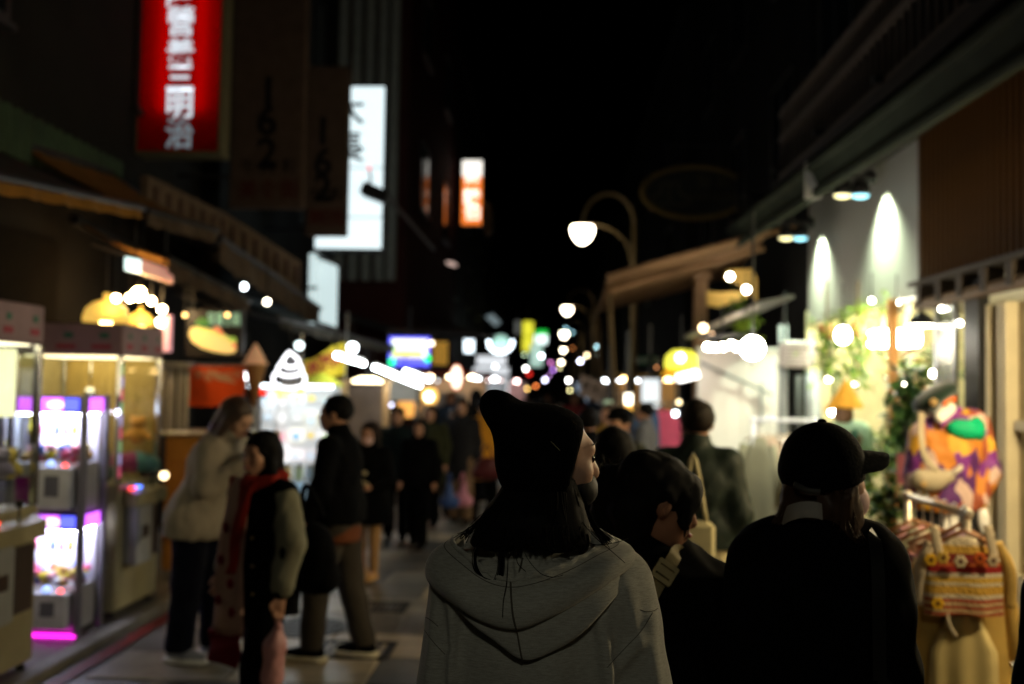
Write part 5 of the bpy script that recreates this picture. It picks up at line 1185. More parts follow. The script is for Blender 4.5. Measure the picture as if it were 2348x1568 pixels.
# white rail with pale clothes
ra2 = P(1728, 962, 8.8); rb2 = P(1868, 968, 8.8); rb2.z = ra2.z
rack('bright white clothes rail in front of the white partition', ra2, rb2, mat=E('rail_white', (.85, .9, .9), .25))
pc = [((.30, .30, .19), 'olive'), ((.62, .48, .33), 'camel'), ((.78, .72, .62), 'ivory'), ((.80, .78, .74), 'white'), ((.74, .70, .64), 'pale grey'), ((.80, .76, .66), 'cream')]
for i, (c_, nm) in enumerate(pc):
    p = ra2.lerp(rb2, .06+.17*i); garment('%s coat hanging on the white clothes rail' % nm, p+Vector((0, -.02, -.15)), .36, .78-.05*(i % 2), M('pale_'+nm.replace(' ', '_'), c_, .8, var=.08), ang=-.9+.12*i, group='pale coats on the white rail', seed=20+i, z_hook=p.z+.01, hang_mat=M('hanger_pale', (.6, .5, .36), .5))
x0, x1, z0, z1 = rect(1660, 1178, 1850, 1330, 9.4); t = thing('low_cabinet', 'reddish brown low cabinet under the pale coats', 'cabinet', ((x0+x1)/2, 9.4, .0))
MB().bev(x0, x1, 9.4, 9.8, .0, z1, .015).build('body', M('red_brown', (.26, .09, .03), .5, var=.2, scale=6), t)
for i in range(3): MB().bev(x0+.03+(x1-x0-.06)*i/3, x0+(x1-x0-.06)*(i+1)/3, 9.385, 9.399, .1, z1-.06, .004).build('door', M('red_brown2', (.30, .11, .035), .45, var=.2), t)
# tan column, yellow wall
x0, x1, z0, z1 = rect(1592, 640, 1622, 1000, 14.4); t = thing('column', 'tan column beside the yellow wall on the right', 'column', ((x0+x1)/2, 14.4, 0)); MB().bev(x0, x1, 14.4, 14.6, 0, z1, .02).build('shaft', M('tan_column', (.36, .22, .13), .7), t); MB().bev(x0-.04, x1+.04, 14.36, 14.64, z1, z1+.1, .02).build('cap', M('tan_column', (.36, .22, .13)), t)
d = 14.0; t = thing('yellow_wall_panel', 'warm yellow arched wall panel lit by two bulbs on the right', 'panel', P(1680, 705, d))
yw = M('yellow_wall', (.75, .48, .12), .6, var=.06)
def flat2(name, pts, mat, par, dd, th=.06):
    ps = [P(a_, b_, dd) for a_, b_ in pts]; return MB().prism([(p.x, p.z) for p in ps], (0, dd, 0), (1, 0, 0), (0, 0, 1), (0, th, 0)).build(name, mat, par)
flat2('upper_panel', [(1665, 618), (1725, 616), (1735, 640), (1735, 690), (1722, 676), (1690, 650), (1660, 640)], yw, t, d); flat2('lower_panel', [(1620, 668), (1650, 670), (1700, 668), (1718, 680), (1690, 690), (1650, 705), (1622, 700)], yw, t, d-.2)
bulb('white bulb at the left top of the yellow wall panel', 1673, 634, 13.5, .042, E('bulb_y', (1, .95, .85), 50), .3); bulb('white bulb at the right bottom of the yellow wall panel', 1711, 664, 13.5, .045, E('bulb_y2', (1, .93, .78), 40), .3)
# tilted metal eave with small warm lamps
t = thing('metal_eave', 'grey tilted metal eave over the bulbs of the white partition', 'eave', P(1650, 740, 12.6))
a, b = P(1575, 772, 13.4), P(1735, 700, 11.6)
MB().add([a, b, b+Vector((.5, .3, .12)), a+Vector((.5, .3, .12))]+[p+Vector((0, 0, .04)) for p in (a, b, b+Vector((.5, .3, .12)), a+Vector((.5, .3, .12)))], [(3,2,1,0),(4,5,6,7),(0,1,5,4),(1,2,6,5),(2,3,7,6),(3,0,4,7)]).build('sheet', M('eave_grey', (.25, .24, .23), .4, .5), t); MB().tube([a, b], .035, 8).build('front_pipe', M('eave_pipe', (.35, .33, .3), .4, .4), t)
bulb('warm spot lamp on the grey metal eave', 1612, 752, 12.4, .05, E('bulb_e', (1, .72, .4), 9), .1); bulb('dim warm lamp right of the one on the grey eave', 1632, 768, 12.3, .03, E('bulb_e2', (1, .6, .35), 3), .1)
# brown fabric awning
tan = M('tan_canvas', (.27, .16, .09), .9, spec=.05, var=.25, scale=4, stretch=(.4, 3, 1), bump=.2, bscale=15)
A0, A1 = P(1388, 640, 13.0), P(1640, 575, 13.6); B0 = P(1362, 705, 16.6)
t = thing('fabric_awning', 'large brown fabric awning reaching into the street under the oval sign', 'awning', (2, 15, 2.9))
wallp = [Vector((2.95, 12.9, P(1765, 530, 12.9).z)), Vector((3.1, 17.0, P(1765, 530, 12.9).z-.1))]
near = [P(1765, 532, 12.9), P(1640, 572, 13.0), P(1510, 606, 13.1), P(1392, 634, 13.2)]
R = []
for k in range(9):
    v = k/8; row = []
    for i, p in enumerate(spl(near, 4)):
        q = Vector(p); row.append(Vector((q.x-.02*v, q.y+3.6*v, q.z-.22*v-.06*math.sin(PI*v)+.03*math.sin(v*25+i*.3))))
    R.append(row)
g = MB().grid(R); g.grid([[p+Vector((0, 0, .025)) for p in r][::-1] for r in R]); g.build('canopy', tan, t, True)
ed = R[0]; MB().tube(ed, .05, 8).build('near_edge_roll', tan, t, True)
MB().tube([p+Vector((-.0, .35, -.16)) for p in ed], .04, 8).build('second_fold', tan, t, True)
fr = [r[-1] for r in R]; rows = [[p, p+Vector((-.05, 0, -.25)), p+Vector((-.16, .02, -.52))] for p in fr]
MB().grid(rows).build('valance', M('taupe_canvas', (.26, .20, .15)), t, True)
rows = [[p, p+Vector((0, -.03, -.22)), p+Vector((0, -.02, -.46))] for p in ed]
for p in (fr[1], fr[-1]): MB().tube([p+Vector((.05, 0, -.05)), (p.x+.25, p.y, 0)], .035, 8).build('pole', M('pole_tan', (.10, .065, .03), .6), t)
MB().tube([ed[0]+Vector((.4, 0, .1)), ed[-1]], .03, 8).build('top_arm', M('arm_brown', (.30, .15, .06), .6), t)
# oval sign, unlit, with pale outline logo
d = 18.2; q = P(1592, 441, d); rxx = (P(1712, 441, d)-q).x; rzz = (P(1592, 382, d)-q).z
t = thing('oval_sign', 'unlit dark oval shop sign with a tan rim above the brown awning', 'sign', q+Vector((0, 0, -rzz)))
ring = [(q.x+rxx*math.cos(a_), d, q.z+rzz*math.sin(a_)) for a_ in np.linspace(0, 2*PI, 49)]
MB().tube(ring, .045, 8).build('rim', M('oval_tan', (.12, .08, .022), .7), t, True)
MB().prism([(rxx*.97*math.cos(a_), rzz*.97*math.sin(a_)) for a_ in np.linspace(0, 2*PI, 49)[:-1]], q+Vector((0, .02, 0)), (1, 0, 0), (0, 0, 1), (0, .12, 0)).build('face', M('oval_black', (.012, .012, .010), .5), t)
lm = M('logo_dull', (.05, .045, .02), .7)
def ln(pts): MB().tube([P(a_, b_, d-.0) for a_, b_ in pts], .018, 5).build('logo_line', lm, t)
def zz2(x, y): return 1600+x*700/1829, 400+y*600/1568
for pts in ([(870, 360), (870, 430), (800, 460), (800, 500), (820, 520), (900, 520)], [(935, 350), (935, 520)], [(1010, 360), (1010, 430), (1090, 465), (1090, 500), (1060, 520), (960, 520)], [(870, 355), (1010, 355)]):
    ln([tuple(v*.784 for v in zz2(*p)) for p in pts])
for i, ch in enumerate('髮廊'): text(ch, .3, lm, t, P(1615+45*i, 415, d-.0), name='character', dep=.012)
text('HAIR SALON', .14, lm, t, P(1636, 452, d), name='lettering', dep=.012)
for s in (-.5, .5): MB().tube([(q.x+rxx*s, d+.08, q.z+rzz*.8), (q.x+rxx*s, d+.08, q.z+rzz*.8+.5)], .02, 6).build('hanger', dark_metal, t)
MB().tube([(q.x-rxx*.6, d+.08, q.z+rzz*.8+.5), (3.35, d+.08, q.z+rzz*.8+.5)], .03, 6).build('support_beam', dark_metal, t)
# small stalls further right
q = P(1562, 842, 13.4); t = thing('yellow_lantern', 'yellow lantern with an orange skirt left of the white partition', 'lantern', q)
MB().lathe([(.0, .24), (.12, .23), (.21, .15), (.235, .02), (.2, -.02), (0, -.02)], q, 20).build('dome', E('yel_lamp', (.9, .85, .08), 1.3), t, True); MB().lathe([(.20, -.02), (.27, -.09), (.27, -.12), (.1, -.14), (0, -.14)], q, 20).build('skirt', E('orange_skirt', (.85, .4, .02), .6), t, True); MB().tube([q+Vector((0, 0, .24)), q+Vector((0, 0, .7))], .01, 6).build('cord', dark_metal, t); MB().ell(q+Vector((-.04, -.20, .12)), .06).build('bulb', E('yel_core', (1, .98, .8), 8), t, True)
u, v = P(1552, 868, 13.0), P(1600, 856, 13.0); t = thing('tube_lamp', 'short white tube lamp under the yellow lantern', 'lamp', u.lerp(v, .5)); MB().tube([u, v], .055, 10).build('tube', E('tube_w2', (1, .97, .92), 5), t, True); MB().tube([u.lerp(v, .5)+Vector((0, .05, .05)), u.lerp(v, .5)+Vector((0, .05, .6))], .01, 5).build('hanger', dark_metal, t)
for i, (px, py, w_, c_, lb) in enumerate(((1493, 975, 34, (.05, .10, .22), 'dark blue garment hanging left of a pink one'), (1522, 972, 30, (.60, .10, .20), 'pink garment hanging by the stall left of the man in green'))):
    garment(lb, P(px, 940, 13.5), w_*2.4*13.5/2282, .48, M('far_g%d' % i, c_, .8), 0, False, None, .1, .05, 40+i)
ra3 = P(1470, 925, 13.5); rb3 = P(1545, 925, 13.5); rack('thin clothes rail carrying the pink and blue garments', ra3, rb3)
x0, x1, z0, z1 = rect(1462, 816, 1508, 836, 15.5); t = thing('street_sign', 'small dark green street sign plate on the right', 'sign', ((x0+x1)/2, 15.5, z0)); MB().bev(x0, x1, 15.5, 15.53, z0, z1, .005).build('plate', M('sign_green', (.0, .10, .04), .4), t); text('太平老街', .1, white_paint, t, P(1485, 826, 15.5), name='lettering'); MB().tube([(x1, 15.52, z0), (x1, 15.52, z0-.6), (x1+.3, 15.52, z0-.8)], .02, 6).build('bracket', dark_metal, t)
# unseen lamps past the right edge; the nearer is added to light the rail
for q, lb in ((Vector((2.9, 3.3, 2.45)), 'added unseen lamp past the right edge, nearer the viewer'), (Vector((2.95, 5.15, 2.42)), 'shop lamp over the cream door, just past the right edge')):
    t = thing('unseen_lamp', lb, 'lamp', q, 'lamps over the cream door')
    MB().ell(q, (.09, .09, .07), 16, 10).build('glass', E('added_lamp_glass', (1, .80, .46), 380) if q.y < 4 else E('door_lamp_far', (1, .80, .46), 900), t, True)
    MB().lathe([(.11, .05), (.10, .09), (.04, .12), (0, .12)], q, 16).build('cap', dark_metal, t, True); MB().tube([q+Vector((0, 0, .1)), q+Vector((.3, 0, .12))], .014, 6).build('arm', dark_metal, t)

t = thing('strip_light', 'long strip light under the fascia inside the plant shop', 'lamp', (3.55, (yn+yf)/2, zpb-.03))
MB().tube([(3.41, yn+.15, zpb+.082), (3.41, yf-.3, zpb+.082)], .02, 8).build('tube', E('strip_shop', (1, .92, .60), 260), t, True); MB().box(3.38, 3.44, yn+.1, yf-.25, zpb+.105, zpb+.14).build('batten', white_paint, t)
# ================================================================ PEOPLE
skin = M('skin', (.42, .22, .14), .5, var=.08, scale=20); skin_l = M('skin_light', (.50, .29, .20), .5, var=.08, scale=20)
hair_b = M('hair_black', (.004, .0035, .0035), .75, spec=.10, var=.3, scale=60, stretch=(1, 1, .1)); hair_br = M('hair_brown', (.040, .018, .008), .55, spec=.3, var=.4, scale=60, stretch=(1, 1, .1)); hair_bl = M('hair_ash', (.055, .036, .028), .45, var=.4, scale=60, stretch=(1, 1, .1))
black_c = M('black_cloth', (.0018, .0018, .002), .95, var=.2, spec=.06); lip = M('lip', (.30, .07, .06), .5); eye_m = M('eye_dark', (.01, .008, .008), .15)
def C(name, col, **k): return M('cloth_'+name, col, .9, spec=k.pop('spec', .1), var=k.pop('var', .15), bump=.25, bscale=120, **k)
def head_prims(c, R, s=1.0, nose=True):
    def h(x, y, z): return c+R @ (np.array((x, y, z))*s)
    p = [ell(h(0, -.012, .028), (.076*s, .094*s, .088*s), R), ell(h(0, .022, -.045), (.058*s, .068*s, .075*s), R), cap(h(0, .060, -.085), h(0, .066, -.09), .030*s, .026*s),
         cap(h(-.03, .077, .025), h(.03, .077, .025), .016*s, .016*s), ell(h(.036, .062, -.028), (.026*s, .024*s, .024*s), R), ell(h(-.036, .062, -.028), (.026*s, .024*s, .024*s), R)]
    if nose: p += [cap(h(0, .092, .008), h(0, .108, -.030), .010*s, .014*s, k=.012), cap(h(0, .092, -.058), h(0, .094, -.068), .014*s, .014*s, k=.012)]
    for e in (-1, 1): p.append(ell(h(e*.078, -.008, -.005), (.012*s, .022*s, .034*s), R, .006))
    return p, h
def hand_prims(wr, dirv, side, curl=.5, s=1.0, up=None):
    d = np.array(dirv, float); d /= np.linalg.norm(d); u = np.array(up if up is not None else (0, 1, 0), float); u -= d*u.dot(d); u /= np.linalg.norm(u); n = np.cross(d, u)
    out = [cap(wr, wr+d*.055*s, .028*s, .033*s, k=.02)]; base = wr+d*.075*s
    for i, L in enumerate((.060, .072, .068, .052)):
        o = base+u*(.030-.020*i)*s; m1 = o+d*L*.5*s+n*side*curl*.012*s; m2 = o+(d*L*(1-.35*curl)+n*side*curl*.040)*s
        out += [cap(o-d*.02*s, m1, .0095*s, .009*s, k=.004), cap(m1, m2, .009*s, .0075*s, k=.004)]
    o = wr+d*.03*s+u*.032*s; out += [cap(o, o+(d*.03+u*.022)*s, .011*s, .010*s, k=.008), cap(o+(d*.03+u*.022)*s, o+(d*.058+u*.024+n*side*.012)*s, .010*s, .008*s, k=.004)]
    return out
def person(label, foot, h, yaw, jacket=None, jlen=.80, trousers=None, shoes=None, hair=('short', None), lean=0.0, stride=.12, arms=None, hy=0.0, hp=0.0, mask=None, hood=None, res=.016, skinm=None, group=None, sole=None, wide=1.0, inner=None, legs='trousers', hat=None, fat=1.0, collar=True, disp=(.006, 45, 1)):
    s = h/1.70; foot = Vector(foot); t = thing('person', label, 'person', (foot.x, foot.y, 0), group)
    T = np.eye(4); T[:3, :3] = rotm(yaw)*s; T[:3, 3] = (foot.x, foot.y, 0)
    tl = math.tan(lean)
    def J(x, y, z): return np.array((x, y+max(0, z-.92)*tl, z-max(0, z-.92)*(1-math.cos(lean))*.8))
    sk = skinm or skin
    arms = arms or {}; A_ = {}
    for k, sd in (('L', -1), ('R', 1)):
        e, w_ = arms.get(k, ((sd*.235, -.02, 1.12), (sd*.235, .07, .88))); A_[k] = (J(*e), J(*w_), sd)
    hc = J(0, .015, 1.585); R = rotm(hy, hp-lean*.6); hpz, H = head_prims(hc, R)
    ft = {-1: stride, 1: -stride}
    b = list(hpz)+[cap(J(0, 0, 1.40), hc+R @ np.array((0, -.02, -.06)), .056, .050), ell(J(0, 0, 1.25), (.155, .105, .20)), ell(J(0, 0, .98), (.155, .11, .15)), cap(J(-.15, 0, 1.385), J(.15, 0, 1.385), .055, .055), cap(J(0, 0, 1.0), J(0, 0, 1.2), .12, .125)]
    for sd in (-1, 1):
        y = ft[sd]; kn = np.array((sd*.095, y*.55+abs(y)*.25, .49)); an = np.array((sd*.09, y, .085))
        b += [cap((sd*.085, 0, .90), kn, .078, .054), cap(kn, an, .054, .036), cap(an, an+np.array((0, .12, -.05)), .034, .03)]
    for k, (e, w_, sd) in A_.items():
        b += [cap(J(sd*.17, 0, 1.38), e, .047, .038), cap(e, w_, .038, .026)]+hand_prims(w_, w_-e, sd)
    blob('body', b, sk, t, res*.8 if res < .02 else res, .03, None, T)
    if jacket:
        js = 1.0*fat; p = [ell(J(0, -.005, 1.25), (.205*js, .150*js, .22)), cap(J(-.165, 0, 1.375), J(.165, 0, 1.375), .072, .072), cap(J(0, 0, 1.15), J(0, 0, jlen+.10), .135*js, .150*js*wide, (1.38, 1, 1)), cap(J(0, 0, jlen+.12), J(0, 0, jlen-.05), .145*js*wide, .155*js*wide, (1.38, 1, 1))]
        for k, (e, w_, sd) in A_.items(): p += [cap(J(sd*.175, 0, 1.37), e, .074*fat, .064*fat), cap(e, e+(w_-e)*.93, .064*fat, .045)]
        if collar: p += [cap(J(0, -.01, 1.40), J(0, -.0, 1.475), .085, .075)]
        p.append(cut((0, -math.sin(lean)*.3, -1), J(0, 0, jlen)))
        jo = blob('jacket', p, jacket, t, res, .035, disp, T)
    if inner: blob('shirt_hem', [cap(J(0, 0, jlen+.05), J(0, 0, jlen-.10), .13, .135, (1.38, 1, 1)), cut((0, 0, -1), J(0, 0, jlen-.12))], inner, t, res, .03, None, T)
    if trousers:
        p = [cap((0, 0, 1.0), (0, 0, .90), .125, .135, (1.32, 1, 1))]
        for sd in (-1, 1):
            y = ft[sd]; kn = np.array((sd*.10, y*.55+abs(y)*.25, .49)); an = np.array((sd*.10, y-.005, .10))
            if legs == 'trousers': p += [cap((sd*.09, 0, .92), kn, .105*wide, .083*wide), cap(kn, an, .083*wide, .075*wide)]
            else: p += [cap((sd*.09, 0, .92), kn, .088, .062), cap(kn, an, .060, .045)]
        p.append(cut((0, 0, -1), (0, 0, .075))); blob('trousers', p, trousers, t, res, .025, (.005, 50, 2), T)
    for sd in (-1, 1):
        y = ft[sd]; a = np.array((sd*.095, y, 0)); so = blob('shoe', [cap(a+(0, -.045, .055), a+(0, .06, .05), .048, .045), cap(a+(0, .06, .045), a+(0, .15, .038), .046, .034), cap(a+(0, -.03, .06), a+(0, -.03, .11), .042, .04), cut((0, 0, -1), (0, 0, .022))], shoes or black_c, t, res*.8, .02, None, T)
        if sole: blob('sole', [cap(a+(0, -.05, .02), a+(0, .15, .02), .064, .056, (1, 1, .6)), cut((0, 0, -1), (0, 0, .002)), cut((0, 0, 1), (0, 0, .038))], sole, so, .008, .01, None, T)
    st, hm = hair
    if st:
        hm = hm or hair_b; g = [ell(H(0, -.022, .036), (.092, .108, .098), R)]
        if st in ('long', 'bob'):
            L = .30 if st == 'long' else .15
            g += [cap(H(0, -.055, .0), H(0, -.085, -L), .085, .07, (1.1, .75, 1)), cap(H(.07, -.01, .0), H(.085, .0, -L*.9), .034, .03), cap(H(-.07, -.01, .0), H(-.085, .0, -L*.9), .034, .03)]
        if st == 'bun': g.append(ell(H(0, -.13, .04), (.05, .05, .05)))
        g += [sub(H(0, .105, -.045), (.070, .075, .105), R, .02)]
        if st == 'short': g += [sub(H(0, .02, -.115), (.12, .15, .065), R, .015)]
        blob('hair', g, hm, t, min(res, .014), .02, (.006, 90, 4), T)
    if hat: blob('hat', [ell(H(0, -.012, .055), (.095, .112, .085), R), ell(H(0, .075, .05), (.075, .085, .016), R), cut(R @ np.array((0, 0, -1)), H(0, 0, .03))], hat, t, min(res, .014), .015, None, T)
    if hood: blob('hood', [ell(H(0, -.03, .02), (.115, .125, .135), R), cap(H(0, -.05, -.1), J(0, -.04, 1.38), .10, .12), sub(H(0, .12, -.02), (.080, .11, .11), R, .02)], hood, t, res, .03, None, T)
    if mask: blob('face_mask', [ell(H(0, .058, -.062), (.064, .058, .055), R), cap(H(-.06, .03, -.04), H(-.078, -.01, -.02), .010, .006), cap(H(.06, .03, -.04), H(.078, -.01, -.02), .010, .006)], mask, t, min(res, .012), .015, None, T)
    if res <= .016:
        for e in (-1, 1):
            pt = H(e*.032, .083, .002) @ T[:3, :3].T+T[:3, 3]; MB().ell(pt, .012*s, 8, 6).build('eye', eye_m, t, True)
        if not mask:
            a, b_ = [H(e*.022, .101, -.064) @ T[:3, :3].T+T[:3, 3] for e in (-1, 1)]; m_2 = H(0, .107, -.064) @ T[:3, :3].T+T[:3, 3]; MB().tube([a, m_2, b_], [.004, .007, .004], 6).build('lips', lip, t, True)
    return t, T, J, H, A_
def W(T, p): return Vector((np.array(p, float) @ T[:3, :3].T+T[:3, 3]).tolist())

# ---------------------------------------------------------------- left group
f = PG(450, 1512)
hh = P(500, 952, f.y).z
t, T, J, H, A_ = person('woman in a beige padded jacket and dark trousers bending over something held to her mouth', (f.x-.0, f.y), 1.72, -PI/2-.25, C('beige', (.26, .225, .175)), .80, C('navy', (.005, .006, .014)), C('sneaker_grey', (.28, .30, .36)), ('bob', hair_bl), .34, .06, {'R': ((.26, .12, 1.14), (.10, .28, 1.32)), 'L': ((-.26, .14, 1.14), (-.06, .30, 1.34))}, -.1, -.35, res=.013, sole=white_paint, wide=1.16, fat=1.12, skinm=skin_l)
q = W(T, J(.02, .36, 1.40)); MB_ = thing('snack_cup', 'pale paper cup held to the mouth of the woman in beige', 'cup', q); MB().lathe([(.03, 0), (.042, .10), (.038, .10), (.028, .01), (0, .01)], q, 14).build('cup', M('paper_pale', (.6, .5, .4), .6), MB_, True); MB().tube([q+Vector((0, 0, .05)), q+Vector((.01, 0, .16))], .005, 6).build('straw', white_paint, MB_)
f2 = P(520, 1250, 7.9); person('person with dark tousled hair hidden behind the woman in beige', (f2.x, 7.9), P(516, 918, 7.9).z, -2.2, black_c, .7, black_c, hair=('short', hair_br), skinm=skin, shoes=C('pinkshoe', (.45, .2, .25)), sole=white_paint)
# scarf woman
dS = 5.0; q = P(610, 1300, dS); hS = P(600, 992, dS).z
yawS = PI-.62
grey_sl = C('grey_sleeve', (.19, .185, .13))
t, T, J, H, A_ = person('woman in a long pale and red scarf and dark jacket carrying a pink bag', (q.x, dS), hS, yawS, black_c, .72, black_c, black_c, ('bob', hair_b), .06, .16, {'L': ((-.25, .03, 1.12), (-.255, .10, .86)), 'R': ((.25, .0, 1.12), (.22, .12, .92))}, .05, 0, res=.011, disp=(.008, 40, 6))
for k in ('L', 'R'):
    e, w_, sd = A_[k]; blob('sleeve', [cap(J(sd*.195, 0, 1.345), e, .079, .078), cap(e, e+(w_-e)*.80, .080, .062), cap(e+(w_-e)*.80, e+(w_-e)*.9, .048, .046)], grey_sl, t, .011, .02, (.010, 38, 8), T)
red_s = C('scarf_red', (.20, .016, .010)); pale_s = C('scarf_pale', (.33, .20, .155)); dred = C('scarf_dark_red', (.13, .008, .012))
def scarf(t, T, J, pts, w_, mat, name='scarf', thick=.014): 
    P3 = [W(T, J(*p)) for p in pts]; side = Vector((T[:3, :3] @ np.array((1, 0, 0))).tolist()).normalized(); fw = Vector((T[:3, :3] @ np.array((0, 1, 0))).tolist()).normalized()
    rows = []; S_ = spl(P3, 5); n = len(S_)
    for i, p in enumerate(S_):
        ww = w_[0]+(w_[1]-w_[0])*i/(n-1); p = Vector(p); ring = []
        for k in range(12):
            a_ = 2*PI*k/12; ring.append(p+side*ww*math.cos(a_)+fw*(thick*math.sin(a_)+.010*math.sin(i*.8+k)))
        rows.append(ring)
    g = MB().grid(rows, True); g.f += [tuple(range(11, -1, -1)), tuple((n-1)*12+k for k in range(12))]; return g.build(name, mat, t, True)
sc = scarf(t, T, J, [(.03, .10, 1.46), (.05, .155, 1.30), (.06, .185, 1.0), (.07, .20, .62)], (.07, .125), pale_s)
scarf(t, T, J, [(-.03, .115, 1.46), (-.035, .18, 1.30), (-.01, .205, 1.1), (.03, .21, .95)], (.045, .03), red_s, 'scarf_border')
scarf(t, T, J, [(.13, .09, 1.46), (.13, .13, 1.3), (.135, .165, 1.1)], (.03, .02), red_s, 'scarf_border')
scarf(t, T, J, [(.07, .205, .63), (.07, .212, .56), (.075, .21, .46)], (.13, .12), dred, 'scarf_fringe')
blob('scarf_wrap', [cap(J(-.09, .02, 1.44), J(.0, .10, 1.42), .045, .05), cap(J(.09, .02, 1.44), J(.0, .10, 1.42), .045, .05), cap(J(-.08, -.06, 1.46), J(.08, -.06, 1.46), .045, .045)], red_s, t, .012, .03, (.006, 60, 3), T)
for (x, z) in ((.10, 1.02), (.02, .90), (.12, .80), (.05, 1.2), (.0, .75)):
    p = W(T, J(x, .235, z)); fw = Vector((T[:3, :3] @ np.array((0, 1, 0))).tolist()).normalized(); Rr = fw.to_track_quat('Y', 'Z').to_matrix(); MB().ell(p-fw*.012, (.024, .012, .026), 10, 6, Rr).build('scarf_dot', dred, t, True)
for z in (1.15, 1.0, .85): MB().ell(W(T, J(-.10, .165, z)), .009, 8, 6).build('jacket_button', M('brass', (.4, .3, .12), .3, .8), t, True)
hw = W(T, A_['L'][1])+Vector((0, 0, -.10))
t2 = thing('pink_bag', 'pale pink tube-shaped bag hanging from the hand of the scarf woman', 'bag', hw+Vector((-.02, -.01, -.33)))
pk = M('pink_plastic', (.52, .26, .26), .4, var=.12, scale=12, bump=.2, bscale=30)
blob('pouch', [cap(hw+Vector((-.005, -.01, -.05)), hw+Vector((-.02, -.015, -.14)), .022, .05), cap(hw+Vector((-.02, -.015, -.14)), hw+Vector((-.028, -.02, -.29)), .050, .052)], pk, t2, .009, .03, (.006, 70, 2)); MB().tube([hw+Vector((-.02, -.01, .015)), hw+Vector((0, -.02, -.06))], [.012, .016], 8).build('handle', pk, t2, True)
q = W(T, J(-.20, -.18, 1.02)); t2 = thing('shoulder_bag', 'black soft shoulder bag behind the scarf woman', 'bag', q+Vector((0, 0, -.3))); blob('pouch', [ell(q, (.12, .10, .16)), cap(q+Vector((-.05, 0, -.10)), q+Vector((.06, 0, -.11)), .08, .08)], black_c, t2, .016, .03, (.01, 30, 3)); MB().tube(spl([q+Vector((-.08, 0, .18)), q+Vector((-.05, -.02, .36)), q+Vector((.04, 0, .2))], 5), .014, 6).build('strap', black_c, t2, True)
# man in black
f = PG(772, 1510); hM = P(735, 908, f.y).z
trg = C('trouser_grey', (.040, .034, .027))
t, T, J, H, A_ = person('man in a black jacket and grey trousers striding left with pale-soled shoes', (f.x, f.y), hM, PI/2-.15, black_c, .88, trg, black_c, ('short', hair_b), .05, .14, {'R': ((.24, .10, 1.13), (.2, .22, .95)), 'L': ((-.25, .04, 1.12), (-.22, .14, .92))}, .1, 0, res=.013, sole=M('sole_cream', (.55, .5, .36), .6), wide=1.06, inner=C('rust', (.11, .035, .014)))
# masked girl
f = PG(842, 1330); hG = P(840, 972, f.y).z
t, T, J, H, A_ = person('short person in a dark hooded coat with a pale pink face mask and tan boots', (f.x, f.y), hG, PI-.25, black_c, .62, C('tan_leg', (.33, .18, .07)), C('tan_boot', (.40, .22, .08)), ('bob', hair_b), .0, .07, {'L': ((-.26, .06, 1.1), (-.12, .22, 1.04)), 'R': ((.25, .05, 1.12), (.14, .22, 1.10))}, 0, 0, mask=M('mask_pink', (.70, .46, .42), .7), hood=C('hood_dark', (.018, .012, .010)), res=.014, legs='slim', wide=1.2, fat=1.15)
for (x, z) in ((-.03, 1.18), (.0, 1.08), (-.05, 1.06)): MB().ell(W(T, J(x, .185, z)), (.022, .01, .02), 8, 6).build('coat_print', M('print_cream', (.5, .42, .25), .6), t, True)
# walkers
def walker(label, px, head, feet, yaw, jc, tc, hair='short', hm=None, res=.018, **k):
    f_ = PG(px, feet); return person(label, (f_.x, f_.y), P(px, head, f_.y).z, yaw, jc, k.pop('jlen', .80), tc, k.pop('shoes', black_c), (hair, hm), k.pop('lean', 0), k.pop('stride', .12), res=res, **k)
walker('man in a dark teal jacket walking towards the viewer beside a woman in black', 906, 935, 1238, PI+.1, C('teal', (.010, .018, .020)), black_c)
walker('woman dressed all in black walking towards the viewer, centre left', 957, 962, 1256, PI-.15, black_c, black_c, 'long', stride=.16)
walker('person in an olive coat with long dark hair behind the woman in black', 983, 930, 1208, PI-.1, C('olive', (.028, .030, .014)), black_c, 'long', jlen=.55)
t, T, J, H, A_ = walker('person in a long brown coat with a yellow green scarf, left of the beanie', 1038, 940, 1190, PI+.1, C('brown_coat', (.045, .025, .012)), black_c, 'short', hair_br, jlen=.5)
blob('scarf', [cap(J(-.08, .07, 1.42), J(.08, .08, 1.42), .055, .055), cap(J(.03, .12, 1.38), J(.04, .15, 1.28), .05, .05)], C('lime_scarf', (.42, .40, .10)), t, .018, .03, None, T)
f_ = P(1036, 1135, 10.5)
for i, (dx, c_, lb) in enumerate(((-.03, (.03, .07, .22), 'blue shopping bag carried low left of the beanie'), (.10, (.55, .22, .30), 'pink shopping bag carried beside the blue one'))):
    b = f_+Vector((dx, .1*i, -.13)); t = thing('shopping_bag', lb, 'bag', b); m_3 = M('bag_%d' % i, c_, .45, var=.15)
    blob('pouch', [cap(b+Vector((-.05, 0, .06)), b+Vector((.05, 0, .06)), .065, .065), cap(b+Vector((0, 0, .1)), b+Vector((.02*i, 0, .24)), .06, .03)], m_3, t, .014, .03, (.008, 50, i)); MB().tube(spl([b+Vector((-.03, 0, .25)), b+Vector((0, 0, .36)), b+Vector((.03, 0, .25))], 4), .008, 6).build('handle', m_3, t, True)
walker('person in an orange yellow jacket partly hidden behind the beanie', 1105, 915, 1200, PI+.4, C('amber_coat', (.55, .24, .02)), black_c, 'short', hair_b, jlen=.6)
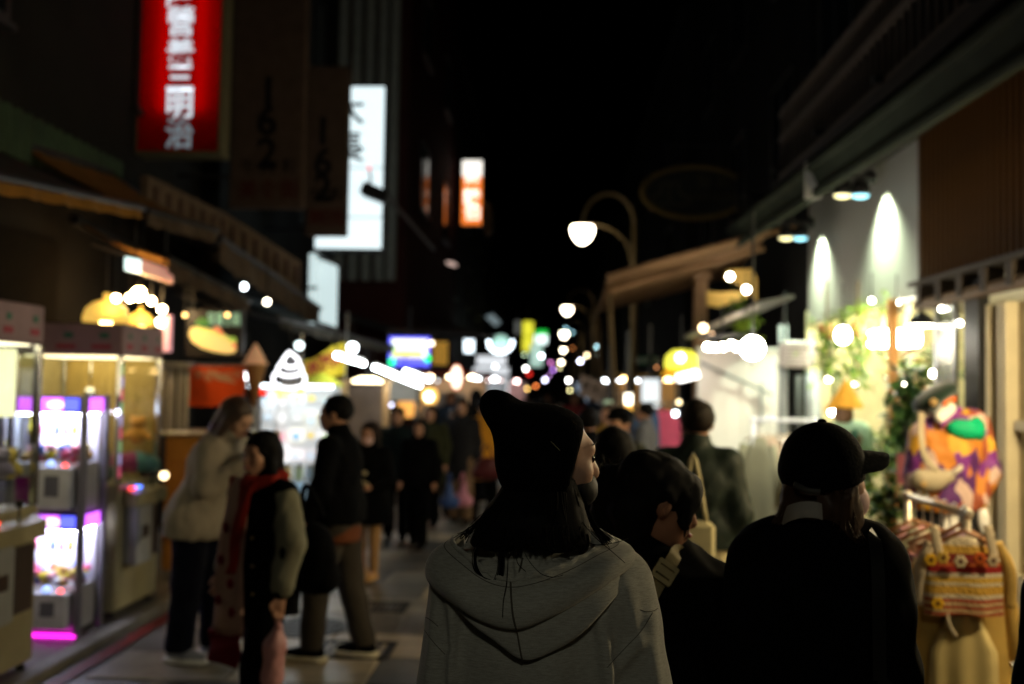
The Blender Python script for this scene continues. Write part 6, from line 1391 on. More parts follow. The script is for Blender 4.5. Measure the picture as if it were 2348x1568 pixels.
q = P(1116, 1072, 11); t = thing('handbag', 'dark red handbag beside the orange yellow jacket', 'bag', q+Vector((0, 0, -.14))); blob('pouch', [cap(q+Vector((-.10, 0, -.06)), q+Vector((.12, 0, -.06)), .07, .07), ell(q, (.13, .06, .12))], M('dark_red_leather', (.06, .008, .010), .5), t, .016); MB().tube(spl([q+Vector((-.08, 0, .08)), q+Vector((0, 0, .25)), q+Vector((.08, 0, .08))], 4), .012, 6).build('handle', M('dark_red_leather', (.06, .008, .010)), t, True)
# right middle
def standing(label, px, head, d, yaw, jc, tc, hair, hm=None, **k):
    q = P(px, head, d); return person(label, (q.x, d), q.z, yaw, jc, k.pop('jlen', .78), tc, k.pop('shoes', black_c), (hair, hm), k.pop('lean', 0), k.pop('stride', .08), **k)
gj = M('green_black_jacket', (.014, .022, .016), .6, var=.08, bump=.3, bscale=40)
t, T, J, H, A_ = standing('man in a dark green padded jacket looking at the white partition', 1598, 922, 5.6, -.35, gj, C('cream_trousers', (.52, .44, .24)), 'short', M('hair_dkbrown', (.010, .006, .003), .7, var=.3), jlen=.92, res=.013, hy=.25, fat=1.05, disp=(.010, 34, 4))
t2 = thing('tote_bag', 'cream square tote bag between the bun woman and the man in green', 'bag', P(1592, 1290, 4.6))
x0, x1, z0, z1 = rect(1548, 1196, 1640, 1330, 4.6)
MB().bev(x0, x1, 4.58, 4.66, z0, z1, .022).build('body', M('tote_cream', (.58, .50, .27), .6, var=.12, scale=9), t2); MB().tube(spl([(x0+.04, 4.62, z1), ((x0+x1)/2, 4.7, z1+.3), (x1-.04, 4.62, z1)], 5), .010, 6).build('handle', M('tote_cream', (.58, .50, .27)), t2, True)
standing('dark-haired person half hidden between the beanie and the bun', 1408, 986, 4.3, -.1, black_c, black_c, 'long', hair_b, res=.016)
standing('person in a dark cap and olive jacket facing left beyond the bun woman', 1424, 938, 7.6, 2.3, C('olive2', (.03, .03, .016)), black_c, 'short', hair_b, hat=black_c)
standing('dark figure directly behind the front of the beanie', 1350, 938, 8.2, .3, black_c, black_c, 'short', hair_b, res=.018)
standing('shopper in a mustard top beyond the dark cap', 1395, 928, 11.0, 2.6, C('mustard_top', (.40, .24, .05)), black_c, 'bob', hair_br, res=.02)
standing('shopper in a grey coat by the pink and blue garments', 1480, 925, 12.0, 1.2, C('grey_coat', (.10, .10, .11)), black_c, 'short', hair_b, res=.02)
standing('person in black cut off by the right edge of the picture', 2535, 1100, 2.75, .2, black_c, black_c, 'long', hair_b, res=.018)
# far shoppers seen only as dark shapes
rr = random.Random(3)
cols = [(.015, .015, .018), (.16, .10, .06), (.006, .006, .007), (.30, .20, .12), (.03, .05, .09), (.22, .04, .04), (.32, .30, .26)]
for i in range(22):
    d = 13+i*1.25; x = rr.uniform(-1.9, 1.05); 
    person('shopper far down the street among the blurred crowd', (x, d), rr.uniform(1.5, 1.74), rr.choice((0, PI, PI, .3, PI-.3)), C('far%d' % (i % 7), cols[i % 7]), rr.choice((.8, .6)), C('far%d' % ((i*3+1) % 7), cols[(i*3+1) % 7]), black_c, (rr.choice(('short', 'long', 'bob')), hair_b), res=.03, group='far shoppers')
# ================================================================ FOREGROUND
def heather():
    mt = bpy.data.materials.new('heather_fleece'); mt.use_nodes = True; nt = mt.node_tree; b = nt.nodes['Principled BSDF']; L = nt.links.new
    tc = nt.nodes.new('ShaderNodeTexCoord'); mp = nt.nodes.new('ShaderNodeMapping'); mp.inputs['Scale'].default_value = (60, 60, 420); L(tc.outputs['Object'], mp.inputs[0])
    n = nt.nodes.new('ShaderNodeTexNoise'); n.inputs['Scale'].default_value = 1; n.inputs['Detail'].default_value = 3; L(mp.outputs[0], n.inputs[0])
    n2 = nt.nodes.new('ShaderNodeTexNoise'); n2.inputs['Scale'].default_value = 700; L(tc.outputs['Object'], n2.inputs[0])
    mx = nt.nodes.new('ShaderNodeMix'); mx.inputs[0].default_value = .45; L(n.outputs[0], mx.inputs[2]); L(n2.outputs[0], mx.inputs[3])
    r = nt.nodes.new('ShaderNodeValToRGB'); r.color_ramp.elements[0].position = .32; r.color_ramp.elements[1].position = .68
    r.color_ramp.elements[0].color = (.255, .25, .21, 1); r.color_ramp.elements[1].color = (.46, .45, .39, 1)
    L(mx.outputs[0], r.inputs[0]); L(r.outputs[0], b.inputs['Base Color']); b.inputs['Roughness'].default_value = .95; b.inputs['Sheen Weight'].default_value = .25
    bp = nt.nodes.new('ShaderNodeBump'); bp.inputs['Strength'].default_value = .35; bp.inputs['Distance'].default_value = .002; L(mx.outputs[0], bp.inputs['Height']); L(bp.outputs[0], b.inputs['Normal'])
    return mt
fleece = heather(); seam_m = M('seam_thread', (.10, .09, .07), .95)
D0 = 2.12
def p_(px, py, dd=0.0): return np.array(P(px, py, D0+dd))
hx = P(1235, 1300, 2.2).x
t = thing('person', 'woman in a grey hoodie and black pointed beanie seen from behind, in focus', 'person', (hx, 2.25, 0))
# --- lower body and skin
hc = p_(1263, 1050, .09); R = rotm(-PI/2+.36, -.04, 0)
hp_, H = head_prims(hc, R, .98)
body = hp_+[cap(p_(1240, 1200, .13), p_(1250, 1110, .10), .050, .050), cap(p_(1240, 1400, .13), p_(1240, 1520, .12), .09, .11), cap((hx-.09, 2.24, .92), (hx-.09, 2.24, .1), .08, .045), cap((hx+.09, 2.24, .92), (hx+.09, 2.30, .1), .08, .045), cap((hx, 2.24, .9), p_(1240, 1500, .12), .14, .13)]
for sx, ax in ((-1, 1018), (1, 1470)):
    sh_ = p_(1240+sx*170, 1310, .10); el_ = p_(ax, 1660, .10); wr = np.array((el_[0]-sx*.02, el_[1]+.10, .86)); body += [cap(sh_, el_, .05, .04), cap(el_, wr, .04, .028)]+hand_prims(wr, (0, .25, -1), sx)
blob('body', body, skin_l, t, .0085, .028)
for e in (-1, 1): MB().ell(H(e*.032, .080, .004), .0125, 12, 8).build('eye', eye_m, t, True)
for e in (-1, 1): MB().tube([H(e*.020, .093, .012), H(e*.034, .094, .014), H(e*.050, .084, .008)], [.0008, .0014, .0006], 6).build('eyelash', black_c, t)
for e in (-1, 1): MB().tube([H(e*.016, .094, .034), H(e*.034, .092, .040), H(e*.056, .076, .034)], [.0012, .002, .0008], 6).build('eyebrow', hair_b, t)
blob('trousers', [cap((hx, 2.24, 1.0), (hx, 2.24, .9), .13, .14, (1.3, 1, 1)), cap((hx-.1, 2.24, .92), (hx-.1, 2.24, .1), .11, .08), cap((hx+.1, 2.24, .92), (hx+.1, 2.30, .1), .11, .08)], black_c, t, .02, .03, (.006, 40, 2))
for sx, yy in ((-.1, 2.24), (.1, 2.30)): blob('shoe', [cap((hx+sx, yy-.05, .05), (hx+sx, yy+.15, .04), .048, .04), cut((0, 0, -1), (0, 0, .003))], white_paint, t, .014)
# --- hoodie body and sleeves with folds
shL, shR = p_(1066, 1350, .085), p_(1408, 1342, .095)
elL, elR = p_(1026, 1640, .08), p_(1462, 1640, .10)
pr = [cap(shL, shR, .072, .072), ell(p_(1238, 1430, .11), (.195, .118, .18)), cap(p_(1238, 1440, .10), p_(1238, 1760, .10), .145, .155, (1.30, .88, 1)), ell(p_(1225, 1500, .085), (.20, .115, .18)), cap(p_(1238, 1760, .10), (hx, 2.23, .82), .15, .15, (1.30, .88, 1)),
      cap(shL, elL, .080, .074, k=.018), cap(elL, (elL[0]+.01, elL[1]+.10, .84), .072, .05, k=.03), cap(shR, elR, .084, .080, k=.018), cap(elR, (elR[0]-.01, elR[1]+.10, .84), .076, .05, k=.03), cap(p_(1140, 1320, .13), p_(1330, 1320, .13), .075, .075), cap(p_(1110, 1262, .19), p_(1330, 1250, .19), .05, .05),
      # folds that hang from the shoulders
      cap(p_(1392, 1360, .01), p_(1408, 1470, .01), .018, .012, k=.016), cap(p_(1425, 1350, .02), p_(1462, 1470, .012), .020, .012, k=.016), cap(p_(1478, 1420, .04), p_(1492, 1560, .03), .020, .016, k=.016), cap(p_(1375, 1420, -.01), p_(1405, 1600, -.012), .014, .018, k=.018),
      cap(p_(1040, 1370, .0), p_(1034, 1560, .0), .018, .016, k=.016), cap(p_(1000, 1400, .03), p_(985, 1560, .03), .014, .012, k=.016), cap(p_(1460, 1470, .02), p_(1410, 1540, .0), .014, .010, k=.016), cap(p_(1260, 1520, -.03), p_(1200, 1640, -.03), .02, .02, k=.06),
      groove(p_(1412, 1400, -.02), p_(1425, 1600, -.01), .012, .018), groove(p_(1048+4, 1400, -.02), p_(1046, 1600, -.02), .008, .014), groove(p_(1400, 1510, -.012), p_(1470, 1440, .0), .006, .007), groove(p_(1012, 1400, .005), p_(1016, 1480, .005), .006, .006),
      cut((0, 0, -1), (0, 0, .74))]
hood_o = blob('hoodie', pr, fleece, t, .0075, .035, (.006, 24, 12), None, 2)
# seams drawn on the cloth: each point is dropped onto the surface
from mathutils.bvhtree import BVHTree
_hv = [v.co+Vector(ORG[t.name].tolist()) for v in hood_o.data.vertices]; _bv = BVHTree.FromPolygons(_hv, [tuple(p.vertices) for p in hood_o.data.polygons])
def on_cloth(px, py):
    r = Vector(ray(px, py).tolist()).normalized(); h_ = _bv.ray_cast(Vector((0, 0, CAM_Z)), r); return (h_[0]-r*.0006) if h_[0] else None
for pts in ([(1468, 1398), (1482, 1402), (1498, 1400), (1508, 1394)], [(1496, 1404), (1470, 1446), (1440, 1478), (1408, 1512), (1392, 1530)], [(968, 1412), (985, 1420), (1004, 1436)], [(970, 1440), (990, 1468), (1012, 1492), (1020, 1500)]):
    q_ = [on_cloth(*p) for p in [tuple(v) for v in spl([(a_, b2, 0) for a_, b2 in pts], 6)[:, :2]]]; q_ = [p for p in q_ if p is not None]
    if len(q_) > 2: MB().tube(q_, .0008, 5).build('seam', seam_m, hood_o, True)
def seamline(pts, r=.0022, mat=None, n=6, nm='seam'): return MB().tube(spl([p_(*q) for q in pts], n), r, 6).build(nm, mat or seam_m, t, True)
# --- hood: roll with rim, and the folded point under it
def hz(px, py, d): return np.array(P(px, py, d))
cols_ = [((1092, 1222, 2.27), (1062, 1222, 2.25), (1022, 1240, 2.235), (1002, 1272, 2.23), (1003, 1300, 2.235), (1035, 1300, 2.24)),
         ((1112, 1240, 2.21), (1036, 1243, 2.18), (990, 1272, 2.165), (974, 1306, 2.16), (985, 1338, 2.155), (1018, 1335, 2.17)),
         ((1140, 1250, 2.165), (1082, 1286, 2.10), (1042, 1322, 2.07), (1026, 1356, 2.06), (1058, 1398, 2.062), (1078, 1376, 2.10)),
         ((1172, 1252, 2.15), (1128, 1318, 2.065), (1104, 1362, 2.032), (1100, 1398, 2.022), (1122, 1432, 2.030), (1130, 1405, 2.075)),
         ((1205, 1252, 2.145), (1170, 1331, 2.052), (1172, 1374, 2.016), (1176, 1412, 2.006), (1184, 1442, 2.018), (1186, 1412, 2.07)),
         ((1245, 1250, 2.15), (1228, 1320, 2.062), (1242, 1360, 2.025), (1246, 1396, 2.014), (1246, 1422, 2.026), (1244, 1398, 2.075)),
         ((1290, 1242, 2.17), (1296, 1296, 2.095), (1325, 1325, 2.05), (1330, 1350, 2.04), (1320, 1384, 2.048), (1310, 1362, 2.09)),
         ((1325, 1230, 2.20), (1356, 1266, 2.145), (1398, 1282, 2.095), (1412, 1300, 2.085), (1396, 1334, 2.088), (1376, 1324, 2.13)),
         ((1342, 1218, 2.24), (1404, 1238, 2.205), (1442, 1250, 2.18), (1457, 1270, 2.17), (1448, 1294, 2.172), (1418, 1296, 2.20)),
         ((1336, 1204, 2.30), (1352, 1210, 2.295), (1385, 1222, 2.285), (1408, 1242, 2.28), (1412, 1266, 2.28), (1392, 1280, 2.29))]
def valley(c_): n_, r_ = c_[0], c_[1]; return ((n_[0], n_[1], n_[2]+.02), (r_[0]+(n_[0]-r_[0])*.16, r_[1]+30, r_[2]+.070), (r_[0]+(n_[0]-r_[0])*.04, r_[1]+4, r_[2]+.014))+tuple(c_[1:])
G = loft([[hz(*q) for q in valley(c_)] for c_ in cols_], 7, 7)
for i, row in enumerate(G):          # gathered hem along the rim and soft dents
    for j in range(len(row)):
        u = j/(len(row)-1)
        row[j] = row[j]+np.array((0, -.0016*math.sin(i*2.2)*math.exp(-((u-.42)/.035)**2)-.003*math.sin(i*.33+u*5)*math.sin(PI*u), .0012*math.sin(i*1.7)*math.exp(-((u-.42)/.04)**2)))
hb = MB().grid(G); hb.grid([[p+np.array((0, .004, -.002)) for p in r][::-1] for r in G])
hob = hb.build('hood', fleece, t, True)
_rim = [r[21] for r in G]
hm_ = MB().tube([p+np.array((0, -.001+.0012*math.sin(i*2.0), .001+.0010*math.sin(i*1.3))) for i, p in enumerate(_rim)], [.0055+.0006*math.sin(i*1.9) for i in range(len(_rim))], 10).build('hem', fleece, hob, True)
low = [((1000, 1322, 2.158), (1006, 1352, 2.150), (1020, 1364, 2.165)), ((1056, 1385, 2.085), (1072, 1422, 2.072), (1082, 1428, 2.10)), ((1120, 1420, 2.052), (1132, 1466, 2.050), (1140, 1472, 2.08)), ((1182, 1430, 2.036), (1196, 1509, 2.040), (1198, 1500, 2.075)),
       ((1245, 1414, 2.040), (1258, 1494, 2.044), (1258, 1484, 2.08)), ((1320, 1376, 2.058), (1334, 1448, 2.054), (1330, 1440, 2.09)), ((1395, 1328, 2.10), (1402, 1378, 2.088), (1396, 1372, 2.12)), ((1446, 1288, 2.178), (1450, 1316, 2.170), (1440, 1314, 2.19))]
G2 = loft([[hz(*q) for q in c_] for c_ in low], 7, 7)
hb = MB().grid(G2); hb.grid([[p+np.array((0, .005, 0)) for p in r][::-1] for r in G2]); hb.build('hood_point', fleece, hob, True)
# seams: centre of the hood, hem stitch, cuff of the point, shoulder and sleeve
ci = 4*7
MB().tube([G[ci][j]+np.array((0, -.0008, 0)) for j in range(2, len(G[ci])-8)], .0020, 6).build('seam', seam_m, hob, True)
MB().tube([r[int(len(r)*.48)]+np.array((0, -.0006, 0)) for r in G[4:-4]], .0009, 5).build('seam', seam_m, hob, True)
MB().tube([G2[3*7][j]+np.array((0, -.001, 0)) for j in range(2, 13)], .0018, 6).build('seam', seam_m, hob, True)
# --- beanie: cap of the head pulled to a limp point at the back
bk = M('beanie_knit', (.0035, .0035, .004), .95, var=.2, spec=.02, bump=.4, bscale=260)
Rb = R
blob('beanie', [ell(p_(1244, 1036, .08), (.101, .115, .098)), ell(p_(1275, 1000, .07), (.066, .075, .056)), ell(p_(1246, 1075, .07), (.088, .10, .075)), cap(p_(1205, 1000, .05), p_(1142, 935, .02), .074, .034), cap(p_(1142, 935, .02), p_(1128, 922, .02), .030, .020), cap(p_(1202, 1080, .05), p_(1226, 1108, .06), .052, .058), ell(p_(1302, 1030, .08), (.040, .09, .062)), ell(p_(1215, 960, .05), (.05, .05, .028)),
     cut((1, 0, -.24), p_(1337, 990, 0))], bk, t, .007, .03, (.002, 50, 3))
MB().tube(spl([p_(1262, 1012, -.045), p_(1272, 1022, -.04), p_(1284, 1033, -.03)], 4), .0012, 5).build('beanie_tag', M('tag_thread', (.10, .10, .06), .7), t, True)
# --- hair under the beanie, loose strands
rings = [(1242, 1095, 82, .085, .08), (1238, 1135, 100, .088, .075), (1230, 1170, 118, .090, .065), (1222, 1205, 136, .088, .055), (1212, 1238, 138, .075, .045), (1206, 1245, 112, .06, .045), (1206, 1252, 90, .05, .05), (1206, 1255, 40, .02, .06)]
rows = []
for (px, py, hw_, dp, dd) in rings:
    c0 = p_(px, py, dd); ring = []
    for k in range(40):
        a_ = 2*PI*k/40; w_ = hw_*D0/FPX*(1+.015*math.sin(k*5.0+py)); ring.append(c0+np.array((w_*math.cos(a_), dp*math.sin(a_)*(1+.05*math.sin(k*9)), -.012*math.cos(2*a_)*(1 if py > 1200 else 0)+.004*math.sin(k*7))))
    rows.append(ring)
R2 = [list(r) for r in zip(*[spl([rows[i][k] for i in range(len(rows))], 4) for k in range(40)])]
g = MB().grid(R2, True); g.f.append(tuple((len(R2)-1)*40+k for k in range(40))); hr = g.build('hair', hair_b, t, True)
rr = random.Random(11); b = MB()
def strand(pts, r=.0006): b.tube(spl([p_(*q) for q in pts], 5), r, 4, False)
for i in range(46):                                   # fly-away hair at the left, tips over the hood, right side
    u = rr.random(); strand([(1150-20*u, 1140+40*u, .0), (1112-22*u+rr.gauss(0, 6), 1182+22*u, -.0), (1075-22*u+rr.gauss(0, 9), 1222+14*rr.random(), .0+rr.gauss(0, .01))], .0005)
for i in range(30):
    x = rr.uniform(1085, 1340); strand([(x, 1205, -.045), (x+rr.gauss(0, 8), 1240, -.05), (x+rr.gauss(0, 16), 1250+rr.random()**3*30, -.045)], .0006)
for i in range(40):
    o_ = rr.gauss(0, 5); strand([(1330, 1120, .04), (1345+o_*.5, 1165, .03), (1362+o_, 1205, .02), (1392+o_*1.6, 1240+rr.gauss(0, 5), .01)], .0007)
for i in range(150):                                  # locks over the back of the hair
    u = rr.uniform(-1, 1); v = u+rr.gauss(0, .08); x0_ = 1242+u*76; x3_ = 1208+v*134; bd = .085*math.sqrt(max(0, 1-u*u)); bd2 = .075*math.sqrt(max(0, 1-min(1, v*v)))
    strand([(x0_, 1100, .08-bd-.004), (x0_*.6+x3_*.4+rr.gauss(0, 3), 1160, .068-bd*.98-.005), (x0_*.2+x3_*.8+rr.gauss(0, 4), 1215, .050-bd2-.006), (x3_+rr.gauss(0, 4), 1244+rr.random()*12-8*v*v, .046-bd2-.002)], rr.uniform(.0008, .0022))
for i in range(46):                                   # lock hanging into the hood
    o_ = rr.gauss(0, 4); strand([(1152+o_, 1240, -.05), (1150+o_, 1275, -.055), (1148+o_*1.2, 1310, -.062), (1140+o_*1.4, 1334, -.066)], .0008)
for i in range(14):                                   # loop of hair, left and right
    o_ = rr.gauss(0, 1.6); strand([(1120, 1236, -.05), (1100+o_, 1246, -.052), (1088+o_, 1275, -.055), (1094+o_, 1308, -.058), (1118+o_, 1330+o_, -.064), (1140, 1334, -.066)], .0008)
    strand([(1296, 1230, -.02), (1310+o_, 1252, -.02), (1330+o_, 1260+o_, -.01), (1346+o_, 1248, .0), (1344+o_, 1225, .01)], .0008)
for pts in ([(1195, 1250, -.06), (1212, 1285, -.075), (1240, 1315, -.095), (1270, 1323, -.085), (1290, 1318, -.075)], [(1330, 1190, .02), (1360, 1228, -.01), (1400, 1262, -.03), (1432, 1290, -.025)], [(1165, 1260, -.06), (1162, 1330, -.10), (1154, 1375, -.12), (1152, 1415, -.118)], [(1180, 1250, -.05), (1186, 1290, -.07), (1205, 1310, -.088)], [(1320, 1225, 0), (1360, 1248, -.02), (1410, 1244, -.02), (1440, 1234, .02)]): strand(pts, .0009)
so = b.build('loose_hair', hair_b, hr); so['kind'] = 'stuff'
# --- black face mask with strap
mk = M('mask_black', (.012, .012, .012), .7)
blob('face_mask', [ell(H(0, .056, -.068), (.062, .056, .044), R), ell(H(0, .092, -.052), (.018, .018, .026), R)], mk, t, .007, .012)
MB().tube([H(.062, .035, -.045), H(.072, .01, -.03), H(.080, -.012, -.01)], .0022, 6).build('mask_strap', mk, t); MB().tube([H(-.062, .035, -.045), H(-.072, .01, -.03), H(-.080, -.012, -.01)], .0022, 6).build('mask_strap', mk, t)

# ---------------------------------------------------------------- woman with the bun
D1 = 2.72
def b_(px, py, dd=0.0): return np.array(P(px, py, D1+dd))
bx = P(1500, 1400, D1).x
t = thing('person', 'woman with tied-up dark hair looking right, cream strap over her black coat', 'person', (bx, D1+.05, 0))
hc = b_(1510, 1152); R = rotm(-PI/2+.20, -.26, .0); hp_, H = head_prims(hc, R, 1.0)
body = hp_+[cap(b_(1470, 1310, .04), b_(1490, 1215, .03), .050, .050), cap((bx, D1+.07, 1.22), (bx, D1+.07, .95), .09, .11), cap((bx-.09, D1+.05, .92), (bx-.09, D1+.05, .1), .08, .045), cap((bx+.09, D1+.05, .92), (bx+.09, D1+.12, .1), .08, .045)]
for sx in (-1, 1):
    wr = np.array((bx+sx*.22, D1+.12, .84)); el_ = np.array((bx+sx*.22, D1+.03, 1.06)); body += [cap((bx+sx*.13, D1+.07, 1.24), el_, .045, .04), cap(el_, wr, .04, .028)]+hand_prims(wr, (0, .25, -1), sx)
blob('body', body, M('skin_dim', (.30, .145, .085), .55, var=.08, scale=20), t, .0095, .028)
for e in (-1, 1): MB().ell(H(e*.033, .083, .002), .012, 10, 7).build('eye', eye_m, t, True)
MB().tube([H(-.022, .100, -.064), H(0, .108, -.064), H(.022, .100, -.064)], [.004, .007, .004], 6).build('lips', lip, t, True)
MB().tube([H(.083, .004, .02), H(.090, -.010, .012), H(.089, -.016, -.012), H(.083, -.004, -.030)], .004, 6).build('ear_rim', M('skin_dim', (.30, .145, .085)), t, True)
blob('hair', [ell(H(0, -.024, .040), (.094, .109, .096), R), ell(H(.02, -.075, .045), (.07, .06, .07), R), ell(b_(1412, 1118, .03), (.070, .06, .068)), cap(b_(1405, 1130, .03), b_(1392, 1225, .04), .062, .05), ell(H(0, .055, .072), (.06, .045, .03), R), cap(H(.066, .055, .03), H(.070, .062, -.06), .010, .004), cap(H(.060, .066, .05), H(.066, .074, -.02), .012, .006), sub(H(.02, .125, -.070), (.105, .098, .118), R, .010), sub(H(.095, -.004, -.008), (.022, .022, .034), R, .006), sub(H(0, .03, -.14), (.12, .12, .085), R, .015), cap(H(.02, -.075, -.03), b_(1462, 1250, .03), .062, .06), cap(H(.083, -.025, .035), H(.088, .004, .018), .016, .012), cap(H(.072, .040, .045), H(.074, .058, -.03), .013, .008), cap(H(.074, .058, -.03), H(.066, .066, -.075), .008, .003), cap(H(.04, .075, .06), H(.062, .080, .018), .016, .008)], hair_b, t, .008, .022, (.005, 90, 4))
b = MB(); rr = random.Random(5)
for i in range(60):
    a_ = rr.uniform(0, 2*PI); c0 = b_(1408, 1110, .03); q1 = c0+np.array((.062*math.cos(a_), -.01, .062*math.sin(a_))); q2 = q1+np.array((.02*math.cos(a_)+rr.gauss(0, .008), rr.gauss(0, .01), .016*math.sin(a_)+rr.gauss(0, .008))); b.tube(spl([c0, q1, q2], 3), .0008, 4, False)
for i in range(26):
    b.tube(spl([H(.06+rr.gauss(0, .006), .05, .06), H(.068+rr.gauss(0, .006), .066, .0), H(.066+rr.gauss(0, .01), .07, -.05-.02*rr.random())], 4), .0008, 4, False)
so = b.build('loose_hair', hair_b, t); so['kind'] = 'stuff'
blob('coat', [cap(b_(1440, 1330, .05), b_(1640, 1352, .05), .075, .060), cap(b_(1400, 1350, .05), b_(1450, 1330, .05), .07, .07), ell((bx, D1+.05, 1.22), (.20, .14, .2)), cap((bx, D1+.05, 1.2), (bx, D1+.05, .72), .15, .17, (1.35, .9, 1)), cap(b_(1638, 1345, .05), (bx+.24, D1+.03, 1.04), .068, .06), cap((bx+.24, D1+.03, 1.04), (bx+.23, D1+.12, .86), .06, .045), cap(b_(1400, 1350, .05), (bx-.22, D1+.03, 1.04), .07, .06), cap((bx-.22, D1+.03, 1.04), (bx-.22, D1+.12, .86), .06, .045), cap(b_(1455, 1310, .03), b_(1478, 1238, .02), .092, .074), cap(b_(1500, 1270, .03), b_(1525, 1258, .05), .05, .045), cap(b_(1530, 1275, .10), b_(1540, 1262, .10), .03, .03), cut((0, 0, -1), (0, 0, .66))], black_c, t, .012, .03, (.006, 40, 9))
blob('trousers', [cap((bx, D1+.05, .95), (bx, D1+.05, .85), .13, .13, (1.3, 1, 1)), cap((bx-.1, D1+.05, .9), (bx-.1, D1+.05, .1), .10, .08), cap((bx+.1, D1+.05, .9), (bx+.1, D1+.12, .1), .10, .08)], black_c, t, .02, .03)
for sx, yy in ((-.1, D1+.05), (.1, D1+.12)): blob('shoe', [cap((bx+sx, yy-.05, .05), (bx+sx, yy+.15, .04), .048, .04), cut((0, 0, -1), (0, 0, .003))], black_c, t, .016)
strap_m = M('webbing_cream', (.24, .195, .095), .7, var=.15, scale=30, bump=.3, bscale=300)
t2 = thing('bag_strap', 'cream webbing shoulder strap with a plastic buckle on the black coat', 'bag', b_(1440, 1500, -.08))
def band(pts, w_, th, name, par, mat):
    S_ = spl(pts, 5); rows = []
    for i, p in enumerate(S_):
        tn = Vector(S_[min(i+1, len(S_)-1)]-S_[max(i-1, 0)]).normalized(); sd = tn.cross(Vector((0, 1, 0))).normalized(); n_ = sd.cross(tn); p = Vector(p)
        rows.append([p+sd*w_+n_*th, p-sd*w_+n_*th, p-sd*w_-n_*th, p+sd*w_-n_*th])
    return MB().grid(rows, True).build(name, mat, par)
band([b_(1556, 1268, .02), b_(1552, 1262, -.04), b_(1546, 1276, -.085), b_(1525, 1312, -.105), b_(1502, 1350, -.115), b_(1478, 1400, -.125), b_(1440, 1500, -.13)], .018, .0015, 'strap', t2, strap_m)
bc = Vector(b_(1523, 1311, -.112)); ax_ = (Vector(b_(1502, 1350, -.115))-Vector(b_(1546, 1278, -.085))).normalized(); sd = ax_.cross(Vector((0, 1, 0))).normalized(); nn = sd.cross(ax_)
bm_ = M('buckle_cream', (.34, .28, .14), .4)
def orect(c0, hu, hv, th, name):
    vs = [c0+ax_*(hu*a_)+sd*(hv*e_)+nn*(th*z_) for z_ in (-1, 1) for a_, e_ in ((-1, -1), (1, -1), (1, 1), (-1, 1))]; return MB().add(vs, [(3, 2, 1, 0), (4, 5, 6, 7), (0, 1, 5, 4), (1, 2, 6, 5), (2, 3, 7, 6), (3, 0, 4, 7)]).build(name, bm_, t2)
sgn = -1 if nn.y > 0 else 1
for k, (o_, hu, hv) in enumerate(((-.020, .006, .027), (.022, .006, .027))): orect(bc+ax_*o_+nn*(.004*sgn), hu, hv, .004, 'buckle_bar')
for o_ in (-.025, .025): orect(bc+sd*o_+nn*(.004*sgn), .024, .004, .0045, 'buckle_side')
orect(bc+nn*(.003*sgn), .010, .021, .003, 'buckle_plate')
blob('pouch', [cap((bx-.22, D1-.1, .95), (bx-.22, D1+.12, .95), .08, .08), cap((bx-.22, D1-.1, .85), (bx-.22, D1+.12, .85), .08, .08)], strap_m, t2, .018)
band([b_(1440, 1500, -.10), np.array((bx-.22, D1-.02, 1.02))], .02, .0015, 'strap', t2, strap_m)

# ---------------------------------------------------------------- woman with the black cap
D2 = 2.55
def c_(px, py, dd=0.0): return np.array(P(px, py, D2+dd))
kx = P(1885, 1400, D2).x
t = thing('person', 'woman in a black baseball cap and black jacket with brown hair and face mask', 'person', (kx, D2+.05, 0))
hc = c_(1890, 1090, .03); R = rotm(-PI/2+.30, -.04, 0); hp_, H = head_prims(hc, R, 1.0)
body = hp_+[cap(c_(1870, 1230, .08), c_(1882, 1140, .05), .050, .050), cap((kx, D2+.09, 1.32), (kx, D2+.09, .95), .09, .11), cap((kx-.09, D2+.05, .92), (kx-.09, D2+.05, .1), .08, .045), cap((kx+.09, D2+.05, .92), (kx+.09, D2+.12, .1), .08, .045)]
for sx in (-1, 1):
    wr = np.array((kx+sx*.19, D2+.15, .88)); el_ = np.array((kx+sx*.185, D2+.05, 1.12)); body += [cap((kx+sx*.14, D2+.09, 1.34), el_, .045, .04), cap(el_, wr, .04, .028)]+hand_prims(wr, (0, .25, -1), sx)
blob('body', body, skin_l, t, .0095, .028)
for e in (-1, 1): MB().ell(H(e*.033, .083, .002), .012, 10, 7).build('eye', eye_m, t, True)
MB().tube([H(.083, .004, .02), H(.090, -.010, .012), H(.089, -.016, -.012), H(.083, -.004, -.030)], .004, 6).build('ear_rim', skin_l, t, True)
blob('face_mask', [ell(H(0, .060, -.062), (.066, .060, .056), R), cap(H(.062, .035, -.05), H(.080, -.01, -.02), .006, .004)], M('mask_rose', (.62, .42, .38), .7), t, .008, .012)
blob('cap', [ell(c_(1884, 1060, .03), (.104, .112, .104)), ell(c_(1880, 1085, .03), (.102, .108, .070)), cut((.22, 0, -1), c_(1880, 1124, .0)), sub(H(0, .115, -.055), (.085, .07, .085), R, .01)], C('cap_black', (.002, .002, .0022), spec=.05), t, .008, .02)
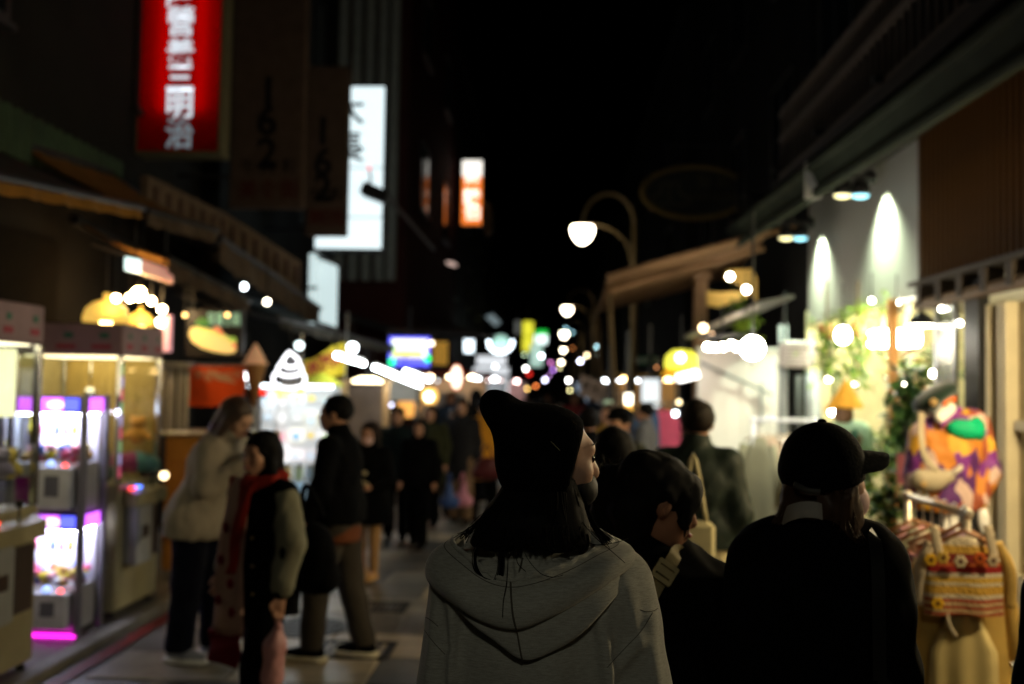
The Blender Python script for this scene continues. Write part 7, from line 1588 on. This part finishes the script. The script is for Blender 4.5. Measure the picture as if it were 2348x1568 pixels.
# brim: curved sheet
fwd = R @ np.array((0, 1, 0)); rt = R @ np.array((1, 0, 0)); o_ = c_(1955, 1036, .03)
rows = []
for i in range(13):
    a_ = -1+2*i/12; L_ = .088*max(0, 1-abs(a_)**5)**.5+.006; root = o_+rt*(a_*.078)-fwd*(.05*a_*a_)+np.array((0, 0, -.046*a_*a_)); rows.append([root-fwd*.01, root+fwd*L_*.5+np.array((0, 0, .001)), root+fwd*L_+np.array((0, 0, -.003))])
g = MB(); up_ = np.array((0, 0, .006)); g.grid([[p+up_ for p in r] for r in rows]); g.grid([[p-up_ for p in r][::-1] for r in rows])
edge = [r[-1] for r in rows]; g.grid([[p+up_, p-up_] for p in edge]); g.build('brim', C('cap_black', (.002, .002, .0022), spec=.05), t, True)
MB().ell(c_(1884, 966, .03), (.012, .012, .007)).build('cap_button', black_c, t, True); MB().tube(spl([c_(1820, 1110, -.06), c_(1850, 1124, -.085), c_(1880, 1128, -.09)], 4), .004, 6, flat=2.0).build('cap_strap', M('strap_grey', (.05, .05, .045), .5), t, True)
blob('hair', [cap(H(.072, -.005, .0), c_(1935, 1215, -.01), .036, .030), cap(H(.070, .02, .02), c_(1958, 1190, .0), .020, .022), cap(H(0, -.05, -.05), c_(1862, 1165, .0), .06, .055), cap(H(-.04, -.05, -.07), c_(1798, 1192, .0), .038, .02), cap(H(-.02, -.06, -.06), c_(1825, 1165, .0), .04, .03), cap(c_(1935, 1215, -.01), c_(1950, 1240, -.02), .028, .012), sub(H(.095, .0, -.004), (.020, .022, .036), R, .008)], hair_br, t, .0075, .02, (.004, 110, 6))
b = MB(); rr = random.Random(9)
for i in range(90):
    u = rr.gauss(0, 1); b.tube(spl([H(.086+rr.gauss(0, .006), rr.gauss(.01, .018), .01), c_(1932+u*9, 1165, -.03+rr.gauss(0, .01)), c_(1938+u*13, 1205+rr.random()*20, -.035+rr.gauss(0, .01)), c_(1944+u*18, 1232+rr.random()*16, -.03)], 3), .0009, 4, False)
for i in range(30):
    u = rr.gauss(0, 1); b.tube(spl([c_(1825+u*6, 1120, -.04), c_(1805+u*7, 1160, -.03), c_(1785+u*8, 1195+rr.random()*10, -.02)], 3), .0008, 4, False)
so = b.build('loose_hair', hair_br, t); so['kind'] = 'stuff'
ring = [];
for (px, py, dd) in ((1776, 1196, .02), (1792, 1184, -.02), (1815, 1172, -.055), (1845, 1166, -.075), (1872, 1168, -.08), (1884, 1172, -.075)):
    ring.append([c_(px, py-17, dd+.01), c_(px+1, py, dd), c_(px+2, py+20, dd-.004)])
g = MB().grid(loft(ring, 4, 3)); g.grid([[p+np.array((0, .008, -.002)) for p in r][::-1] for r in loft(ring, 4, 3)]); g.build('collar', M('collar_grey', (.30, .28, .25), .8), t, True)
blob('jacket', [cap(c_(1748, 1290, .05), c_(2005, 1290, .05), .082, .080), ell(c_(1880, 1335, .07), (.215, .135, .17)), cap(c_(1885, 1390, .06), (kx, D2+.06, .80), .145, .155, (1.30, .9, 1)), cap(c_(1745, 1295, .05), (kx-.195, D2+.05, 1.12), .082, .075), cap((kx-.195, D2+.05, 1.12), (kx-.20, D2+.14, .9), .075, .05), cap(c_(2000, 1300, .05), (kx+.185, D2+.05, 1.10), .082, .075), cap((kx+.185, D2+.05, 1.10), (kx+.19, D2+.14, .9), .075, .05), cap(c_(1770, 1245, .04), c_(1860, 1222, .02), .065, .075), cap(c_(1860, 1222, .02), c_(1985, 1240, .04), .075, .06), cut((0, 0, -1), (0, 0, .72))], black_c, t, .011, .035, (.006, 36, 2))
blob('trousers', [cap((kx, D2+.06, .95), (kx, D2+.06, .85), .13, .13, (1.3, 1, 1)), cap((kx-.1, D2+.05, .9), (kx-.1, D2+.05, .1), .10, .08), cap((kx+.1, D2+.05, .9), (kx+.1, D2+.12, .1), .10, .08)], black_c, t, .02, .03)
for sx, yy in ((-.1, D2+.05), (.1, D2+.12)): blob('shoe', [cap((kx+sx, yy-.05, .05), (kx+sx, yy+.15, .04), .048, .04), cut((0, 0, -1), (0, 0, .003))], black_c, t, .016)
t2 = thing('leather_bag', 'black leather bag strap over the right shoulder of the cap woman', 'bag', c_(2010, 1500, -.08)); lt = M('leather_black', (.012, .012, .012), .28, var=.1)
band([c_(2000, 1215, .06), c_(2002, 1228, -.02), c_(2008, 1262, -.050), c_(2012, 1320, -.075), c_(2014, 1420, -.095), c_(2016, 1560, -.10)], .016, .0025, 'strap', t2, lt)
blob('pouch', [cap((kx+.20, D2-.10, .95), (kx+.30, D2-.06, .95), .07, .07), cap((kx+.20, D2-.10, .78), (kx+.30, D2-.06, .78), .08, .08)], lt, t2, .018); band([c_(2016, 1560, -.10), np.array((kx+.24, D2-.10, 1.0))], .016, .0025, 'strap', t2, lt)
# ================================================================ FAR LIGHTS
def Eb(c, s): return E('far_%d_%d_%d_%d' % (int(c[0]*99), int(c[1]*99), int(c[2]*99), int(s)), c, s)
WARM, COOL, WHT, CYAN, AMB, LAV, YEL = (1, .78, .45), (.8, .93, 1), (1, .97, .9), (.55, .95, 1), (1, .6, .15), (.75, .75, 1), (1, .9, .4)
for px, py, d, r, c_, s, lb in ((1135, 838, 40, .09, COOL, 60, 'cool white bulb over the arched white stall far down the street'), (1205, 845, 42, .08, WHT, 60, 'white bulb left of the red glow far down the street'), (1241, 816, 44, .09, COOL, 60, 'cool bulb on the pale green sign far down the street'),
    (1282, 843, 46, .06, YEL, 22, 'dim yellow bulb below the row of street lamps'), (1345, 815, 26, .045, WARM, 50, 'warm bulb right of the row of street lamps'), (1330, 828, 27, .055, LAV, 60, 'bluish white bulb just left of a warm one, right of the lamps'), (1370, 795, 22, .042, CYAN, 60, 'cyan bulb beside the brown awning pole'), (1372, 813, 23, .04, (.6, .8, .7), 14, 'dim greenish bulb under the cyan one'),
    (1450, 790, 18, .035, CYAN, 60, 'cyan bulb under the brown awning, rightmost'), (1303, 872, 30, .06, WHT, 70, 'white bulb at the foot of the row of lamps'), (1306, 895, 31, .045, YEL, 30, 'yellow white bulb lowest under the row of lamps'), (1249, 871, 40, .07, LAV, 50, 'lavender bulb among the far stalls'), (1208, 891, 38, .06, AMB, 40, 'amber bulb just right of the beanie point'),
    (1228, 885, 39, .06, (1, .25, .06), 26, 'orange red bulb among the far stalls'), (1003, 873, 20, .03, COOL, 14, 'dim bulb right of the fluorescent tubes'), (897, 928, 16, .035, LAV, 20, 'lavender bulb over the head of the man in teal'), (1202, 813, 45, .06, (.7, .95, .6), 16, 'pale green bulb under the yellow vertical sign'), (1312, 798, 50, .06, (.9, .3, .08), 10, 'faint orange bulb right of the fourth lamp'),
    (1213, 857, 43, .10, (1, .03, .02), 8, 'red lamp behind the white bulb far down the street'), (1297, 754, 47, .08, (.4, .8, .9), 12, 'faint teal bulb above the third street lamp'), (1311, 762, 47, .08, (.4, .8, .9), 9, 'faint teal bulb right of the third street lamp'), (1291, 924, 36, .05, (.6, .4, .8), 10, 'faint violet bulb above the crowd'), (1180, 895, 37, .06, YEL, 18, 'pale yellow bulb left of the amber one'), (1262, 832, 41, .06, (1, .3, .8), 18, 'pink bulb on the purple neon cluster, upper'), (1268, 848, 41, .06, (.6, .25, 1), 22, 'violet bulb on the purple neon cluster, lower'), (1258, 862, 41, .05, (.8, .4, 1), 14, 'lilac bulb at the foot of the purple cluster'),
    (1548, 948, 9.5, .035, COOL, 40, 'cool oval bulb left of the head of the man in green'), (1556, 922, 11, .035, WARM, 14, 'warm bulb over the man in green'), (1505, 842, 14, .022, (1, .4, .15), 8, 'small orange bulb under the green street sign')):
    bulb(lb, px, py, d, r*.78, Eb(c_, max(2, s*.30)), .25)
# ring of cool bulbs
t = thing('light_ring', 'half ring of cool bulbs round a pale disc far down the street', 'light', P(1147, 812, 38)); q = P(1147, 785, 38)
MB().ell(q, (.32, .05, .3)).build('disc', Eb((.5, .85, .7), .8), t, True)
for i in range(9):
    a_ = PI+PI*i/8; p = P(1147+27*math.cos(a_), 784-24*math.sin(a_)*1.0, 37.8); MB().ell(p, .06, 8, 6).build('bulb', Eb(COOL, 8), t, True)
MB().tube([q+Vector((0, .1, .2)), q+Vector((0, .1, 1.2))], .03, 6).build('hanger', dark_metal, t)
def lsign(label, x0_, y0_, x1_, y1_, d, parts, hang=True):
    x0, x1, z0, z1 = rect(x0_, y0_, x1_, y1_, d); t = thing('lightbox_sign', label, 'sign', ((x0+x1)/2, d, z0)); n = sum(p[2] for p in parts); z = z1
    for (c_, s, f_) in parts: zb_ = z-(z1-z0)*f_/n; MB().box(x0, x1, d, d+.2, zb_+.004, z).build('face', Eb(c_, s) if s >= 1 else E('fs_%s_%d' % (label[:9].replace(' ', '_'), int(z*99)), c_, s), t); z = zb_
    MB().box(x0-.03, x1+.03, d+.201, d+.24, z0-.03, z1+.03).build('frame', dark_metal, t); MB().tube([((x0+x1)/2, d+.22, z1), ((x0+x1)/2, d+.22, z1+.8)], .03, 6).build('hanger', dark_metal, t)
lsign('narrow cool white lightbox left of the ring of bulbs', 1064, 764, 1085, 808, 34, [(COOL, 3, 1)])
lsign('yellow vertical lightbox far down the street', 1198, 737, 1222, 805, 48, [((.9, .85, .05), 1, .5), ((.5, .55, .02), .5, .06), ((.9, .85, .05), 1, .5)])
lsign('small lightbox with green top and white base, right of the yellow one', 1225, 757, 1254, 788, 46, [((.02, .8, .08), 1, .35), ((.8, 1, .95), 2, .65)])
lsign('pale mint vertical lightbox below the green and white one', 1216, 790, 1243, 840, 45, [((.6, .9, .75), .7, 1)])
lsign('dim grey lightbox left of the yellow vertical one', 1180, 735, 1192, 765, 50, [((.3, .32, .3), .25, 1)])
lsign('bright white menu lightbox on a stall, left of the yellow lantern', 1473, 868, 1512, 935, 14.5, [((.85, .95, 1), 1, 1)])
lsign('upright warm lamp strip right of the dark cap, bright at its top', 1434, 903, 1449, 965, 12.5, [((1, .9, .7), 5, .4), ((1, .5, .08), 1.6, .6)])
lsign('small pale mint sign under the slanting character banner', 1385, 918, 1414, 950, 14, [((.5, .65, .45), .35, 1)])
q = P(1129, 732, 36); t = thing('hanging_fixture', 'pale tilted fixture glinting above the ring of bulbs', 'fixture', q); MB().prism([(-.28, .10), (.0, .2), (.3, -.1), (.1, -.25)], q, (1, 0, 0), (0, 0, 1), (0, .1, 0)).build('plate', Eb((.5, .65, .7), .35) if False else E('plate_dim', (.5, .65, .7), .25), t); MB().tube([q+Vector((0, .05, .1)), q+Vector((0, .05, 1.2))], .02, 6).build('hanger', dark_metal, t)
q = P(1035, 605, 26); t = thing('wall_lamp', 'small warm pink oval lamp under the orange sign', 'lamp', q); MB().ell(q, (.16, .06, .05), 10, 6, Matrix.Rotation(.3, 3, 'Y')).build('glass', E('pinkish_lamp', (1, .7, .6), .7), t, True); MB().tube([q, q+Vector((-2.3, .3, .1))], .02, 6).build('arm', dark_metal, t)
# white arched stall far away
t = thing('arched_stall', 'white lit arched stall front behind the beanie point', 'stall', P(1122, 905, 34)); wl = E('arch_white', (.9, .95, 1), .9)
for a_, b2, c2, d2 in ((1083, 842, 1105, 905), (1148, 842, 1166, 905), (1105, 842, 1148, 862), (1092, 815, 1160, 838)):
    x0, x1, z0, z1 = rect(a_, b2, c2, d2, 34); MB().box(x0+.01, x1-.01, 34, 34.2, z0, z1-.01).build('panel', wl, t)
x0, x1, z0, z1 = rect(1083, 905, 1166, 1000, 34.1); MB().box(x0, x1, 34.1, 34.6, 0, z1-.02).build('counter', M('far_counter', (.3, .3, .3), .6), t)
# slanting banner with characters on the right
t = thing('banner', 'tan banner with dark characters slanting down over the crowd on the right', 'banner', P(1378, 915, 17)); rows = []
for i in range(11):
    u = i/10; a = P(1330+92*u, 856+34*u, 17-.8*u); rows.append([a, a+Vector((0, .02*math.sin(i), -.17)), a+Vector((0, .03*math.sin(i+1), -.36))])
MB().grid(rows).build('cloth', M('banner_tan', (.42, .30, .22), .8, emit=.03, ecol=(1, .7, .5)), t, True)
for i, ch in enumerate('夜市小吃'): text(ch, .2, black_l, t, Vector(rows[2+2*i][1])+Vector((0, -.04, 0)), name='character', ux=(.93, 0, -.36), uy=(.36, 0, .93), bold=.02)
MB().tube([rows[0][0], rows[-1][0]], .012, 6).build('cord', dark_metal, t)
# food stalls down both sides: counters with lit goods
def far_stall(label, x, y, w_, c1, c2, e1, roof):
    t = thing('market_stall', label, 'stall', (x, y, 0)); MB().bev(x-w_/2, x+w_/2, y, y+.7, 0, .95, .02).build('counter', M('fsc_%d' % int(y*10), c1, .6), t)
    for s in (-1, 1): MB().tube([(x+s*(w_/2-.04), y+.65, .95), (x+s*(w_/2-.04), y+.65, 2.05)], .025, 6).build('post', steel, t)
    MB().box(x-w_/2-.1, x+w_/2+.1, y-.25, y+.8, 2.06, 2.12).build('roof', M('fsr_%d' % int(y*10), roof, .7), t); [MB().lathe([(0, 0), (.07, 0), (.10, .03), (.03, .08), (0, .08)], (x-w_*.3+w_*.3*i_, y+.1, 1.96), 12).build('lamp', E('fsl_%d' % int(y*10), c2, e1*2.5), t, True) for i_ in range(3)]
    MB().box(x-w_/2+.05, x+w_/2-.05, y+.66, y+.69, 1.0, 1.95).build('back_board', M('fsb_%d' % int(y*10), tuple(.3+.5*v for v in c2), .7), t)
for a_ in (('food stall with a red roof far along the left side', -2.3, 22, 1.6, (.35, .12, .05), (1, .8, .5), 6, (.3, .03, .02)), ('food stall with a white lamp farther along the left side', -2.1, 27, 1.6, (.3, .3, .3), (.9, .95, 1), 7, (.1, .1, .1)), ('food stall with an amber lamp far along the right side', 1.9, 20.5, 1.5, (.4, .25, .1), (1, .65, .25), 6, (.25, .18, .05)), ('food stall with a white lamp farther along the right side', 1.8, 27, 1.5, (.3, .25, .2), (1, .95, .85), 7, (.05, .12, .06)), ('last food stall with a pinkish lamp on the left', -1.9, 36, 1.8, (.3, .1, .1), (1, .7, .65), 7, (.2, .03, .05)), ('last food stall with a cool lamp on the right', 1.6, 37, 1.8, (.2, .2, .25), (.7, .85, 1), 7, (.05, .05, .1))): far_stall(*a_)
